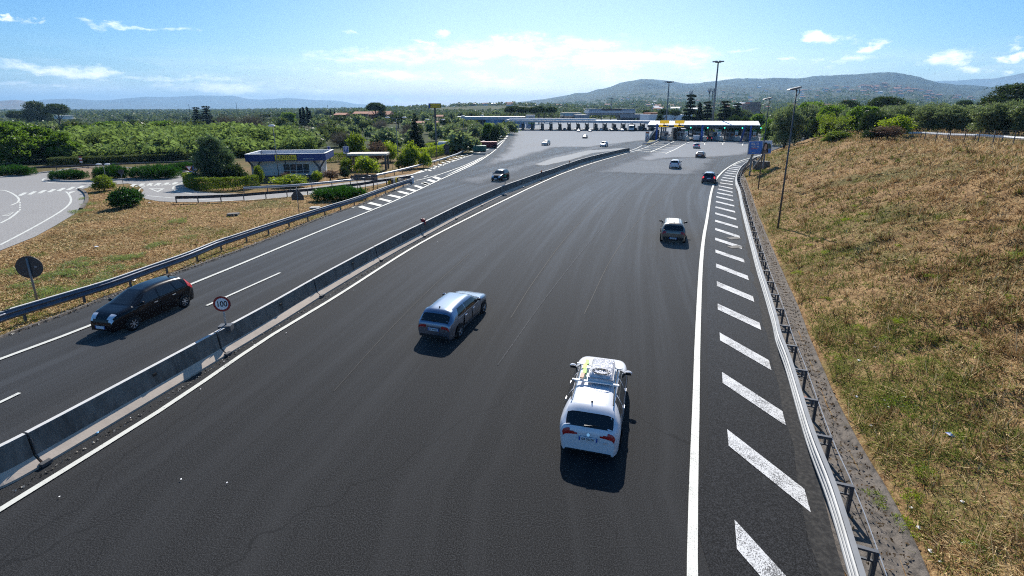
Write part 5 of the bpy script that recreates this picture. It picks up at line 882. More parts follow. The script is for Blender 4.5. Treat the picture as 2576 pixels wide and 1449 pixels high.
yard('rust red lorry trailer parked beyond the curved rail', 'lorry_trailer', 1205, 1250, 357, 370, 128, principled('trailer_red', (.22, .03, .03), .6)); yard('green skip next to the red trailer', 'skip', 1190, 1222, 367, 380, 112, principled('skip_green', (.03, .14, .10), .6), 2.2, False)
a = at_Y(1133, 366, 118); t = thing('tank_trailer', 'white tank trailer lying behind the vine row', 'tanker', Vector((a.x, 118, 0))); m = MB(); m.tube([(-2.9, 0, a.z), (-2.7, 0, a.z), (2.7, 0, a.z), (2.9, 0, a.z)], [.7, .95, .95, .7], 14); m.build('tank', M['wall'], t); m = MB(); m.box((0, 0, a.z * .4), (5, 1.4, a.z * .7)); m.build('chassis', M['black'], t)
# ------------------------------------------------------------------ vehicles
class Car:
    """body surface from a side profile (y, z from the tail to the nose), plan width and cross-section; local +Y is forward"""
    def __init__(s, W, prof, belt, z0=.22, tumble=.40, nose=.30, tail=.22, squash=6.0):
        s.W = W / 2; s.belt = belt; s.z0 = z0; s.tumble = tumble
        p = np.array(prof, float); s.L = p[:, 0].max(); seg = np.concatenate([[0], np.cumsum(np.linalg.norm(np.diff(p, axis=0), axis=1))]); q = np.vstack([2 * p[0] - p[1], p, 2 * p[-1] - p[-2]]); out = []
        for i in range(1, len(q) - 2):
            for t in np.linspace(0, 1, 14, endpoint=False):
                a, b, c, d = q[i - 1], q[i], q[i + 1], q[i + 2]
                d1 = np.linalg.norm(b - a) ** .5 + 1e-6; d2 = np.linalg.norm(c - b) ** .5 + 1e-6; d3 = np.linalg.norm(d - c) ** .5 + 1e-6   # centripetal
                m1 = d2 * ((b - a) / d1 - (c - a) / (d1 + d2)) + (c - b); m2 = d2 * ((d - c) / d3 - (d - b) / (d2 + d3)) + (c - b)
                out.append((2 * b - 2 * c + m1 + m2) * t ** 3 + (3 * c - 3 * b - 2 * m1 - m2) * t * t + m1 * t + b)
        out.append(p[-1]); s.p = np.array(out); s.p[:, 0] = np.clip(s.p[:, 0], 0, s.L); n = len(s.p)
        # keep the stations running forward so that rings never fold back
        s.y = np.maximum.accumulate(s.p[:, 0]) + np.arange(n) * 1e-5; s.z = s.p[:, 1]; s.nose, s.tail = nose, tail; s.sq = squash
    def wplan(s, y):
        a = np.clip((.55 - y) / .55, 0, 1); b = np.clip((y - (s.L - .95)) / .95, 0, 1)
        return s.W * (1 - s.tail * a ** 2.6) * (1 - s.nose * b ** 2.4)
    def wlin(s, y, z):
        zr = (z - s.z0); w = s.wplan(y) * (.93 + .07 * np.clip(zr / .32, 0, 1) - .035 * np.clip((z - .62) / .35, 0, 1))
        return w - s.tumble * np.clip(z - s.belt, 0, 9)
    def ztop(s, y): return np.interp(y, s.y, s.z)
    def nexp(s, zt): return np.where(zt > s.belt + .08, 6.5, 9.0)
    def ring_pt(s, y, zt, q):
        """q 0..1 height share -> (y, half width, z)"""
        z = s.z0 + (zt - s.z0) * q; n = s.nexp(zt); return s.wlin(y, z) * np.power(np.clip(1 - q ** n, 0, 1), 1 / n), z
    def side(s, y, z):
        zt = s.ztop(y); q = np.clip((z - s.z0) / np.maximum(.05, zt - s.z0), 0, .995); return s.ring_pt(y, zt, q)[0]
    def body(s, mat, parent):
        ph = np.concatenate([np.linspace(0, .8, 9), np.linspace(.84, 1, 12)[:]]) * math.pi / 2; rows = []
        for y, zt in zip(s.y, s.z):
            zt = max(zt, s.z0 + .04); n = float(s.nexp(np.array(zt))); q = np.sin(ph) ** (2 / n); w, z = s.ring_pt(y, zt, q); w = np.where(ph >= math.pi / 2 - 1e-6, 0, w)
            zz = z; r = [(w[i], y, zz[i]) for i in range(len(ph))] + [(-w[i], y, zz[i]) for i in range(len(ph) - 2, -1, -1)]; rows.append(r)
        P = np.array(rows); me = grid_mesh('body', P, mat, parent=parent); return me
    def top_patch(s, name, mat, parent, t0, t1, f0, f1, off=.006, n=10, skew=0.0, nt=8):
        """patch on the upper surface: t is the index share along the profile, f the share of the half width (-1..1)"""
        T = np.linspace(t0, t1, nt); F = np.linspace(f0, f1, n); rows = []
        idx = np.arange(len(s.y), dtype=float)
        for t in T:
            y, zt = float(np.interp(t, idx, s.y)), float(np.interp(t, idx, s.z)); e = float(s.nexp(np.array(zt))); r = []
            for f in F:
                ff = max(-.998, min(.998, f)); q = (1 - abs(ff) ** e) ** (1 / e); z = s.z0 + (zt - s.z0) * q; w = float(s.wlin(y, z)) * ff; r.append((w, y, z))
            rows.append(r)
        P = np.array(rows); dT = np.gradient(P, axis=0); dF = np.gradient(P, axis=1); N = np.cross(dF, dT); N /= np.linalg.norm(N, axis=2, keepdims=True) + 1e-9; N *= np.where(N[..., 2:3] * 1 + np.where(T < len(s.y) / 2, -1, 1)[:, None, None] * N[..., 1:2] < 0, -1, 1)
        return grid_mesh(name, P + N * off, mat, parent=parent)
    def t_at(s, y=None, z=None, front=False):
        """profile index where height z is crossed on the tail (or on the nose), or where station y lies"""
        idx = np.arange(len(s.y), dtype=float)
        if y is not None: return float(np.interp(y, s.y, idx))
        k = int(np.argmax(s.z))
        if not front: return float(np.interp(z, np.maximum.accumulate(s.z[:k + 1]), idx[:k + 1]))
        zz = s.z[k:][::-1]; return float(np.interp(z, np.maximum.accumulate(zz), idx[k:][::-1]))
    def side_patch(s, name, mat, parent, corners, sg, off=.006, n=8, m=5):
        """corners (y, z): rear bottom, front bottom, front top, rear top"""
        rb, fb, ft, rt = [np.array(c, float) for c in corners]; rows = []
        for v in np.linspace(0, 1, m):
            a, b = rb * (1 - v) + rt * v, fb * (1 - v) + ft * v; rows.append([(sg * (float(s.side(p[0], p[1])) + off), p[0], p[1]) for p in (a * (1 - u) + b * u for u in np.linspace(0, 1, n))])
        return grid_mesh(name, np.array(rows), mat, parent=parent)
def wheel(parent, x, y, r, sg, spokes, w=.21, rim=True):
    m = MB(); pr = [(r * .62, 0), (r * .9, -.01), (r, -.04), (r, -w + .04), (r * .9, -w), (r * .3, -w)]; n = 22; vs = []; fs = []
    for rad, d in pr:
        for k in range(n): a = 2 * math.pi * k / n; vs.append((sg * d, rad * math.cos(a), rad * math.sin(a)))
    for i in range(len(pr) - 1):
        for k in range(n): fs.append((i * n + k, i * n + (k + 1) % n, (i + 1) * n + (k + 1) % n, (i + 1) * n + k))
    m.add(vs, fs); t = m.build('wheel', M['tyre'], parent, True); t.location = (x, y, r)
    m = MB(); R = r * .66; m.tube([(-sg * .05, 0, 0), (-sg * .045, 0, 0)], R, 20); m.build('wheel_well', M['trim'], t)
    if rim:
        m = MB(); vs = []
        for rad, d in ((R * 1.0, -.012), (R * .90, -.012), (R * .88, -.04)):
            for k in range(n): a = 2 * math.pi * k / n; vs.append((sg * d, rad * math.cos(a), rad * math.sin(a)))
        m.add(vs, [(i * n + k, i * n + (k + 1) % n, (i + 1) * n + (k + 1) % n, (i + 1) * n + k) for i in range(2) for k in range(n)])
        m.tube([(-sg * .04, 0, 0), (sg * -.012, 0, 0)], R * .26, 12)
        for k in range(spokes):
            a = 2 * math.pi * k / spokes + .4; wd = 1.35 / spokes; pts = [(R * .2 * math.cos(a - wd * 1.5), R * .2 * math.sin(a - wd * 1.5)), (R * .93 * math.cos(a - wd * .62), R * .93 * math.sin(a - wd * .62)), (R * .93 * math.cos(a + wd * .62), R * .93 * math.sin(a + wd * .62)), (R * .2 * math.cos(a + wd * 1.5), R * .2 * math.sin(a + wd * 1.5))]
            m.add([(-sg * .02, p, q) for p, q in pts], [(0, 1, 2, 3)])
        m.build('rim', M['rim'], t)
    return t
def mirror(parent, sg, c, y, z, mat, back):
    x = sg * (float(c.side(y, z)) + .13); m = MB(); m.ball((x, y, z + .03), (.125, .075, .075), 10); q = m.build('mirror', mat, parent, True); m = MB(); m.box((x - sg * .1, y + .0, z - .02), (.16, .06, .04)); m.box((x, y - .07, z + .03), (.17, .015, .10)); m.build('mirror_glass', back, q)
def number_plate(parent, c, text, z, front=False, w=.52, h=.12, blue=True):
    t = c.t_at(z=z, front=front); y = float(np.interp(t, np.arange(len(c.y)), c.y)); t1 = c.t_at(z=z + .1, front=front); y1 = float(np.interp(t1, np.arange(len(c.y)), c.y)); sl = math.atan2(abs(y1 - y), .1); d = 1 if front else -1
    yy = y + d * .035; o = bpy.data.objects.new('number_plate', None); m = MB(); m.box((0, 0, 0), (w, .02, h)); o = m.build('number_plate', M['plate'], parent); o.location = (0, yy, z); o.rotation_euler = (-d * -sl * .7 * (1 if not front else 1) * (-1 if not front else 1) if False else (-sl * .7 if not front else sl * .7), 0, 0)
    if blue:
        m = MB()
        for k in (-1, 1): m.box((k * (w / 2 - .022), d * .003, 0), (.044, .02, h * .98))
        m.build('blue_band', M['blue'], o)
    if text: q = text_part('lettering', text, h * .86, M['black'], o, (0, d * .013, -.004), (math.pi / 2, 0, 0 if not front else math.pi), .82)
    return o
PAINT = {}
def paint(name, col, metal=.0, rough=.28):
    if name not in PAINT: PAINT[name] = car_paint(name, col, metal, rough)
    return PAINT[name]
def handles(c, t, ys, z, mat):
    for sg in (-1, 1):
        for y in ys: m = MB(); m.box((sg * (float(c.side(y, z)) + .015), y, z), (.035, .17, .03)); m.build('door_handle', mat, t)
def doors(c, t, spans, z0, z1, mat, hz, hmat):
    for sg in (-1, 1):
        for a, b in spans:
            d = c.side_patch('door', mat, t, [(a, z0), (b, z0), (b, z1), (a, z1)], sg, .004); m = MB(); m.box((sg * (float(c.side(a + .15, hz)) + .02), a + .16, hz), (.035, .17, .03)); m.build('handle', hmat, d)
            for y in (a - .012, b): c.side_patch('shut_line', M['trim'], d, [(y, z0), (y + .012, z0), (y + .012, z1), (y, z1)], sg, .006, 2, 5)
def arches(c, t, ys, r, mat):
    for sg in (-1, 1):
        for y in ys:
            n = 15; rows = [[], []]
            for k in range(n):
                a = math.pi * k / (n - 1); 
                for i, rad in enumerate((r + .065, .02)):
                    yy = y + rad * math.cos(a); zz = max(c.z0 + .01, r + rad * math.sin(a) - .02); rows[i].append((sg * (float(c.side(yy, zz)) + .005), yy, zz))
            grid_mesh('wheel_arch', np.array(rows), mat, parent=t)
def place(t, center, heading, sc=(1, 1, 1)):
    t.location = center; t.rotation_euler = (0, 0, -heading); t.scale = sc
# --- generic car from a specification, used for every hatchback and saloon
def make_car(name, label, cat, spec, loc, heading, group=None, detail=True, sc=(1, 1, 1)):
    s = dict(W=1.78, belt=.94, z0=.22, tumble=.40, nose=.30, tail=.2, wr=.31, spokes=5, plate_r=None, plate_f=None, roof_rail=False, lit=False, roof=None); s.update(spec)
    t = thing(name, label, cat, (0, 0, 0), 0, group); c = Car(s['W'], s['prof'], s['belt'], s['z0'], s['tumble'], s['nose'], s['tail']); P = s['paint']; L = c.L
    # profile points are given from the tail at y=0; the thing's origin is the middle of the car
    c.body(P, t)
    yb0, yr0 = s['rw']        # rear window bottom / top (y)
    yr1, yb1 = s['ws']        # windscreen top / bottom (y)
    c.top_patch('rear_window', M['glass'], t, c.t_at(yb0), c.t_at(yr0), -s.get('rwf', .84), s.get('rwf', .84))
    c.top_patch('windscreen', M['glass'], t, c.t_at(yr1), c.t_at(yb1), -.86, .86)
    if s['roof']: c.top_patch('roof', s['roof'], t, c.t_at(yr0 + .05), c.t_at(yr1 - .05), -.93, .93, .004)
    for sg in (-1, 1):
        for w in s['side']: c.side_patch('side_window', M['glass'], t, w, sg)
        if s.get('sill'): a, b = s['sill']; c.side_patch('window_trim', s.get('sillmat', M['trim']), t, [(a, s['belt'] - .015), (b, s['belt'] - .045), (b, s['belt'] - .02), (a, s['belt'] + .012)], sg, .012, 8, 2)
    tl = s['tail_light']; c_ = c
    for sg in (-1, 1):
        for (za, zb, fa, fb) in tl: c.top_patch('tail_light', M['tail_lit' if s['lit'] else 'tail'], t, c.t_at(z=za), c.t_at(z=zb), sg * fa, sg * fb, .012, 8)
        for (za, zb, fa, fb) in s['head_light']: c.top_patch('headlight', M['lamp'], t, c.t_at(z=zb, front=True), c.t_at(z=za, front=True), sg * fa, sg * fb, .010, 8)
    lo = s.get('lower', .40)
    c.top_patch('rear_bumper', s.get('bumper', M['trim']), t, c.t_at(z=s['z0'] + .05), c.t_at(z=lo), -.93, .93, .012, 14, nt=5)
    c.top_patch('grille', M['trim'], t, c.t_at(z=s.get('grille', (.34, .58))[1], front=True), c.t_at(z=s.get('grille', (.34, .58))[0], front=True), -.55, .55, .010)
    arches(c, t, s['axles'], s['wr'], M['trim'])
    for y in s['axles']:
        for sg in (-1, 1): wheel(t, sg * (float(c.wplan(y)) + .012), y, s['wr'], sg, s['spokes'])
    for sg in (-1, 1): mirror(t, sg, c, yb1 - .32, s['belt'] + .06, s.get('mirror', P), M['black'])
    if s['plate_r'] is not None: number_plate(t, c, s['plate_r'], s.get('plate_z', .75))
    if s['plate_f'] is not None: number_plate(t, c, s['plate_f'], s.get('plate_fz', .42), True)
    if detail:
        doors(c, t, s['doors'], .34, s['belt'] - .05, P, s['belt'] - .13, s.get('handle', P))
        m = MB(); z = c.ztop(yr0 + .25); m.tube([(0, yr0 + .25, z), (0, yr0 + .16, z + .10)], [.045, .012], 6); m.build('aerial', M['trim'], t)
        m = MB(); a = c.ztop(yb0 + .03); m.box((.10, yb0 + .04, a + .02), (.48, .04, .025), .18); m.build('rear_wiper', M['trim'], t)
        if s.get('spoiler'): c.top_patch('spoiler', P, t, c.t_at(yr0 - .07), c.t_at(yr0 + .22), -.86, .86, .035)
        if s['roof_rail']:
            for sg in (-1, 1):
                pts = [(sg * (float(c.side(y, c.ztop(y) - .09)) - .03), y, float(c.ztop(y)) + .03) for y in np.linspace(yr0 + .2, yr1 - .1, 9)]; m = MB(); m.tube(pts, .02, 6); m.build('roof_rail', M['trim'], t)
    # shift every child so that the origin sits under the middle of the car
    for k in KIDS[t.name]: k.location = (k.location[0], k.location[1] - L / 2, k.location[2])
    place(t, loc, heading, sc); return t, c
def base_under(px_a, z_a, heading, fwd, lat):
    """car centre so that the body point (fwd from the middle, lat to the right, height z) falls on the view pixel"""
    q = at(px_a[0], px_a[1], z_a); h = Vector((math.sin(heading), math.cos(heading), 0)); r = Vector((h.y, -h.x, 0)); p = q - h * fwd - r * lat; p.z = 0; return p
# 1 white estate with roof load, nearest
white = paint('white_car_paint', (.72, .73, .76), 0, .3)
ESTATE = dict(W=1.79, tumble=.34, belt=.97, prof=[(.06, .26), (.01, .40), (0, .58), (.04, .76), (.10, .97), (.28, 1.14), (.56, 1.395), (.75, 1.44), (1.3, 1.485), (1.9, 1.50), (2.5, 1.475), (2.85, 1.42), (3.55, 1.01), (3.75, .97), (4.2, .88), (4.45, .76), (4.56, .58), (4.57, .40), (4.52, .26)],
    rw=(.14, .50), ws=(2.88, 3.52), side=[[(.75, 1.03), (1.35, 1.0), (1.35, 1.36), (1.02, 1.37)], [(1.42, 1.0), (2.28, .98), (2.28, 1.37), (1.42, 1.37)], [(2.35, .98), (3.28, .97), (2.86, 1.33), (2.35, 1.37)]], sill=(.7, 3.4), sillmat=M['trim'],
    tail_light=[(.79, .96, .985, .72), (.80, .89, .72, .56), (.81, .86, .56, .44)], head_light=[(.66, .80, .95, .55)], axles=(.98, 3.62), wr=.315, doors=[(1.45, 2.28), (2.35, 3.35)], paint=white, handle=white, roof_rail=True, spoiler=True, plate_r='GB 051DY', plate_z=.72, bumper=M['trim'], lower=.31, tail=.24)
hd = math.radians(15.5); L0 = 4.57 * 1.10
pc = base_under((1478, 1128), .42, hd, -L0 / 2 + .02, 0)
wt, wc = make_car('estate_car', 'white estate car with wrapped luggage tied on its roof bars', 'car', ESTATE, pc, hd, sc=(1.035, 1.10, 1.0))
for y in (1.55, 2.55):
    m = MB(); z = float(wc.ztop(y)) + .10; m.box((0, y - wc.L / 2, z), (1.42, .07, .035)); 
    for sg in (-1, 1): m.box((sg * .60, y - wc.L / 2, z - .05), (.05, .06, .10))
    m.build('roof_bar', M['roofwhite'], wt)
m = MB(); m.tube([(0, 0, 0), (0, 0, .008)], .045, 14); q = m.build('round_badge', M['chrome'], wt); q.location = (0, .035 - wc.L / 2, .86); q.rotation_euler = (math.radians(70), 0, 0); text_part('model_lettering', 'TIPO', .055, M['chrome'], wt, (.48, .02 - wc.L / 2, .66), (math.radians(80), 0, 0))
hvec = Vector((math.sin(hd), math.cos(hd), 0)); rvec = Vector((hvec.y, -hvec.x, 0))
def on_roof(lat, fwd, z): p = pc + rvec * lat + hvec * fwd; p.z = z; return p
lg = thing('wrapped_luggage', 'crumpled transparent plastic wrapped luggage tied on the white estate roof', 'luggage', on_roof(.14, -.12, 1.63), -hd)
M['film'] = worn('plastic_film', (.74, .73, .76), (.50, .48, .50), .16, scale=4, amt=.8, spec=.8); nt_ = M['film'].node_tree; bump(nt_, nt_.nodes['Principled BSDF'], noise_node(nt_, objc(nt_), 5, 6, .7), 1.0, .10)
m = MB(); n_ = 13; P_ = np.zeros((n_, n_, 3))
for i in range(n_):
    for j in range(n_):
        u, v = i / (n_ - 1) * 2 - 1, j / (n_ - 1) * 2 - 1; e = max(abs(u), abs(v)); P_[i, j] = (u * .40, v * .66, .20 * (1 - e ** 8) + (random.random() - .5) * .06 * (e < .99))
grid_mesh('wrapping', P_[::-1], M['film'], parent=lg); m = MB(); m.box((0, 0, -.02), (.80, 1.30, .09)); m.build('tray', M['wall'], lg)
m = MB(); pts = [(.28 * math.cos(a) * (1.0), -.42 + .16 * math.sin(a), .22) for a in np.linspace(0, 2 * math.pi, 20)]; m.tube(pts, .012, 5); m.tube([(x * .85, y - .05, z + .0) for x, y, z in pts], .010, 5); m.build('cord', M['black'], lg)
m = MB(); m.box((0, -.62, .03), (.8, .02, .10)); m.build('dark_rim', M['greywall'], lg)
st = thing('lashing_strap', 'lime green and yellow strap along the left of the roof luggage', 'strap', on_roof(-.42, -.10, 1.63), -hd)
for k, (mt, yy) in enumerate((('lime', .35), ('sign_y', .05), ('lime', -.25), ('rust_', -.55))):
    cc = {'lime': (.30, .62, .06), 'sign_y': (.75, .62, .08), 'rust_': (.45, .25, .15)}[mt]; m = MB(); m.box((.02 * (-1) ** k, yy, .04), (.11, .31, .05), .05 * (-1) ** k); m.build('strap_piece', principled('strap_' + mt, cc, .6), st)
# 2 grey hatchback
grey = paint('blue_grey_metallic', (.21, .26, .345), .92, .27)
HATCH = dict(W=1.78, belt=.96, prof=[(.06, .26), (.01, .40), (0, .56), (.05, .74), (.10, .93), (.22, 1.06), (.47, 1.34), (.62, 1.385), (1.2, 1.425), (1.75, 1.43), (2.25, 1.395), (2.5, 1.35), (3.15, .99), (3.35, .955), (3.85, .86), (4.15, .74), (4.28, .58), (4.31, .42), (4.25, .26)],
    rw=(.13, .44), ws=(2.52, 3.12), side=[[(.80, 1.02), (1.52, .985), (1.52, 1.31), (.98, 1.31)], [(1.58, .985), (2.92, .955), (2.48, 1.27), (1.58, 1.315)]], sill=(.72, 3.0), sillmat=M['chrome'],
    tail_light=[(.72, .83, .98, .50)], head_light=[(.62, .74, .95, .55)], axles=(.83, 3.47), wr=.32, doors=[(1.30, 2.05), (2.12, 3.05)], paint=grey, handle=M['chrome'], plate_r='FX 799WY', plate_z=.66, spoiler=True, bumper=M['trim'], lower=.38, mirror=grey, lit=False)
hd2 = math.radians(18.5); L2 = 4.31 * 1.10
make_car('hatchback_car', 'blue grey hatchback driving away in the middle lane', 'car', HATCH, base_under((1157.5, 849), 0, hd2, (.83 - 4.31 / 2) * 1.10, .86), hd2, sc=(1.0, 1.10, 1.0))
# 3 black people carrier, oncoming
blk = paint('black_car_paint', (.004, .005, .008), 0, .2); blk.node_tree.nodes['Principled BSDF'].inputs['Coat Weight'].default_value = .12; blk.node_tree.nodes['Principled BSDF'].inputs['Specular IOR Level'].default_value = .3
MPV = dict(W=1.70, belt=1.0, prof=[(.08, .26), (.02, .40), (0, .60), (.05, .82), (.12, 1.02), (.26, 1.24), (.44, 1.44), (.7, 1.50), (1.3, 1.54), (1.8, 1.54), (2.2, 1.50), (2.42, 1.46), (3.20, 1.08), (3.36, 1.04), (3.78, .93), (3.98, .78), (4.07, .56), (4.08, .38), (4.02, .26)],
    rw=(.16, .40), ws=(2.46, 3.16), side=[[(.55, 1.08), (1.02, 1.05), (1.10, 1.40), (.72, 1.40)], [(1.10, 1.04), (1.92, 1.02), (1.86, 1.42), (1.17, 1.41)], [(2.0, 1.02), (2.98, 1.0), (2.42, 1.36), (1.96, 1.42)]], sill=(.55, 3.1), sillmat=M['dark_steel'],
    tail_light=[(.90, 1.42, .99, .84)], head_light=[(.66, .80, .98, .70), (.74, .92, .90, .50)], axles=(.72, 3.32), wr=.31, spokes=7, doors=[(1.06, 1.93), (2.0, 3.0)], paint=blk, handle=M['steel'], plate_f='', plate_fz=.42, bumper=blk, grille=(.30, .36), mirror=blk, nose=.34)
hd3 = math.radians(192.5)
fw = at(340, 831); rw_ = at(476, 769.5); L3 = (fw - rw_).length / 2.60
make_car('people_carrier', 'black people carrier coming towards the camera by the left edge line', 'car', MPV, base_under((340, 831), 0, hd3, (3.32 - 2.04) * L3 * .93, -.84), hd3, sc=(1.03, L3 * .93, 1.07))
# 4 brown crossover
brown = paint('brown_metallic', (.22, .195, .165), .7, .3)
CROSS = dict(W=1.84, belt=1.05, z0=.28, prof=[(.06, .32), (.01, .45), (0, .66), (.05, .84), (.12, 1.05), (.28, 1.22), (.52, 1.50), (.7, 1.55), (1.3, 1.60), (1.9, 1.60), (2.4, 1.55), (2.6, 1.50), (3.3, 1.12), (3.5, 1.08), (4.0, 1.0), (4.3, .84), (4.43, .66), (4.45, .48), (4.4, .32)],
    rw=(.15, .49), ws=(2.62, 3.28), side=[[(.80, 1.11), (1.5, 1.09), (1.5, 1.46), (1.05, 1.46)], [(1.57, 1.09), (3.05, 1.06), (2.6, 1.42), (1.57, 1.47)]], sill=(.7, 3.1), sillmat=M['chrome'], tail_light=[(.86, 1.02, .99, .66)], head_light=[(.74, .9, .95, .6)], axles=(.88, 3.53), wr=.345, doors=[(1.35, 2.1), (2.18, 3.15)], paint=brown, roof=paint('cream_roof_paint', (.85, .84, .78), 0, .5), plate_r='FL 431KA', plate_z=.50, bumper=M['trim'], lower=.60, mirror=M['trim'], spoiler=True)
hd4 = math.radians(17); make_car('crossover_car', 'brown crossover with a pale roof in the right hand lane', 'car', CROSS, base_under((1693, 601), .45, hd4, -2.22 * 1.05, 0), hd4, sc=(1.02, 1.05, .98))
# 5.. smaller cars further off: one of each kind is built, the rest are copies with their own paint
def car_at(name, label, spec, px, heading, sc=1.0, group=None, detail=False, front=False):
    h = math.radians(heading); L = max(p[0] for p in spec['prof']); b = base_under(px, .3, h, (L / 2 if front else -L / 2) * sc, 0); return make_car(name, label, 'car', spec, b, h, group, detail, (sc, sc, sc))[0]
def var(base, **k): d = dict(base); d.update(k); return d
navy_p = paint('dark_blue_paint', (.016, .022, .045), .3, .25); silver = paint('silver_paint', (.50, .52, .56), .4, .3); dark = paint('charcoal_paint', (.02, .021, .024), .2, .28)
SMALL = var(HATCH, prof=[(.06, .28), (.01, .42), (0, .60), (.05, .80), (.12, 1.0), (.22, 1.16), (.40, 1.42), (.55, 1.46), (1.1, 1.50), (1.6, 1.50), (2.0, 1.46), (2.2, 1.41), (2.85, 1.0), (3.0, .97), (3.45, .86), (3.68, .72), (3.76, .56), (3.78, .42), (3.72, .28)], W=1.70, belt=.98, rw=(.15, .38), ws=(2.22, 2.82), side=[[(.62, 1.05), (1.3, 1.02), (1.3, 1.38), (.80, 1.38)], [(1.36, 1.02), (2.62, .98), (2.18, 1.34), (1.36, 1.39)]], axles=(.62, 3.05), doors=[(1.3, 2.6)], tail_light=[(.84, 1.10, .99, .80)], sill=None, plate_r='', plate_z=.62)
car_at('hatchback_car', 'dark blue hatchback hugging the right edge line', var(SMALL, paint=navy_p, lit=True, roof=paint('pale_blue_roof', (.35, .45, .60), .3, .3), W=1.76, plate_z=.74), (1782, 458), 24, 1.02)
car_at('hatchback_car', 'white hatchback two lanes left of the dark blue car', var(SMALL, paint=white, plate_z=.50), (1695.5, 421), 24, 1.0)
SPORT = var(SMALL, prof=[(.06, .26), (.01, .42), (0, .62), (.06, .80), (.30, .90), (.75, 1.10), (1.15, 1.26), (1.7, 1.31), (2.2, 1.28), (2.9, .98), (3.2, .92), (3.8, .80), (4.1, .64), (4.18, .46), (4.12, .26)], W=1.8, belt=.88, rw=(.42, 1.0), ws=(2.25, 2.85), side=[[(1.0, .95), (2.65, .90), (2.25, 1.18), (1.25, 1.2)]], axles=(.8, 3.25), tail_light=[(.60, .78, .98, .60)], doors=[(1.3, 2.6)], plate_z=.55)
car_at('sports_coupe', 'low dark sports coupe with pale roof in the right hand lanes', var(SPORT, paint=dark, roof=white, lit=False), (1759.5, 394), 26, .96)
car_at('hatchback_car', 'silver hatchback right behind the white van', var(SMALL, paint=silver, lit=True), (1751.5, 371), 22, .92)
car_at('hatchback_car', 'black small car coming towards the camera beside the kilometre marker', var(SMALL, paint=blk, plate_f='', head_light=[(.60, .84, .97, .55)], roof=paint('sky_roof', (.22, .27, .34), .4, .3)), (1247, 452), 199, 1.0, front=True)
car_at('crossover_car', 'beige crossover coming towards the camera near the middle of the plaza', var(CROSS, paint=paint('beige_paint', (.60, .57, .49), 0, .3), roof=None, plate_r=None, plate_f='', lower=.3), (1368, 364), 200, .92, front=True)
car_at('hatchback_car', 'white roofed dark car coming from the middle toll lanes', var(SMALL, paint=dark, roof=white, plate_r=None), (1470, 346.3), 196, .88, front=True)
car_at('hatchback_car', 'white car coming towards the camera near the end of the concrete median', var(SMALL, paint=white, plate_r=None, plate_f=''), (1515.5, 367), 204, .92, front=True)
for px, py, p_, lb, h, fr in ((1455, 330.5, white, 'white car just out of the toll lanes, left of another', 190, True), (1484, 330, white, 'white car leaving the toll lanes beside a dark island', 190, True), (1294, 326.6, white, 'white car by the left end of the grey canopy', 170, True), (1785, 351.5, dark, 'dark car stopped between two toll islands on the right', 15, False), (1420, 327.5, dark, 'dark car in the toll lane left of the white pair', 188, True), (1512, 328, silver, 'silver car in a toll lane under the grey canopy', 188, True), (1540, 328.5, dark, 'dark car in a toll lane left of the coach', 188, True), (1566, 329, silver, 'silver car in the toll lane next to the coach', 188, True)):
    car_at('hatchback_car', lb, var(SMALL, paint=p_, plate_r=None, lit=(not fr)), (px, py), h, .84 if fr else .92, front=fr)
def boxy(name, label, cat, px, Ypx, w, h, L, mat, heading, glass=True, rear=None, front=True, sc=1.0):
    """van, lorry or coach: cab and box body with wheels"""
    hd = math.radians(heading); hv = Vector((math.sin(hd), math.cos(hd), 0)); q = at(px, Ypx, .0); c = q + hv * (L / 2 if not front else -L / 2); t = thing(name, label, cat, (c.x, c.y, 0), -hd); t.scale = (sc,) * 3
    m = MB(); pts = [(-L / 2, .45), (L / 2 - .15, .45), (L / 2, .8), (L / 2 - .05, h * .45), (L / 2 - (.9 if cat == 'van' else .25), h * .88), (L / 2 - 1.2, h), (-L / 2 + .1, h), (-L / 2, h - .15)]; m.plate([(a, b) for a, b in pts], (-w / 2, 0, 0), (0, 1, 0), (0, 0, 1), w); m.build('body', mat, t)
    fr_y = L / 2
    if glass:
        a, b = (L / 2 - .05, h * .47), (L / 2 - (.9 if cat == 'van' else .25), h * .86); m = MB(); m.add([(-w * .44, a[0] + .015, a[1]), (w * .44, a[0] + .015, a[1]), (w * .42, b[0] + .02, b[1]), (-w * .42, b[0] + .02, b[1])], [(0, 1, 2, 3)]); m.build('windscreen', M['glass'], t)
    if rear == 'window': m = MB(); m.box((0, -L / 2 - .01, h * .70), (w * .78, .03, h * .24)); m.build('rear_window', M['glass'], t)
    if rear == 'doors':
        for s_ in (-1, 1): m = MB(); m.box((s_ * w * .24, -L / 2 - .01, h * .56), (w * .44, .03, h * .68)); m.build('rear_door', mat, t)
    m = MB(); m.box((0, -L / 2 + .02, .5), (w * .96, .12, .25)); m.box((0, L / 2 - .08, .5), (w * .94, .22, .3)); m.build('bumper', M['trim'], t)
    for s_ in (-1, 1): m = MB(); m.box((s_ * w * .42, -L / 2 - .02, .95), (.14, .04, .3)); m.build('tail_light', M['tail'], t); m = MB(); m.box((s_ * w * .38, L / 2 + .0, .75), (.26, .06, .18)); m.build('headlight', M['lamp'], t); m = MB(); m.box((s_ * (w / 2 + .16), L / 2 - .9, h * .55), (.16, .12, .34)); m.build('mirror', M['trim'], t)
    for y in (-L / 2 + L * .18, L / 2 - L * .2):
        for s_ in (-1, 1): wheel(t, s_ * (w / 2 + .01), y, .36 if h < 2.6 else .46, s_, 5, .24)
    return t
boxy('delivery_van', 'white delivery van waiting to enter the toll lane', 'van', 1750.5, 356.5, 1.95, 2.0, 4.8, paint('van_white', (.60, .63, .68), 0, .4), 18, rear='doors', front=False, sc=.95)
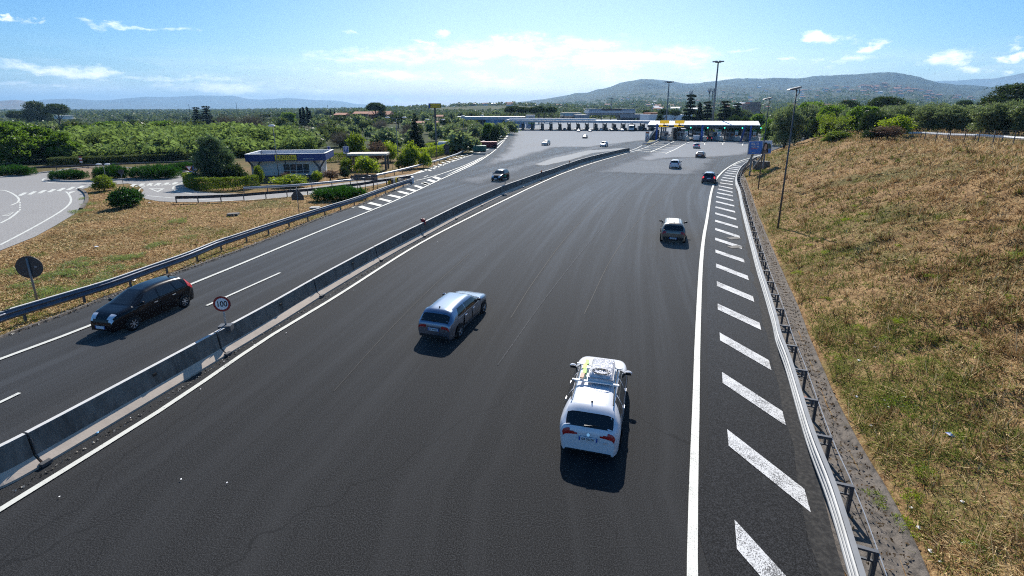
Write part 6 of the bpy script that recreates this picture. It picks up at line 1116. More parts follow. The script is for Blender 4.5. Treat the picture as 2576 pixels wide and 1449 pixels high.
boxy('coach', 'silver grey coach with a big windscreen coming through the toll', 'coach', 1588.5, 330.5, 2.6, 3.3, 10, silver, 188, sc=.84)
boxy('pickup_truck', 'white fronted dark truck in the last lane under the grey canopy', 'truck', 1611, 330, 2.2, 2.5, 6, dark, 188, sc=.86)
boxy('lorry', 'dark covered lorry stopped between pale toll islands', 'lorry', 1702, 350.5, 2.3, 3.6, 7, M['dark_steel'], 12, rear='doors', front=False)
boxy('small_lorry', 'small white lorry in the lane beside the first blue column', 'lorry', 1667, 350, 1.9, 2.3, 5, paint('van_white', (.6, .63, .68), 0, .4), 12, rear='window', front=False)
boxy('box_lorry', 'blue and white box lorry behind the second pale toll island', 'lorry', 1716, 346, 2.3, 3.0, 7, M['blue_steel'], 14, rear='doors', front=False)
# ------------------------------------------------------------------ vegetation
LM = dict(
    broad=leaf_mat('broad_leaves', (.024, .054, .008), (.095, .155, .022), .36), dark=leaf_mat('dark_leaves', (.010, .022, .007), (.035, .058, .014), .22), olive=leaf_mat('olive_leaves', (.046, .066, .032), (.155, .19, .11), .26), pine=leaf_mat('pine_needles', (.009, .020, .006), (.042, .066, .014), .2), cedar=leaf_mat('cedar_needles', (.006, .012, .008), (.020, .032, .019), .14), juniper=leaf_mat('juniper_needles', (.006, .024, .004), (.030, .095, .010), .22), bright=leaf_mat('bright_leaves', (.05, .085, .008), (.20, .25, .02), .4), tamarisk=leaf_mat('feathery_leaves', (.022, .045, .026), (.075, .115, .065), .25), twig=leaf_mat('dry_twigs', (.055, .045, .040), (.14, .12, .105), .1), plum=leaf_mat('plum_leaves', (.035, .018, .016), (.10, .06, .05), .25), reed=leaf_mat('reed_leaves', (.026, .048, .013), (.185, .245, .115), .3), hedge=leaf_mat('hedge_leaves', (.022, .045, .006), (.13, .17, .018), .32), woods=leaf_mat('wood_leaves', (.017, .030, .010), (.078, .098, .036), .24), weed=leaf_mat('weed_leaves', (.075, .10, .035), (.17, .21, .085), .3), vine=leaf_mat('vine_leaves', (.06, .10, .01), (.22, .27, .03), .4))
def rnd_dirs(n): v = RNG.normal(size=(n, 3)); return v / (np.linalg.norm(v, axis=1, keepdims=True) + 1e-9)
def leaf_quads(C, size, aspect=.5, up=0.0, direction=None, dw=0.0):
    n = len(C); a = rnd_dirs(n); a[:, 2] += up
    if direction is not None: a = a * (1 - dw) + direction * dw
    a /= np.linalg.norm(a, axis=1, keepdims=True) + 1e-9; b = np.cross(a, rnd_dirs(n)); b /= np.linalg.norm(b, axis=1, keepdims=True) + 1e-9
    s = np.broadcast_to(np.asarray(size, float), (n,))[:, None] * RNG.uniform(.65, 1.3, (n, 1)); A = a * s * .5; B = b * s * aspect * .5
    return np.stack([C - A, C + B, C + A, C - B], 1).reshape(-1, 3)
def crown_points(blobs, clumps, per, spread, shell=(.70, 1.0), core=.25):
    """leaf positions: clumps scattered over each ellipsoid, plus a looser inside"""
    vols = np.array([b[3] * b[4] * b[5] for b in blobs]) ** (2 / 3); share = vols / vols.sum(); C, V, O = [], [], []
    for b, sh in zip(blobs, share):
        k = max(3, int(clumps * sh)); d = rnd_dirs(k); d[:, 2] = np.where(d[:, 2] < -.55, -d[:, 2] * .6, d[:, 2]); r = RNG.uniform(*shell, (k, 1)); cen = np.array(b[:3]) + d * r * np.array(b[3:6]); cv = RNG.uniform(0, .75, k)
        idx = np.repeat(np.arange(k), per); sp = spread * (np.array(b[3:6]).mean() ** .5); p = cen[idx] + RNG.normal(size=(len(idx), 3)) * sp * np.array([1, 1, .7]); C.append(p); V.append(cv[idx] + RNG.uniform(0, .25, len(idx))); O.append(d[idx])
        m = int(len(idx) * core); d2 = rnd_dirs(m); q = np.array(b[:3]) + d2 * (RNG.uniform(0, .8, (m, 1)) ** .5) * np.array(b[3:6]); C.append(q); V.append(RNG.uniform(0, 1, m)); O.append(d2)
    return np.concatenate(C), np.concatenate(V), np.concatenate(O)
def crown(root, mat, blobs, clumps, per, leaf, spread=.22, aspect=.5, name='crown', shell=(.70, 1.0), core=.25, dw=.3, up=.15):
    C, V, O = crown_points(blobs, clumps, per, spread, shell, core); C[:, 2] = np.maximum(C[:, 2], .03); return np_mesh(name, leaf_quads(C, leaf, aspect, up, O, dw), 4, mat, root, V)
def trunk(root, h, r, mat=None, limbs=5, reach=1.5, lean=0.0, seed=1, name='trunk', top=.9, sub=False):
    rs = random.Random(seed); m = MB(); pts = [(lean * h * f + rs.uniform(-.06, .06) * h * f, rs.uniform(-.05, .05) * h * f, h * f) for f in (0, .25, .5, .75, 1)]; m.tube(pts, [r * 1.25, r, r * .85, r * .65, r * .4], 7)
    for i in range(limbs):
        f = rs.uniform(.45, .95); a = i * 2.4 + rs.uniform(-.4, .4); p = Vector((lean * h * f, 0, h * f)); d = Vector((math.cos(a), math.sin(a), rs.uniform(.5, 1.1))); q = p + d * reach * .5; e = p + d * reach + Vector((0, 0, reach * .1)); m.tube([p, q, e], [r * .5, r * .32, r * .12], 5)
        if sub:
            for j in range(6):
                g = rs.uniform(.4, 1); w = p.lerp(e, g); d2 = (d.normalized() + Vector((rs.uniform(-.9, .9), rs.uniform(-.9, .9), rs.uniform(.1, .9)))).normalized(); m.tube([w, w + d2 * reach * .3, w + d2 * reach * .5 + Vector((0, 0, .2))], [r * .18, r * .10, r * .04], 4)
    return m.build(name, mat or M['bark'], root)
PROTO = {}
def proto(kind):
    """unit tree of each kind; height and width are stored so that copies can be scaled"""
    t = bpy.data.objects.new(kind, None); COL.objects.link(t); t.empty_display_size = .3
    if kind == 'broadleaf_tree': trunk(t, 3.4, .22, limbs=7, reach=2.2); crown(t, LM['broad'], [(0, 0, 4.6, 2.6, 2.6, 2.2), (1.6, .4, 3.6, 1.9, 1.9, 1.5), (-1.7, -.4, 3.8, 1.9, 1.8, 1.6), (.2, -1.4, 3.2, 1.9, 1.7, 1.5), (-.3, 1.3, 5.4, 1.7, 1.7, 1.5), (.4, .2, 1.5, 2.7, 2.6, 1.4)], 300, 34, .42, .24, core=.25); h, w = 7.0, 7.0
    elif kind == 'locust_tree': trunk(t, 3.4, .2, limbs=8, reach=2.3, seed=3); crown(t, LM['broad'], [(0, 0, 5.0, 2.0, 2.0, 1.6), (1.9, .3, 3.9, 1.8, 1.8, .9), (-2.0, -.2, 4.2, 1.9, 1.8, 1.0), (.6, -1.6, 3.0, 2.1, 1.8, .9), (-1.2, -1.0, 2.2, 1.9, 1.8, .9), (1.4, -1.1, 1.8, 1.7, 1.7, .9), (-.2, .8, 6.2, 1.4, 1.4, .8), (-.4, .3, 1.2, 2.8, 2.6, 1.1)], 320, 36, .50, .22, aspect=.35, dw=.5); h, w = 6.9, 7.6
    elif kind == 'thicket_tree': trunk(t, 2.2, .16, limbs=6, reach=1.6, seed=4); crown(t, LM['dark'], [(0, 0, 3.0, 2.2, 2.0, 2.1), (1.5, .2, 2.2, 1.6, 1.6, 1.5), (-1.5, -.3, 2.4, 1.7, 1.6, 1.6), (.2, -.8, 1.4, 1.9, 1.6, 1.2)], 190, 30, .36, .24); h, w = 5.1, 6.2
    elif kind == 'olive_tree': trunk(t, 1.9, .24, limbs=6, reach=1.3, seed=5); crown(t, LM['olive'], [(0, 0, 3.0, 1.9, 1.9, 1.7), (1.0, .2, 2.4, 1.4, 1.4, 1.2), (-1.1, -.2, 2.6, 1.4, 1.4, 1.3), (.1, -.6, 1.6, 1.7, 1.5, 1.0), (0, .2, 1.0, 1.9, 1.8, .9)], 260, 38, .30, .18, aspect=.3, up=.5); h, w = 4.7, 4.9
    elif kind == 'shrub': trunk(t, .9, .07, limbs=6, reach=.7, seed=6); crown(t, LM['bright'], [(0, 0, 1.1, 1.15, 1.1, 1.05), (.6, 0, .7, .8, .8, .7), (-.6, -.1, .75, .8, .8, .7)], 120, 28, .20, .17); h, w = 2.15, 2.7
    elif kind == 'dark_shrub': trunk(t, .9, .07, limbs=6, reach=.7, seed=6); crown(t, LM['dark'], [(0, 0, 1.1, 1.15, 1.1, 1.05), (.6, 0, .7, .8, .8, .7), (-.6, -.1, .75, .8, .8, .7)], 120, 28, .20, .17); h, w = 2.15, 2.7
    elif kind == 'green_shrub': trunk(t, .9, .07, limbs=6, reach=.7, seed=6); crown(t, LM['hedge'], [(0, 0, 1.1, 1.15, 1.1, 1.05), (.6, 0, .7, .8, .8, .7), (-.6, -.1, .75, .8, .8, .7)], 130, 30, .20, .16); h, w = 2.15, 2.7
    elif kind == 'oleander_shrub': trunk(t, .9, .07, limbs=6, reach=.7, seed=6); crown(t, LM['juniper'], [(0, 0, 1.0, 1.3, 1.1, 1.0), (.9, 0, .85, 1.0, .9, .85), (-.9, -.1, .8, .9, .9, .8), (-.3, -.3, .5, 1.4, 1.0, .5)], 190, 34, .26, .15, aspect=.35, up=.4); h, w = 2.1, 3.8
    elif kind == 'plum_tree': trunk(t, 1.5, .12, limbs=8, reach=1.2, seed=8, sub=True); crown(t, LM['plum'], [(0, 0, 2.4, 1.5, 1.4, 1.5), (.5, -.3, 1.5, 1.2, 1.1, 1.0)], 100, 20, .26, .26); h, w = 3.9, 3.2
    elif kind == 'juniper_shrub': crown(t, LM['juniper'], [(0, 0, .45, 2.6, 1.5, .62), (1.8, .2, .42, 1.6, 1.2, .55), (-1.9, -.1, .42, 1.5, 1.2, .55), (.6, .3, .6, 1.5, 1.1, .60)], 260, 34, .22, .15, aspect=.28, up=.35, dw=.55, name='foliage', core=.3); h, w = 1.25, 6.8
    elif kind == 'tamarisk_tree': trunk(t, 2.4, .22, limbs=8, reach=1.8, seed=9); crown(t, LM['tamarisk'], [(0, 0, 4.3, 1.8, 1.8, 1.6), (.9, .2, 3.0, 1.7, 1.7, 1.5), (-1.1, -.2, 3.1, 1.8, 1.7, 1.5), (.1, -.7, 1.9, 2.1, 1.8, 1.3), (-.3, .4, 5.4, 1.2, 1.2, 1.0), (.2, .1, 1.0, 2.5, 2.2, 1.0), (1.6, .1, 1.9, 1.2, 1.2, 1.2), (-1.8, 0, 2.0, 1.1, 1.2, 1.2)], 360, 64, .32, .19, aspect=.26, up=.5); h, w = 6.4, 6.0
    elif kind == 'stone_pine': trunk(t, 6.6, .34, limbs=9, reach=3.0, seed=10, lean=.02); crown(t, LM['pine'], [(0, 0, 8.0, 4.2, 4.0, 1.5), (2.3, .3, 7.5, 2.3, 2.3, 1.2), (-2.4, -.2, 7.6, 2.3, 2.2, 1.2), (.2, .1, 8.9, 2.8, 2.8, 1.0)], 420, 44, .50, .24, aspect=.3, up=.3, shell=(.6, 1)); h, w = 10.0, 9.6
    elif kind == 'round_pine': trunk(t, 5.0, .4, limbs=8, reach=3.0, seed=12); crown(t, LM['pine'], [(0, 0, 6.0, 3.6, 3.5, 3.6), (2.2, .2, 4.6, 2.4, 2.3, 2.0), (-2.2, -.2, 5.0, 2.5, 2.4, 2.2), (.2, -.5, 8.4, 2.4, 2.3, 1.6), (.3, -.5, 3.0, 3.0, 2.6, 1.6)], 260, 40, .50, .28, aspect=.3, up=.3); h, w = 10.1, 9.3
    elif kind == 'cypress': trunk(t, 1.5, .18, limbs=0); crown(t, LM['cedar'], [(0, 0, 2.4, .85, .85, 2.2), (0, 0, 4.6, .75, .75, 2.4), (0, 0, 6.6, .5, .5, 2.0)], 150, 26, .32, .14, up=1.2); h, w = 8.7, 1.9
    elif kind == 'cedar':
        trunk(t, 11.5, .40, limbs=0); bl = []
        rs = random.Random(4)
        for i in range(9):
            z = 2.2 + i * 1.1; r = 3.6 * (1 - (i / 10.5) ** 1.7) if i else 3.0
            for k in range(4): a = k * 1.57 + i * .8; q = rs.uniform(.45, .62); bl.append((r * q * math.cos(a), r * q * math.sin(a), z + rs.uniform(-.3, .3), r * .62, r * .5, .38))
        bl.append((0, 0, 11.9, 2.2, 2.0, .35)); crown(t, LM['cedar'], bl, 700, 20, .46, .14, aspect=.34); h, w = 12.3, 8.0
    elif kind == 'fir': trunk(t, 8.0, .24, limbs=0); crown(t, LM['cedar'], [(0, 0, .9 + i * .95, 2.3 * (1 - i / 9.5), 2.2 * (1 - i / 9.5), .55) for i in range(9)], 200, 24, .34, .18, up=-.1); h, w = 9.1, 4.8
    elif kind == 'bare_tree': trunk(t, 3.4, .14, M['greybark'], limbs=12, reach=2.2, seed=14, sub=True); crown(t, LM['twig'], [(0, 0, 3.7, 2.1, 2.0, 2.0), (.8, 0, 2.4, 1.6, 1.5, 1.5), (-.8, 0, 2.6, 1.6, 1.5, 1.5)], 170, 24, .50, .40, aspect=.10, up=1.0, name='twigs'); h, w = 5.8, 5.2
    elif kind == 'far_tree': crown(t, LM['woods'], [(0, 0, 2.6, 2.4, 2.4, 2.2), (1.4, 0, 2.0, 1.6, 1.6, 1.5), (-1.4, .2, 2.2, 1.6, 1.6, 1.5)], 46, 15, 1.0, .40); h, w = 5.0, 6.0
    elif kind == 'far_olive': crown(t, LM['olive'], [(0, 0, 2.2, 2.0, 2.0, 1.9), (1.0, 0, 1.7, 1.5, 1.5, 1.3)], 40, 15, .95, .36); h, w = 4.2, 4.6
    elif kind == 'far_pine': trunk(t, 5.5, .3, limbs=4, reach=2.5); crown(t, LM['pine'], [(0, 0, 7.2, 3.9, 3.8, 1.5), (0, .4, 8.0, 2.4, 2.4, 1.1)], 50, 15, 1.0, .50); h, w = 9.0, 8.6
    t['proto_h'], t['proto_w'] = h, w; return t
CAT = dict(broadleaf_tree='tree', locust_tree='tree', thicket_tree='tree', olive_tree='olive tree', shrub='shrub', dark_shrub='shrub', green_shrub='shrub', plum_tree='small tree', juniper_shrub='shrub', oleander_shrub='shrub', tamarisk_tree='tree', stone_pine='pine tree', round_pine='pine tree', cypress='cypress', cedar='cedar', fir='conifer', bare_tree='bare tree', far_tree='tree', far_olive='olive tree', far_pine='pine tree')
def plant(kind, label, px, ytop, wpx, Y=None, base=None, group=None, depth=1.0, rz=None, z=None):
    """px, ytop, wpx: centre, top and width in view pixels; Y: distance, or base: pixel row of the foot"""
    if base is not None: b = hit(px, base)
    else: b = at_Y(px, 300, Y); b.z = gz(b.x, b.y) - .05
    if z is not None: b.z = z
    dist = b.y * math.cos(TH) + (CAM_H - b.z) * math.sin(TH); w = wpx / F_PX * dist; h = max(.3, at_Y(px, ytop, b.y).z - b.z)
    if kind not in PROTO: t = PROTO[kind] = proto(kind); h0, w0 = t['proto_h'], t['proto_w']; PROTO[kind + '_dim'] = (h0, w0); del t['proto_h']; del t['proto_w']
    else: t = copy_tree(PROTO[kind])
    h0, w0 = PROTO[kind + '_dim']; t.location = b; t.scale = (w / w0, w / w0 * depth, h / h0); t.rotation_euler = (0, 0, random.uniform(0, 6.28) if rz is None else rz); tag(t, label, CAT[kind], group)
    if group is None and 'group' in t: del t['group']
    return t
# --- shrubs round the roundabout and the ramp
plant('juniper_shrub', 'low juniper mat at the left end of the roundabout island', 175, 424, 88, base=452, rz=.2)
plant('juniper_shrub', 'low juniper mat in the middle of the roundabout island', 284, 412, 80, base=451, rz=.4, depth=1.5); plant('juniper_shrub', 'broad juniper mat at the right of the roundabout island, behind the blue arrow sign', 394, 411, 122, base=448, rz=.1, depth=1.2)
plant('juniper_shrub', 'juniper mat behind the island, nearest the feathery tree', 465, 406, 84, base=431, rz=.1); plant('juniper_shrub', 'juniper mat at the far left edge of the roundabout', 30, 413, 110, base=441, rz=.1)
plant('juniper_shrub', 'dark juniper mat between the ramp rail and the motorway rail', 857, 466, 138, base=502, rz=math.radians(12), depth=1.2)
plant('green_shrub', 'rounded light green shrub on the tip of the splitter island', 264, 442, 52, base=481); plant('oleander_shrub', 'large leafy oleander bush on the dry grass by the ramp', 318, 468, 104, base=520, depth=.8)
def hedge(label, path, w, h, mat, n, leaf=.16):
    p = smooth_path(path, .25); o = Vector((*p[0], 0)); t = thing('hedge', label, 'hedge', o); a = np.array(p) - np.array([o.x, o.y]); i = RNG.integers(0, len(a), n); f = RNG.uniform(0, 1, n); tg = np.gradient(a, axis=0)[i]; tg /= np.linalg.norm(tg, axis=1, keepdims=True) + 1e-9; nr = np.stack([tg[:, 1], -tg[:, 0]], 1)
    face = RNG.integers(0, 5, n); u = np.where(face == 0, 1, np.where(face == 1, -1, RNG.uniform(-1, 1, n))) * w / 2 * RNG.uniform(.86, 1.06, n); z = np.where(face > 1, np.where(face == 4, RNG.uniform(.1, 1, n), 1.0), RNG.uniform(.02, 1, n)) * h * (1 + .16 * (vnoise(a[i, 0] * 1.5, a[i, 1] * 1.5, 3) - .5)) * RNG.uniform(.93, 1.05, n)
    C = np.stack([a[i, 0] + nr[:, 0] * u + RNG.normal(0, .06, n), a[i, 1] + nr[:, 1] * u + RNG.normal(0, .06, n), z], 1); V = np.clip(vnoise(C[:, 0] * 3, C[:, 1] * 3 + z * 3, 5) * .8 + RNG.uniform(-.1, .25, n), 0, 1); np_mesh('foliage', leaf_quads(C, leaf, .55, .1), 4, mat, t, V); return t
hedge('clipped hedge along the ramp, in front of the feathery tree and office', P2([(474, 462), (486, 472), (510, 477), (545, 478), (585, 477), (625, 474), (642, 470)]), 1.1, 1.45, LM['hedge'], 15000)
hedge('leafy hedge behind the parking signs', P2([(800, 409), (850, 406), (920, 399), (985, 392)]), 1.3, 1.5, LM['hedge'], 8000, .22)
hedge('trellised vine row along the yard, bright green', P2([(1062, 398), (1100, 391), (1140, 381), (1172, 372)]), 1.6, 1.9, LM['vine'], 9000, .26)
hedge('second vine row before the white tank trailer', P2([(1078, 384), (1110, 377), (1160, 368)]), 2.0, 1.9, LM['vine'], 7000, .28)
hedge('ivy covered fence with a bright top at the crest of the bank', [(v.x, v.y) for v in (hit(2040, 344), hit(2070, 346), hit(2100, 348), hit(2130, 350))], 1.8, 8.2, LM['hedge'], 12000, .26)
for kd, lb, px, yt, w, Y, bs in (('tamarisk_tree', 'large feathery blue green tree left of the office', 548, 341, 106, None, 462), ('dark_shrub', 'dark shrub between the feathery tree and the office wall', 594, 414, 56, None, 464), ('green_shrub', 'upright oleander in front of the left office column', 654, 418, 30, None, 464),
    ('shrub', 'sprawling bright fig shrub under the office window', 730, 440, 98, None, 468), ('plum_tree', 'grey brown shrub against the office window', 722, 433, 30, None, 458), ('shrub', 'small bright shrub under the right office column', 800, 430, 32, None, 457), ('plum_tree', 'brownish shrub between office and fence', 832, 428, 44, None, 455), ('dark_shrub', 'dark little shrub right of the brownish one', 868, 420, 32, None, 449),
    ('shrub', 'big round yellow green shrub right of the carport', 924, 394, 62, None, 440), ('green_shrub', 'dense dark green bush behind the P sign', 890, 338, 56, 98, None), ('plum_tree', 'reddish plum tree behind the round shrub', 942, 356, 50, 90, None), ('shrub', 'loose yellow green shrub behind the twin lamp post', 975, 357, 52, 96, None), ('shrub', 'tall bright shrub right of the twin lamp post', 1028, 358, 50, 86, None), ('shrub', 'bright shrub near the fence at the rail bend', 1064, 381, 32, 86, None), ('green_shrub', 'low green shrub beside the twin lamp post', 1012, 388, 46, 84, None), ('green_shrub', 'green shrub at the left of the carport', 862, 398, 40, 80, None), ('shrub', 'bright shrub just behind the carport roof', 905, 390, 40, 90, None),
    ('locust_tree', 'bright leafy tree at the far left edge beyond the junipers', 10, 312, 120, 92, None), ('locust_tree', 'wide leafy tree beyond the left juniper mat', 90, 318, 130, 98, None), ('locust_tree', 'leafy tree at the left end of the reeds', 140, 335, 80, 96, None), ('broadleaf_tree', 'leafy tree behind the others at the left edge', 30, 302, 90, 125, None),
    ('broadleaf_tree', 'yellowish bushy tree behind the left end of the reeds', 205, 313, 92, 150, None), ('broadleaf_tree', 'dark leafy tree behind the middle of the reeds', 280, 303, 100, 165, None), ('thicket_tree', 'dark thicket tree right of the yellowish one', 345, 302, 90, 170, None), ('broadleaf_tree', 'green tree behind the reeds at their right', 412, 302, 96, 165, None), ('thicket_tree', 'dense dark tree above the reeds', 460, 316, 60, 150, None),
    ('bare_tree', 'bare grey tree behind the office', 632, 287, 72, 160, None), ('bare_tree', 'second bare tree left of the first', 570, 290, 60, 168, None), ('thicket_tree', 'dark greenish tree between the bare tree and the feathery tree', 590, 306, 66, 150, None), ('fir', 'loose dark fir right of the twin lamp posts', 1044, 283, 52, 112, None),
    ('round_pine', 'big round dark pine on the left skyline', 94, 251, 62, 400, None), ('stone_pine', 'umbrella pine right beside the big round pine', 148, 261, 60, 400, None), ('stone_pine', 'low umbrella pine left of the big round pine', 44, 279, 44, 430, None), ('stone_pine', 'lone umbrella pine right of the red farmhouse', 947, 258, 50, 320, None), ('round_pine', 'dark pine under the lone umbrella pine', 962, 268, 26, 330, None),
    ('cedar', 'left of two dark conifers on the left ridge', 496, 270, 32, 300, None), ('cedar', 'right of two dark conifers on the left ridge', 521, 267, 38, 305, None), ('broadleaf_tree', 'round green tree left of the cypresses', 724, 281, 44, 290, None), ('cypress', 'slim cypress first in the dark row before the farm', 757, 270, 9, 290, None), ('cypress', 'tall cypress in the middle of the row before the farm', 765, 267, 10, 285, None), ('cypress', 'cypress next to the red farm wing', 775, 266, 10, 290, None), ('cypress', 'cypress nearest the farm, with a round tree behind', 781, 276, 9, 280, None), ('cypress', 'small cypress against the vineyard hill', 833, 273, 5, 420, None), ('cypress', 'second small cypress against the vineyard hill', 843, 274, 5, 420, None)):
    plant(kd, lb, px, yt, w, Y, bs)
# trees round the toll plaza
for kd, lb, px, yt, w, Y in (('cedar', 'tall cedar with flat top beside the telephone antennas', 1734, 238, 50, 190), ('cypress', 'dark pointed conifer right of the tall cedar', 1758, 254, 18, 185), ('cedar', 'wide dark cedar behind the pointed conifer', 1778, 256, 44, 195), ('cedar', 'dark cedar right of the tallest mast', 1822, 254, 52, 200), ('cedar', 'rightmost dark cedar beyond the white canopy', 1852, 260, 40, 200), ('round_pine', 'dark bushy tree between the two right cedars', 1836, 268, 40, 205),
    ('stone_pine', 'umbrella pine left of the shorter mast', 1668, 274, 32, 280), ('stone_pine', 'umbrella pine right of the shorter mast', 1697, 276, 34, 285), ('stone_pine', 'small umbrella pine near the bridge building roof', 1626, 277, 24, 380), ('round_pine', 'dark round tree behind the lane signs', 1660, 286, 22, 260), ('thicket_tree', 'rounded green tree behind the white canopy, left', 1850, 288, 44, 172), ('thicket_tree', 'rounded green tree behind the white canopy, right', 1876, 290, 34, 170), ('broadleaf_tree', 'bright green tree beyond the far lamp post', 1905, 284, 44, 190),
    ('broadleaf_tree', 'yellow green tree at the end of the white canopy', 1945, 296, 52, 140), ('green_shrub', 'green bush under the white canopy, behind the middle column', 1793, 326, 22, 176), ('thicket_tree', 'dark tree under the canopy right end', 1895, 322, 26, 178)):
    plant(kd, lb, px, yt, w, Y)
for i in range(8): plant('stone_pine', 'umbrella pine in the dark grove behind the grey toll canopy', 1282 + i * 15 + random.uniform(-3, 3), 266 + random.uniform(0, 5), 34, 330 + random.uniform(-15, 25), group='umbrella pine grove behind the grey canopy')
for kd, lb, px, yt, w, Y in (('broadleaf_tree', 'green tree below the blue depot wall', 1226, 307, 30, 150), ('thicket_tree', 'creeper covered tree right of the blue wall', 1245, 315, 34, 142), ('olive_tree', 'olive tree left under the dark depot roof', 1162, 304, 46, 190), ('olive_tree', 'olive tree in the middle under the dark depot roof', 1196, 306, 40, 185), ('olive_tree', 'olive tree on the orange earth beyond the vine row', 1130, 312, 50, 175), ('thicket_tree', 'green thicket behind the red trailer', 1222, 338, 52, 150), ('thicket_tree', 'dark bushes at the left of the toll canopy end', 1262, 308, 26, 180)): plant(kd, lb, px, yt, w, Y)
# woods on the crest of the right bank
for kd, lb, px, yt, w, bs in (('broadleaf_tree', 'large leafy tree just left of the nearest lamp post', 1985, 268, 70, 347), ('broadleaf_tree', 'tallest leafy tree just right of the nearest lamp post', 2035, 252, 84, 343), ('broadleaf_tree', 'leafy tree on the crest above the ivy fence', 2092, 262, 80, 338), ('thicket_tree', 'dark tree at the crest, left part of the wood', 2060, 290, 70, 345), ('broadleaf_tree', 'bright leafy tree between wood and olive row', 2160, 264, 80, 334), ('thicket_tree', 'dark leafy bush behind the reddish shrub', 2190, 276, 74, 336),
    ('shrub', 'bright yellow green bush on the crest', 2250, 292, 86, 345), ('plum_tree', 'reddish brown bush beneath the bright one', 2230, 316, 66, 352), ('dark_shrub', 'dark broom shrub left of the bright crest bush', 2195, 322, 54, 352), ('thicket_tree', 'dark bush at the foot of the crest wood', 1968, 318, 44, 356), ('green_shrub', 'green shrub spilling down the bank top', 2110, 330, 60, 352),
    ('olive_tree', 'olive tree at the left end of the crest row', 2230, 268, 90, 331), ('olive_tree', 'olive tree second along the crest row', 2282, 262, 90, 332), ('olive_tree', 'olive tree third along the crest row', 2336, 258, 92, 334), ('olive_tree', 'olive tree mid crest row, behind the white rail', 2384, 263, 90, 336), ('olive_tree', 'olive tree fifth along the crest row', 2432, 264, 94, 337), ('olive_tree', 'olive tree sixth along the crest row', 2482, 258, 96, 340), ('olive_tree', 'olive tree near the right picture edge', 2530, 252, 100, 342), ('olive_tree', 'olive tree cut off by the right picture edge', 2585, 250, 100, 344),
    ('green_shrub', 'small shrub on the gentle bank top near the wood', 2086, 345, 40, 358)): plant(kd, lb, px, yt, w, base=bs)
for kd, lb, px, yt, w, Y in (('round_pine', 'very broad umbrella pine at the right picture edge', 2565, 205, 175, 150), ('stone_pine', 'umbrella pine rising behind the crest wood', 2222, 243, 88, 190), ('stone_pine', 'low umbrella pine left of the crest pine', 2130, 252, 56, 230), ('stone_pine', 'small dark umbrella pine behind the olive row', 2418, 252, 44, 240)): plant(kd, lb, px, yt, w, Y)
for i in range(26): plant(random.choice(('olive_tree', 'olive_tree', 'thicket_tree')), 'tree in the grove behind the crest of the right bank', 1990 + i * 24 + random.uniform(-8, 8), 268 + random.uniform(-8, 10), random.uniform(60, 86), Y=random.uniform(95, 150), group='grove behind the crest of the right bank')
# --- the wooded country beyond: single trees near, one mass far off
rs2 = random.Random(5)
def field(n, x0, x1, y0, y1, kinds, lab, grp, h=(4, 7)):
    for _ in range(n):
        x = rs2.uniform(x0, x1); Y = math.exp(rs2.uniform(math.log(y0), math.log(y1))); b = at_Y(x, 300, Y); b.z = gz(b.x, b.y); hh = rs2.uniform(*h); d = b.y * math.cos(TH) + (CAM_H - b.z) * math.sin(TH); dd = px_dir(x, 300)
        k = rs2.choice(kinds); t = plant(k, lab[k], x, 300, rs2.uniform(.8, 1.25) * hh * (1.5 if k == 'far_pine' else 1.15 if k != 'cypress' else .25) * F_PX / d, Y, group=grp); h0, w0 = PROTO[k + '_dim']; t.scale = (t.scale[0], t.scale[1], hh / h0)
LB = {'far_tree': 'dark green tree in the wooded country beyond the roads', 'far_olive': 'grey green olive tree in the groves beyond the roads', 'far_pine': 'distant dark umbrella pine above the other trees', 'bare_tree': 'leafless grey tree among the distant olives', 'cypress': 'slim dark cypress among the distant olives'}
G_ = 'trees of the wooded country beyond the roads'
field(70, 470, 1180, 115, 260, ('far_olive', 'far_olive', 'far_tree', 'bare_tree', 'far_tree'), LB, G_, (3.4, 5.2)); field(60, -40, 560, 170, 420, ('far_tree', 'far_tree', 'far_olive'), LB, G_, (4, 7)); field(70, 560, 1300, 240, 520, ('far_olive', 'far_tree', 'far_olive', 'far_pine'), LB, G_, (4, 7)); field(60, -60, 640, 150, 380, ('far_tree', 'far_olive', 'far_tree', 'bare_tree'), LB, G_, (3.5, 6.5)); field(20, 180, 900, 500, 800, ('far_pine', 'far_tree'), LB, G_, (7, 11)); field(26, 1830, 2250, 220, 420, ('far_tree', 'far_tree', 'far_pine', 'cypress'), LB, G_, (5, 9)); field(14, 1160, 1290, 160, 240, ('far_olive', 'far_tree'), LB, G_, (3.5, 5))
def woodland():
    n = 15000; a = RNG.uniform(math.radians(-50), math.radians(52), n); r = np.exp(RNG.uniform(math.log(300), math.log(3600), n)); X, Y = r * np.sin(a), r * np.cos(a); rd = in_poly(X, Y, [(-75, 0), (-75, 480), (150, 480), (150, 0)]); keep = ~rd & (fbm(X / 60, Y / 60, 8) > .40 - .1 * np.clip((800 - r) / 500, 0, 1)); vine = (np.hypot((X + 55) / 120, (Y - 1010) / 120) < 1); keep &= ~vine
    X, Y, r = X[keep], Y[keep], r[keep]; Z = ground_z(X, Y); s = RNG.uniform(2.2, 4.6, len(X)) * np.clip(r / 700, 1, 2.6); k = 20; i = np.repeat(np.arange(len(X)), k); d = rnd_dirs(len(i)); d[:, 2] = np.abs(d[:, 2]); C = np.stack([X[i], Y[i], Z[i] + s[i] * .2], 1) + d * s[i][:, None] * RNG.uniform(.7, 1.05, (len(i), 1)) * np.array([1, 1, .95]); v = np.clip(RNG.uniform(0, .7, len(X))[i] + RNG.uniform(0, .3, len(i)), 0, 1)
    tag(np_mesh('woodland', leaf_quads(C, s[i] * .62, .75, .1, d, .3), 4, LM['woods'], None, v), kind='stuff')
woodland()
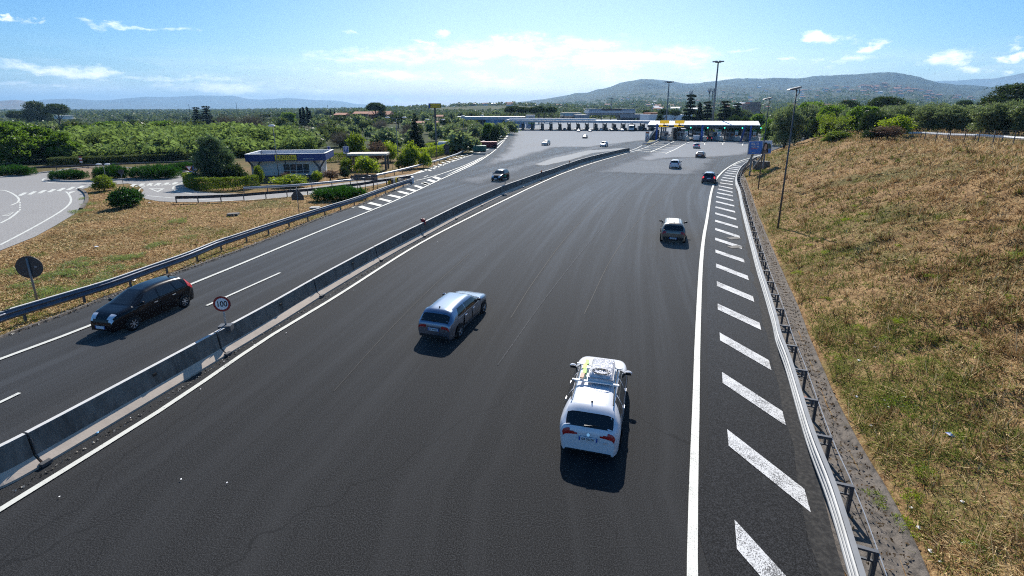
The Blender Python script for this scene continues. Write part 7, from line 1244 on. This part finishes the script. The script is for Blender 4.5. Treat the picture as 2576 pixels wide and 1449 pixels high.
def reeds(name, poly_px, Y0, Y1, n, h, seed):
    P = P2(poly_px); xs = [p[0] for p in P]; ys = [p[1] for p in P]; X = RNG.uniform(min(xs), max(xs), n * 4); Y = RNG.uniform(min(ys), max(ys), n * 4); k = in_poly(X, Y, P); X, Y = X[k], Y[k]; k = fbm(X / 3.5, Y / 6, seed + 9) > .40; X, Y = X[k][:n], Y[k][:n]; n = len(X); fd_, _ = poly_dist(X, Y, P[:4]); H = h * RNG.uniform(.6, 1.08, n) * (.62 + .75 * fbm(X / 7, Y / 7, seed)) * np.clip(.38 + fd_ / 22, 0, 1.05); L = 8; i = np.repeat(np.arange(n), L); f = RNG.uniform(.25, 1, n * L) ; az_ = RNG.normal(-1.2, 1.1, n * L); ln = RNG.uniform(.6, 1.25, n * L); bx, by, bz = X[i] + RNG.normal(0, .08, n * L) - .25 * f, Y[i], H[i] * f
    dx, dy = np.cos(az_) * ln, np.sin(az_) * ln; up = RNG.uniform(.0, .9, n * L) * ln; wd = .065; px_, py_ = -np.sin(az_) * wd, np.cos(az_) * wd; A = np.stack([bx - px_, by - py_, bz], 1); B = np.stack([bx + px_, by + py_, bz], 1); Mx = np.stack([bx + dx * .6 + px_, by + dy * .6 + py_, bz + up], 1); T = np.stack([bx + dx * 1.1, by + dy * 1.1, bz + up * .75], 1)
    v = np.clip(-.32 + 1.3 * fbm(X[i] / 4, Y[i] / 3, seed + 2) + RNG.uniform(-.3, .4, n * L), 0, 1); st = np.stack([X - .02, Y, H * 0], 1), np.stack([X + .02, Y, H * 0], 1), np.stack([X - .25 + .02, Y, H], 1), np.stack([X - .25 - .02, Y, H], 1)
    V = np.concatenate([np.stack([A, B, Mx, T], 1).reshape(-1, 3), np.stack(st, 1).reshape(-1, 3)]); tag(np_mesh(name, V, 4, LM['reed'], None, np.concatenate([v, RNG.uniform(.2, .6, n)])), kind='stuff')
reeds('reeds', [(140, 409), (330, 405), (520, 400), (640, 395), (800, 388), (760, 372), (600, 366), (400, 366), (250, 372), (170, 385)], 0, 0, 9000, 4.6, 3); reeds('reeds', [(1124, 360), (1178, 356), (1176, 350), (1128, 352)], 0, 0, 700, 3.6, 6)
hedge('low ragged brown hedge along the far rail, before the reeds', P2([(128, 414), (200, 411), (300, 407), (420, 402), (520, 398)]), 3.0, 1.15, LM['woods'], 14000, .3)
# --- dry mown grass on the bank and the left verge, weeds, litter
def straw(name, X, Y, ln, wd, stops, green, flatness=.55, extra=0.0):
    n = len(X); Z = ground_z(X, Y); az_ = RNG.uniform(0, 2 * math.pi, n); el = np.abs(RNG.normal(.2, flatness, n)); l = ln * RNG.uniform(.5, 1.4, n); d = np.stack([np.cos(az_) * np.cos(el), np.sin(az_) * np.cos(el), np.sin(el)], 1) * l[:, None]; s = np.stack([-np.sin(az_), np.cos(az_), np.zeros(n)], 1) * (wd * RNG.uniform(.6, 1.3, n))[:, None]; B = np.stack([X, Y, Z - .02], 1); Vv = np.stack([B - s, B + s, B + d], 1).reshape(-1, 3)
    g = np.clip(green, 0, 1); v = np.where(RNG.uniform(0, 1, n) < g, .80 + RNG.uniform(-.10, .18, n), RNG.uniform(0, .64, n) ** .8 * (.18 + .85 * fbm(X * .45, Y * .45, 77) + .75 * fbm(X * .10, Y * .10, 78)) + extra); tag(np_mesh(name, Vv, 3, vmat(name, stops), None, np.clip(v, 0, 1)), kind='stuff')
STOPS = [(0, (.06, .033, .014)), (.2, (.23, .125, .052)), (.42, (.48, .315, .148)), (.64, (.90, .70, .39)), (.70, (.085, .105, .022)), (.88, (.21, .235, .05)), (1, (.36, .38, .10))]
n = 520000; a = RNG.uniform(math.radians(15), math.radians(58), n); r = np.exp(RNG.uniform(math.log(10), math.log(120), n)); X, Y = r * np.sin(a), r * np.cos(a); d_, s_ = poly_dist(X, Y, FOOT); k = (s_ > 0) & (d_ > .25) & (RNG.uniform(0, 1, n) < .12 + 2.6 * fbm(X * .9, Y * .9, 61) ** 2.2); X, Y, r, d_ = X[k], Y[k], r[k], d_[k]
gr = np.clip((fbm(X * .22, Y * .22, 14) - .57) * 3.0, 0, .35) * np.clip(1.2 - d_ / 13, .08, 1) * .8 + .34 * np.clip(1 - d_ / 4.5, 0, 1) * np.clip((fbm(X * .4, Y * .4, 71) - .35) * 4, 0, 1) + .25 * (vnoise(X * .8, Y * .8, 23) > .78); lushc = [hit(a, b) for a, b in ((2150, 525), (2125, 548), (2100, 500), (2135, 565), (2040, 640), (2000, 600), (2060, 700), (2090, 790), (2120, 880), (2200, 905), (2150, 960), (2270, 1000), (2230, 1120), (1935, 560), (1960, 640), (1905, 430), (1925, 400), (2250, 860), (1990, 380), (2060, 372))]
for i_, v_ in enumerate(lushc): rr_ = 1.3 + .035 * v_.length; gr = gr + .42 * np.exp(-(((X - v_.x) / rr_) ** 2 + ((Y - v_.y) / (rr_ * 1.5)) ** 2)) * (fbm(X * 1.3, Y * 1.3, 30 + i_) + .3)
scar = np.zeros(len(X))
for a_, b_, rx_, ry_ in ((2440, 455, 2.2, .8), (2250, 592, 1.6, .6), (2345, 700, 1.5, .7), (2230, 570, 1.2, .5), (2500, 650, 2.6, .8), (2310, 680, 1.0, .4), (2075, 505, .8, .4), (2420, 960, .9, .5), (2530, 800, 1.3, .6), (2400, 830, 1.0, .5)):
    v_ = hit(a_, b_); scar = np.maximum(scar, np.exp(-((X - v_.x) / rx_) ** 2 - ((Y - v_.y) / ry_) ** 2))
gold = np.clip((d_ - 11) / 6, 0, 1) * np.clip((fbm(X * .12, Y * .12, 55) - .30) * 4, 0, 1); straw('dry_grass', X, Y, (.24 + .0035 * r) * (1 + .7 * gold), .0048 + .00050 * r, STOPS, gr * (1 - .6 * gold), .34, .12 * gold - .45 * scar)
ti = RNG.choice(len(X), 900); tk = 34; tj = np.repeat(ti, tk); tx, ty = X[tj] + RNG.normal(0, .13, len(tj)), Y[tj] + RNG.normal(0, .13, len(tj)); tr = np.hypot(tx, ty); straw('dry_grass_tufts', tx, ty, np.repeat(RNG.uniform(.25, .75, 900), tk), .004 + .00045 * tr, STOPS, np.repeat((RNG.uniform(0, 1, 900) < .22) * .9, tk), .9, np.repeat(RNG.uniform(-.2, .2, 900), tk))
lush = (fbm(X * .16, Y * .16, 40) > .62) | ((r < 60) & (vnoise(X * .5, Y * .5, 91) > .90)); lu = lush & (RNG.uniform(0, 1, len(X)) < .10); straw('green_grass', X[lu], Y[lu], .18 + .003 * r[lu], .008 + .0007 * r[lu], STOPS, np.full(lu.sum(), .97), .9)
VP = [(-60, 880), (0, 845), (271, 744), (587, 632), (703, 587), (818, 541), (960, 488), (1030, 459), (960, 466), (880, 480), (800, 490), (620, 507), (444, 512), (366, 504), (345, 488), (330, 468), (241, 471), (203, 481), (222, 495), (220, 508), (195, 540), (139, 573), (88, 600), (0, 636), (-60, 660)]
n = 260000; px, py = RNG.uniform(-60, 1035, n), RNG.uniform(455, 880, n); k = in_poly(px, py, VP); px, py = px[k], py[k]; v = (py - PY0) / F_PX; u = (px - PX0) / F_PX; dz = -math.sin(TH) - v * math.cos(TH); t = -CAM_H / dz; X, Y = u * t, (math.cos(TH) - v * math.sin(TH)) * t; keep = RNG.uniform(0, 1, len(X)) < .35 + .65 * fbm(X * 1.3, Y * 1.3, 19); X, Y = X[keep], Y[keep]; dv, _ = poly_dist(X, Y, VERGE)
gr = np.clip((fbm(X * .3, Y * .3, 33) - .56) * 4, 0, .7) + .32 * np.clip(1 - dv / 2.5, 0, 1); straw('dry_grass', X, Y, .14 + .0018 * np.hypot(X, Y), .008 + .0004 * np.hypot(X, Y), STOPS, gr, .3)
def weed(label, px, py, s, grp='grey green weeds on the dry verge', mat='weed', kind_='weed'):
    b = hit(px, py); key = 'weed_' + mat
    if key not in PROTO:
        t = bpy.data.objects.new(kind_, None); COL.objects.link(t); C, V, O = crown_points([(0, 0, .15, .50, .46, .2), (.4, .2, .1, .34, .3, .16), (-.45, .1, .1, .3, .34, .15), (.1, -.5, .08, .36, .25, .14)], 34, 14, .16); C[:, 2] = np.maximum(C[:, 2], .01); np_mesh('foliage', leaf_quads(C, .17, .12, 1.3), 4, LM[mat], t, V); PROTO[key] = t
    else: t = copy_tree(PROTO[key])
    t.location = b; t.scale = (s * random.uniform(.8, 1.3), s * random.uniform(.8, 1.3), s * random.uniform(.45, .8)); t.rotation_euler = (0, 0, random.uniform(0, 6)); tag(t, label, 'weed', grp)
for x, y in ((200, 690), (232, 712), (262, 700), (225, 668), (205, 655), (180, 668), (285, 652), (300, 655), (320, 652), (120, 738), (140, 745), (70, 765), (95, 775), (160, 690), (290, 680), (345, 645), (30, 788), (60, 720), (385, 622), (400, 618), (478, 598), (450, 560), (245, 726), (352, 670), (200, 735), (130, 700), (20, 690), (215, 500), (222, 515), (200, 535)): weed('grey green weed clump on the dry left verge', x, y, random.uniform(.7, 1.35))
for x, y, s in ((2085, 755), (2165, 830), (2235, 855), (2350, 700), (2110, 900), (2140, 905), (2270, 815), (2010, 690), (2395, 735), (2080, 640), (2150, 520), (2180, 540), (2130, 555), (2160, 560), (2260, 620), (2555, 640), (2540, 750), (2420, 560), (2000, 600), (2040, 620), (2225, 1260), (2290, 1330), (2330, 1190), (2480, 1400), (2300, 1260), (2420, 1110)) if False else [(a, b, random.uniform(.3, .62)) for a, b in ((2085, 755), (2165, 830), (2235, 855), (2350, 700), (2110, 900), (2140, 905), (2270, 815), (2010, 690), (2395, 735), (2080, 640), (2150, 520), (2180, 540), (2130, 555), (2160, 560), (2260, 620), (2555, 640), (2540, 750), (2420, 560), (2000, 600), (2040, 620), (2225, 1260), (2290, 1330), (2330, 1190), (2480, 1400), (2300, 1260), (2420, 1110))]: weed('fresh green weed tuft on the straw bank', x, y, s, 'green weeds on the straw bank', 'bright')
weed('large dark green weed on the lower straw bank', 2275, 1030, 1.1, None, 'hedge', 'large_weed'); weed('low green bush below the billboard posts', 1925, 436, 2.2, None, 'shrubby' if False else 'bright', 'low_bush')
# crest fence and white rail
fp = [(2292, 352, 331), (2325, 354, 331), (2353, 356, 330), (2386, 358, 329), (2424, 360, 329), (2459, 362, 329), (2496, 366, 328), (2547, 369, 328), (2600, 372, 327)]
pb_ = [hit(x, y) for x, y, _ in fp]; t = thing('wire_fence', 'dark wire fence on thin posts along the crest before the olive row', 'fence', pb_[0]); tops = []
for (x, y, yt), b in zip(fp, pb_): q = b - pb_[0]; hh = at_Y(x, yt, b.y).z - b.z; m = MB(); m.tube([(q.x, q.y, q.z - .2), (q.x, q.y, q.z + hh)], .05, 6); m.build('post', M['dark_steel'], t); tops.append((q, hh))
m = MB()
for f in (.12, .25, .38, .5, .62, .74, .86, .98): m.tube([a + Vector((0, 0, h_ * f)) for a, h_ in tops], .012, 4)
for (a, h1), (b, h2) in zip(tops[:-1], tops[1:]):
    for k in range(7): f = k / 7; q = a.lerp(b, f); m.tube([q, q + Vector((0, 0, h1 * .98))], .009, 3)
m.build('wire_mesh', M['dark_steel'], t)
rb = [hit(x, y) for x, y in ((2262, 347), (2330, 349), (2400, 352), (2470, 356), (2540, 361), (2600, 365))]; rb = [v + Vector((0, .9, 0)) for v in rb]; t = thing('guard_rail', 'weathered white guard rail on the crest behind the wire fence', 'guard rail', rb[0]); m = MB(); m.sweep([(-.05, .48), (.02, .62), (-.05, .78), (-.02, .78), (.05, .62), (-.02, .48)], [tuple(v - rb[0]) for v in rb]); m.build('beam', M['roofwhite'], t)
for v in rb: q = v - rb[0]; m = MB(); m.box((q.x, q.y + .1, q.z + .35), (.1, .08, .7)); m.build('post', M['dark_steel'], t)
# thin fence by the office and along the ramp
ff = P2([(640, 466), (700, 463), (760, 460), (840, 452), (900, 444), (960, 433), (1010, 424), (1060, 413), (1110, 402)]); t = thing('wire_fence', 'thin green wire fence in front of the office shrubs', 'fence', (ff[0][0], ff[0][1], 0)); lf_ = [(x - ff[0][0], y - ff[0][1]) for x, y in smooth_path(ff, 2.6)]
for x, y in lf_: m = MB(); m.tube([(x, y, 0), (x, y, 1.7)], .03, 5); m.build('post', M['dark_steel'], t)
m = MB()
for z in (.4, .8, 1.2, 1.6): m.tube([(x, y, z) for x, y in lf_], .006, 3)
m.build('wire', M['dark_steel'], t)
b = at(587, 541 * 1.0); t = thing('manhole_slab', 'grey concrete slab lying in the dry grass', 'slab', b); m = MB(); m.box((0, 0, .1), (.95, .7, .16), .2); m.build('slab', M['concrete'], t)
b = at(792, 524); t = thing('manhole_slab', 'pale flat slab at the foot of the triangular sign', 'slab', b); m = MB(); m.box((0, 0, .08), (.9, .6, .12), .1); m.build('slab', M['top'], t)
# litter
LIT = None
def litter(px, py, s, label, mat='signwhite', grp='scraps of litter'):
    b = hit(px, py); m = MB(); k = random.random() * 3; m.add([(-s, -s * .6, .004), (s * .8, -s * .7, .01), (s, s * .5, .004), (-s * .5, s * .8, .012), (0, 0, s * .35)], [(0, 1, 4), (1, 2, 4), (2, 3, 4), (3, 0, 4)]); o = m.build('litter', M[mat]); o.location = b + Vector((0, 0, .05 if px < 1900 and py > 560 else .02)); o.rotation_euler = (0, 0, k); return tag(o, label, 'litter', grp)
for x, y in ((213, 1108), (330, 1057), (505, 982), (415, 1027), (890, 735), (843, 750), (1100, 610), (720, 840), (565, 915), (640, 870), (152, 1258), (457, 1213), (572, 1218), (1222, 645), (960, 660)): litter(x, y, random.uniform(.018, .03), 'white scrap of litter lying by the median edge line')
for x, y in ((2155, 1000), (2225, 1010), (2235, 1030), (2190, 1075), (2290, 1285), (2310, 1330), (2340, 1395), (2365, 1415), (2420, 1265), (2160, 910), (2150, 870), (2200, 880), (2110, 1045)): litter(x, y, random.uniform(.04, .07), 'white scrap of litter on the straw bank', grp='litter on the straw bank')
litter(245, 1095, .10, 'blue plastic scrap beside the concrete median', 'skyblue', None); litter(2390, 1103, .12, 'blue crumpled packet on the straw bank', 'blue', None); litter(2026, 1003, .05, 'orange reflector scrap by the right hand rail', 'orange', None)
for x, y in ((376, 511), (320, 491), (337, 709), (243, 622), (360, 724)): litter(x, y, .16, 'pale piece of rubbish on the dry left verge', grp='rubbish on the dry left verge')
b = at(1065, 558, 1.0); t = thing('red_toy', 'small red and white bundle tied on top of the concrete median', 'bundle', b); m = MB(); m.ball((0, 0, .12), (.22, .14, .16), 8); m.ball((.1, -.12, -.1), (.12, .1, .18), 8); m.build('body', M['signred'], t); m = MB(); m.ball((-.15, 0, .2), (.1, .1, .1), 8); m.build('tip', M['black'], t)
for i, px_ in enumerate((1362, 1433)): b = at(px_, {1362: 434, 1433: 409}[px_], 1.0); t = thing('warning_lamp', 'small orange warning lamp on the concrete median, %s' % ('nearer one' if i == 0 else 'farther one'), 'warning lamp', b); m = MB(); m.box((0, 0, .04), (.2, .14, .1)); m.build('holder', M['black'], t); m = MB(); m.ball((0, 0, .2), (.12, .08, .14), 8); m.build('lens', M['orange'], t)
for i, (x, y) in enumerate(((1846, 600), (1849, 622))):
    b = at(x, y); t = thing('road_plate', 'grey repair plate in the hatched strip, %s' % ('farther one' if i == 0 else 'nearer one'), 'plate', b); m = MB(); m.box((0, 0, .030), (1.0, .62, .026), .3); m.build('plate', M['concrete'], t)
ga, gb = np.array(resample(GUT, n=400)), np.array(resample(FOOT[:-2], n=400)); n = 5000; i = RNG.integers(30, 230, n); f = RNG.beta(2.2, 1.1, n)[:, None]; q = ga[i] * (1 - f) + gb[i] * f + RNG.normal(0, .06, (n, 2)); tag(np_mesh('leaf_litter', leaf_quads(np.stack([q[:, 0], q[:, 1], np.full(n, .05) + .06 * f[:, 0]], 1), .09, .5, -.1), 4, vmat('litter_leaves', [(0, (.05, .032, .02)), (.5, (.17, .11, .06)), (1, (.36, .27, .16))]), None, RNG.uniform(0, 1, n)), kind='stuff')
va = np.array(resample(VERGE, n=600)); n = 4500; i = RNG.integers(20, 560, n); q = va[i] + RNG.normal(0, .16, (n, 2)) + np.array([-.12, 0]); tag(np_mesh('gravel', leaf_quads(np.stack([q[:, 0], q[:, 1], np.full(n, .04)], 1), .10, .8), 4, vmat('gravel_bits', [(0, (.04, .036, .03)), (.5, (.20, .18, .15)), (1, (.55, .53, .48))]), None, RNG.uniform(0, 1, n)), kind='stuff')
md = np.array(resample(P2(MEDLINE[1:-3]), n=500)); n = 1500; i = RNG.integers(10, 480, n); q = md[i] + np.stack([-.35 - np.abs(RNG.normal(0, .12, n)), np.zeros(n)], 1); tag(np_mesh('road_grit', leaf_quads(np.stack([q[:, 0], q[:, 1], np.full(n, .035)], 1), .07, .7), 4, bpy.data.materials['gravel_bits'], None, RNG.uniform(0, 1, n)), kind='stuff')
# ------------------------------------------------------------------ air
hm = bpy.data.materials.new('haze'); hm.use_nodes = True; nt = hm.node_tree; nt.nodes.clear(); o_ = nt.nodes.new('ShaderNodeOutputMaterial'); pv = nt.nodes.new('ShaderNodeVolumePrincipled'); pv.inputs['Color'].default_value = (.38, .66, 1.0, 1); pv.inputs['Density'].default_value = 8.5e-5; pv.inputs['Anisotropy'].default_value = .25; sock(nt, pv.outputs[0], o_.inputs['Volume'])
hm.cycles.volume_sampling = 'DISTANCE'; hm.cycles.homogeneous_volume = True
m = MB(); m.box((0, 3000, 225), (42000, 36000, 510)); tag(m.build('haze', hm), kind='stuff')
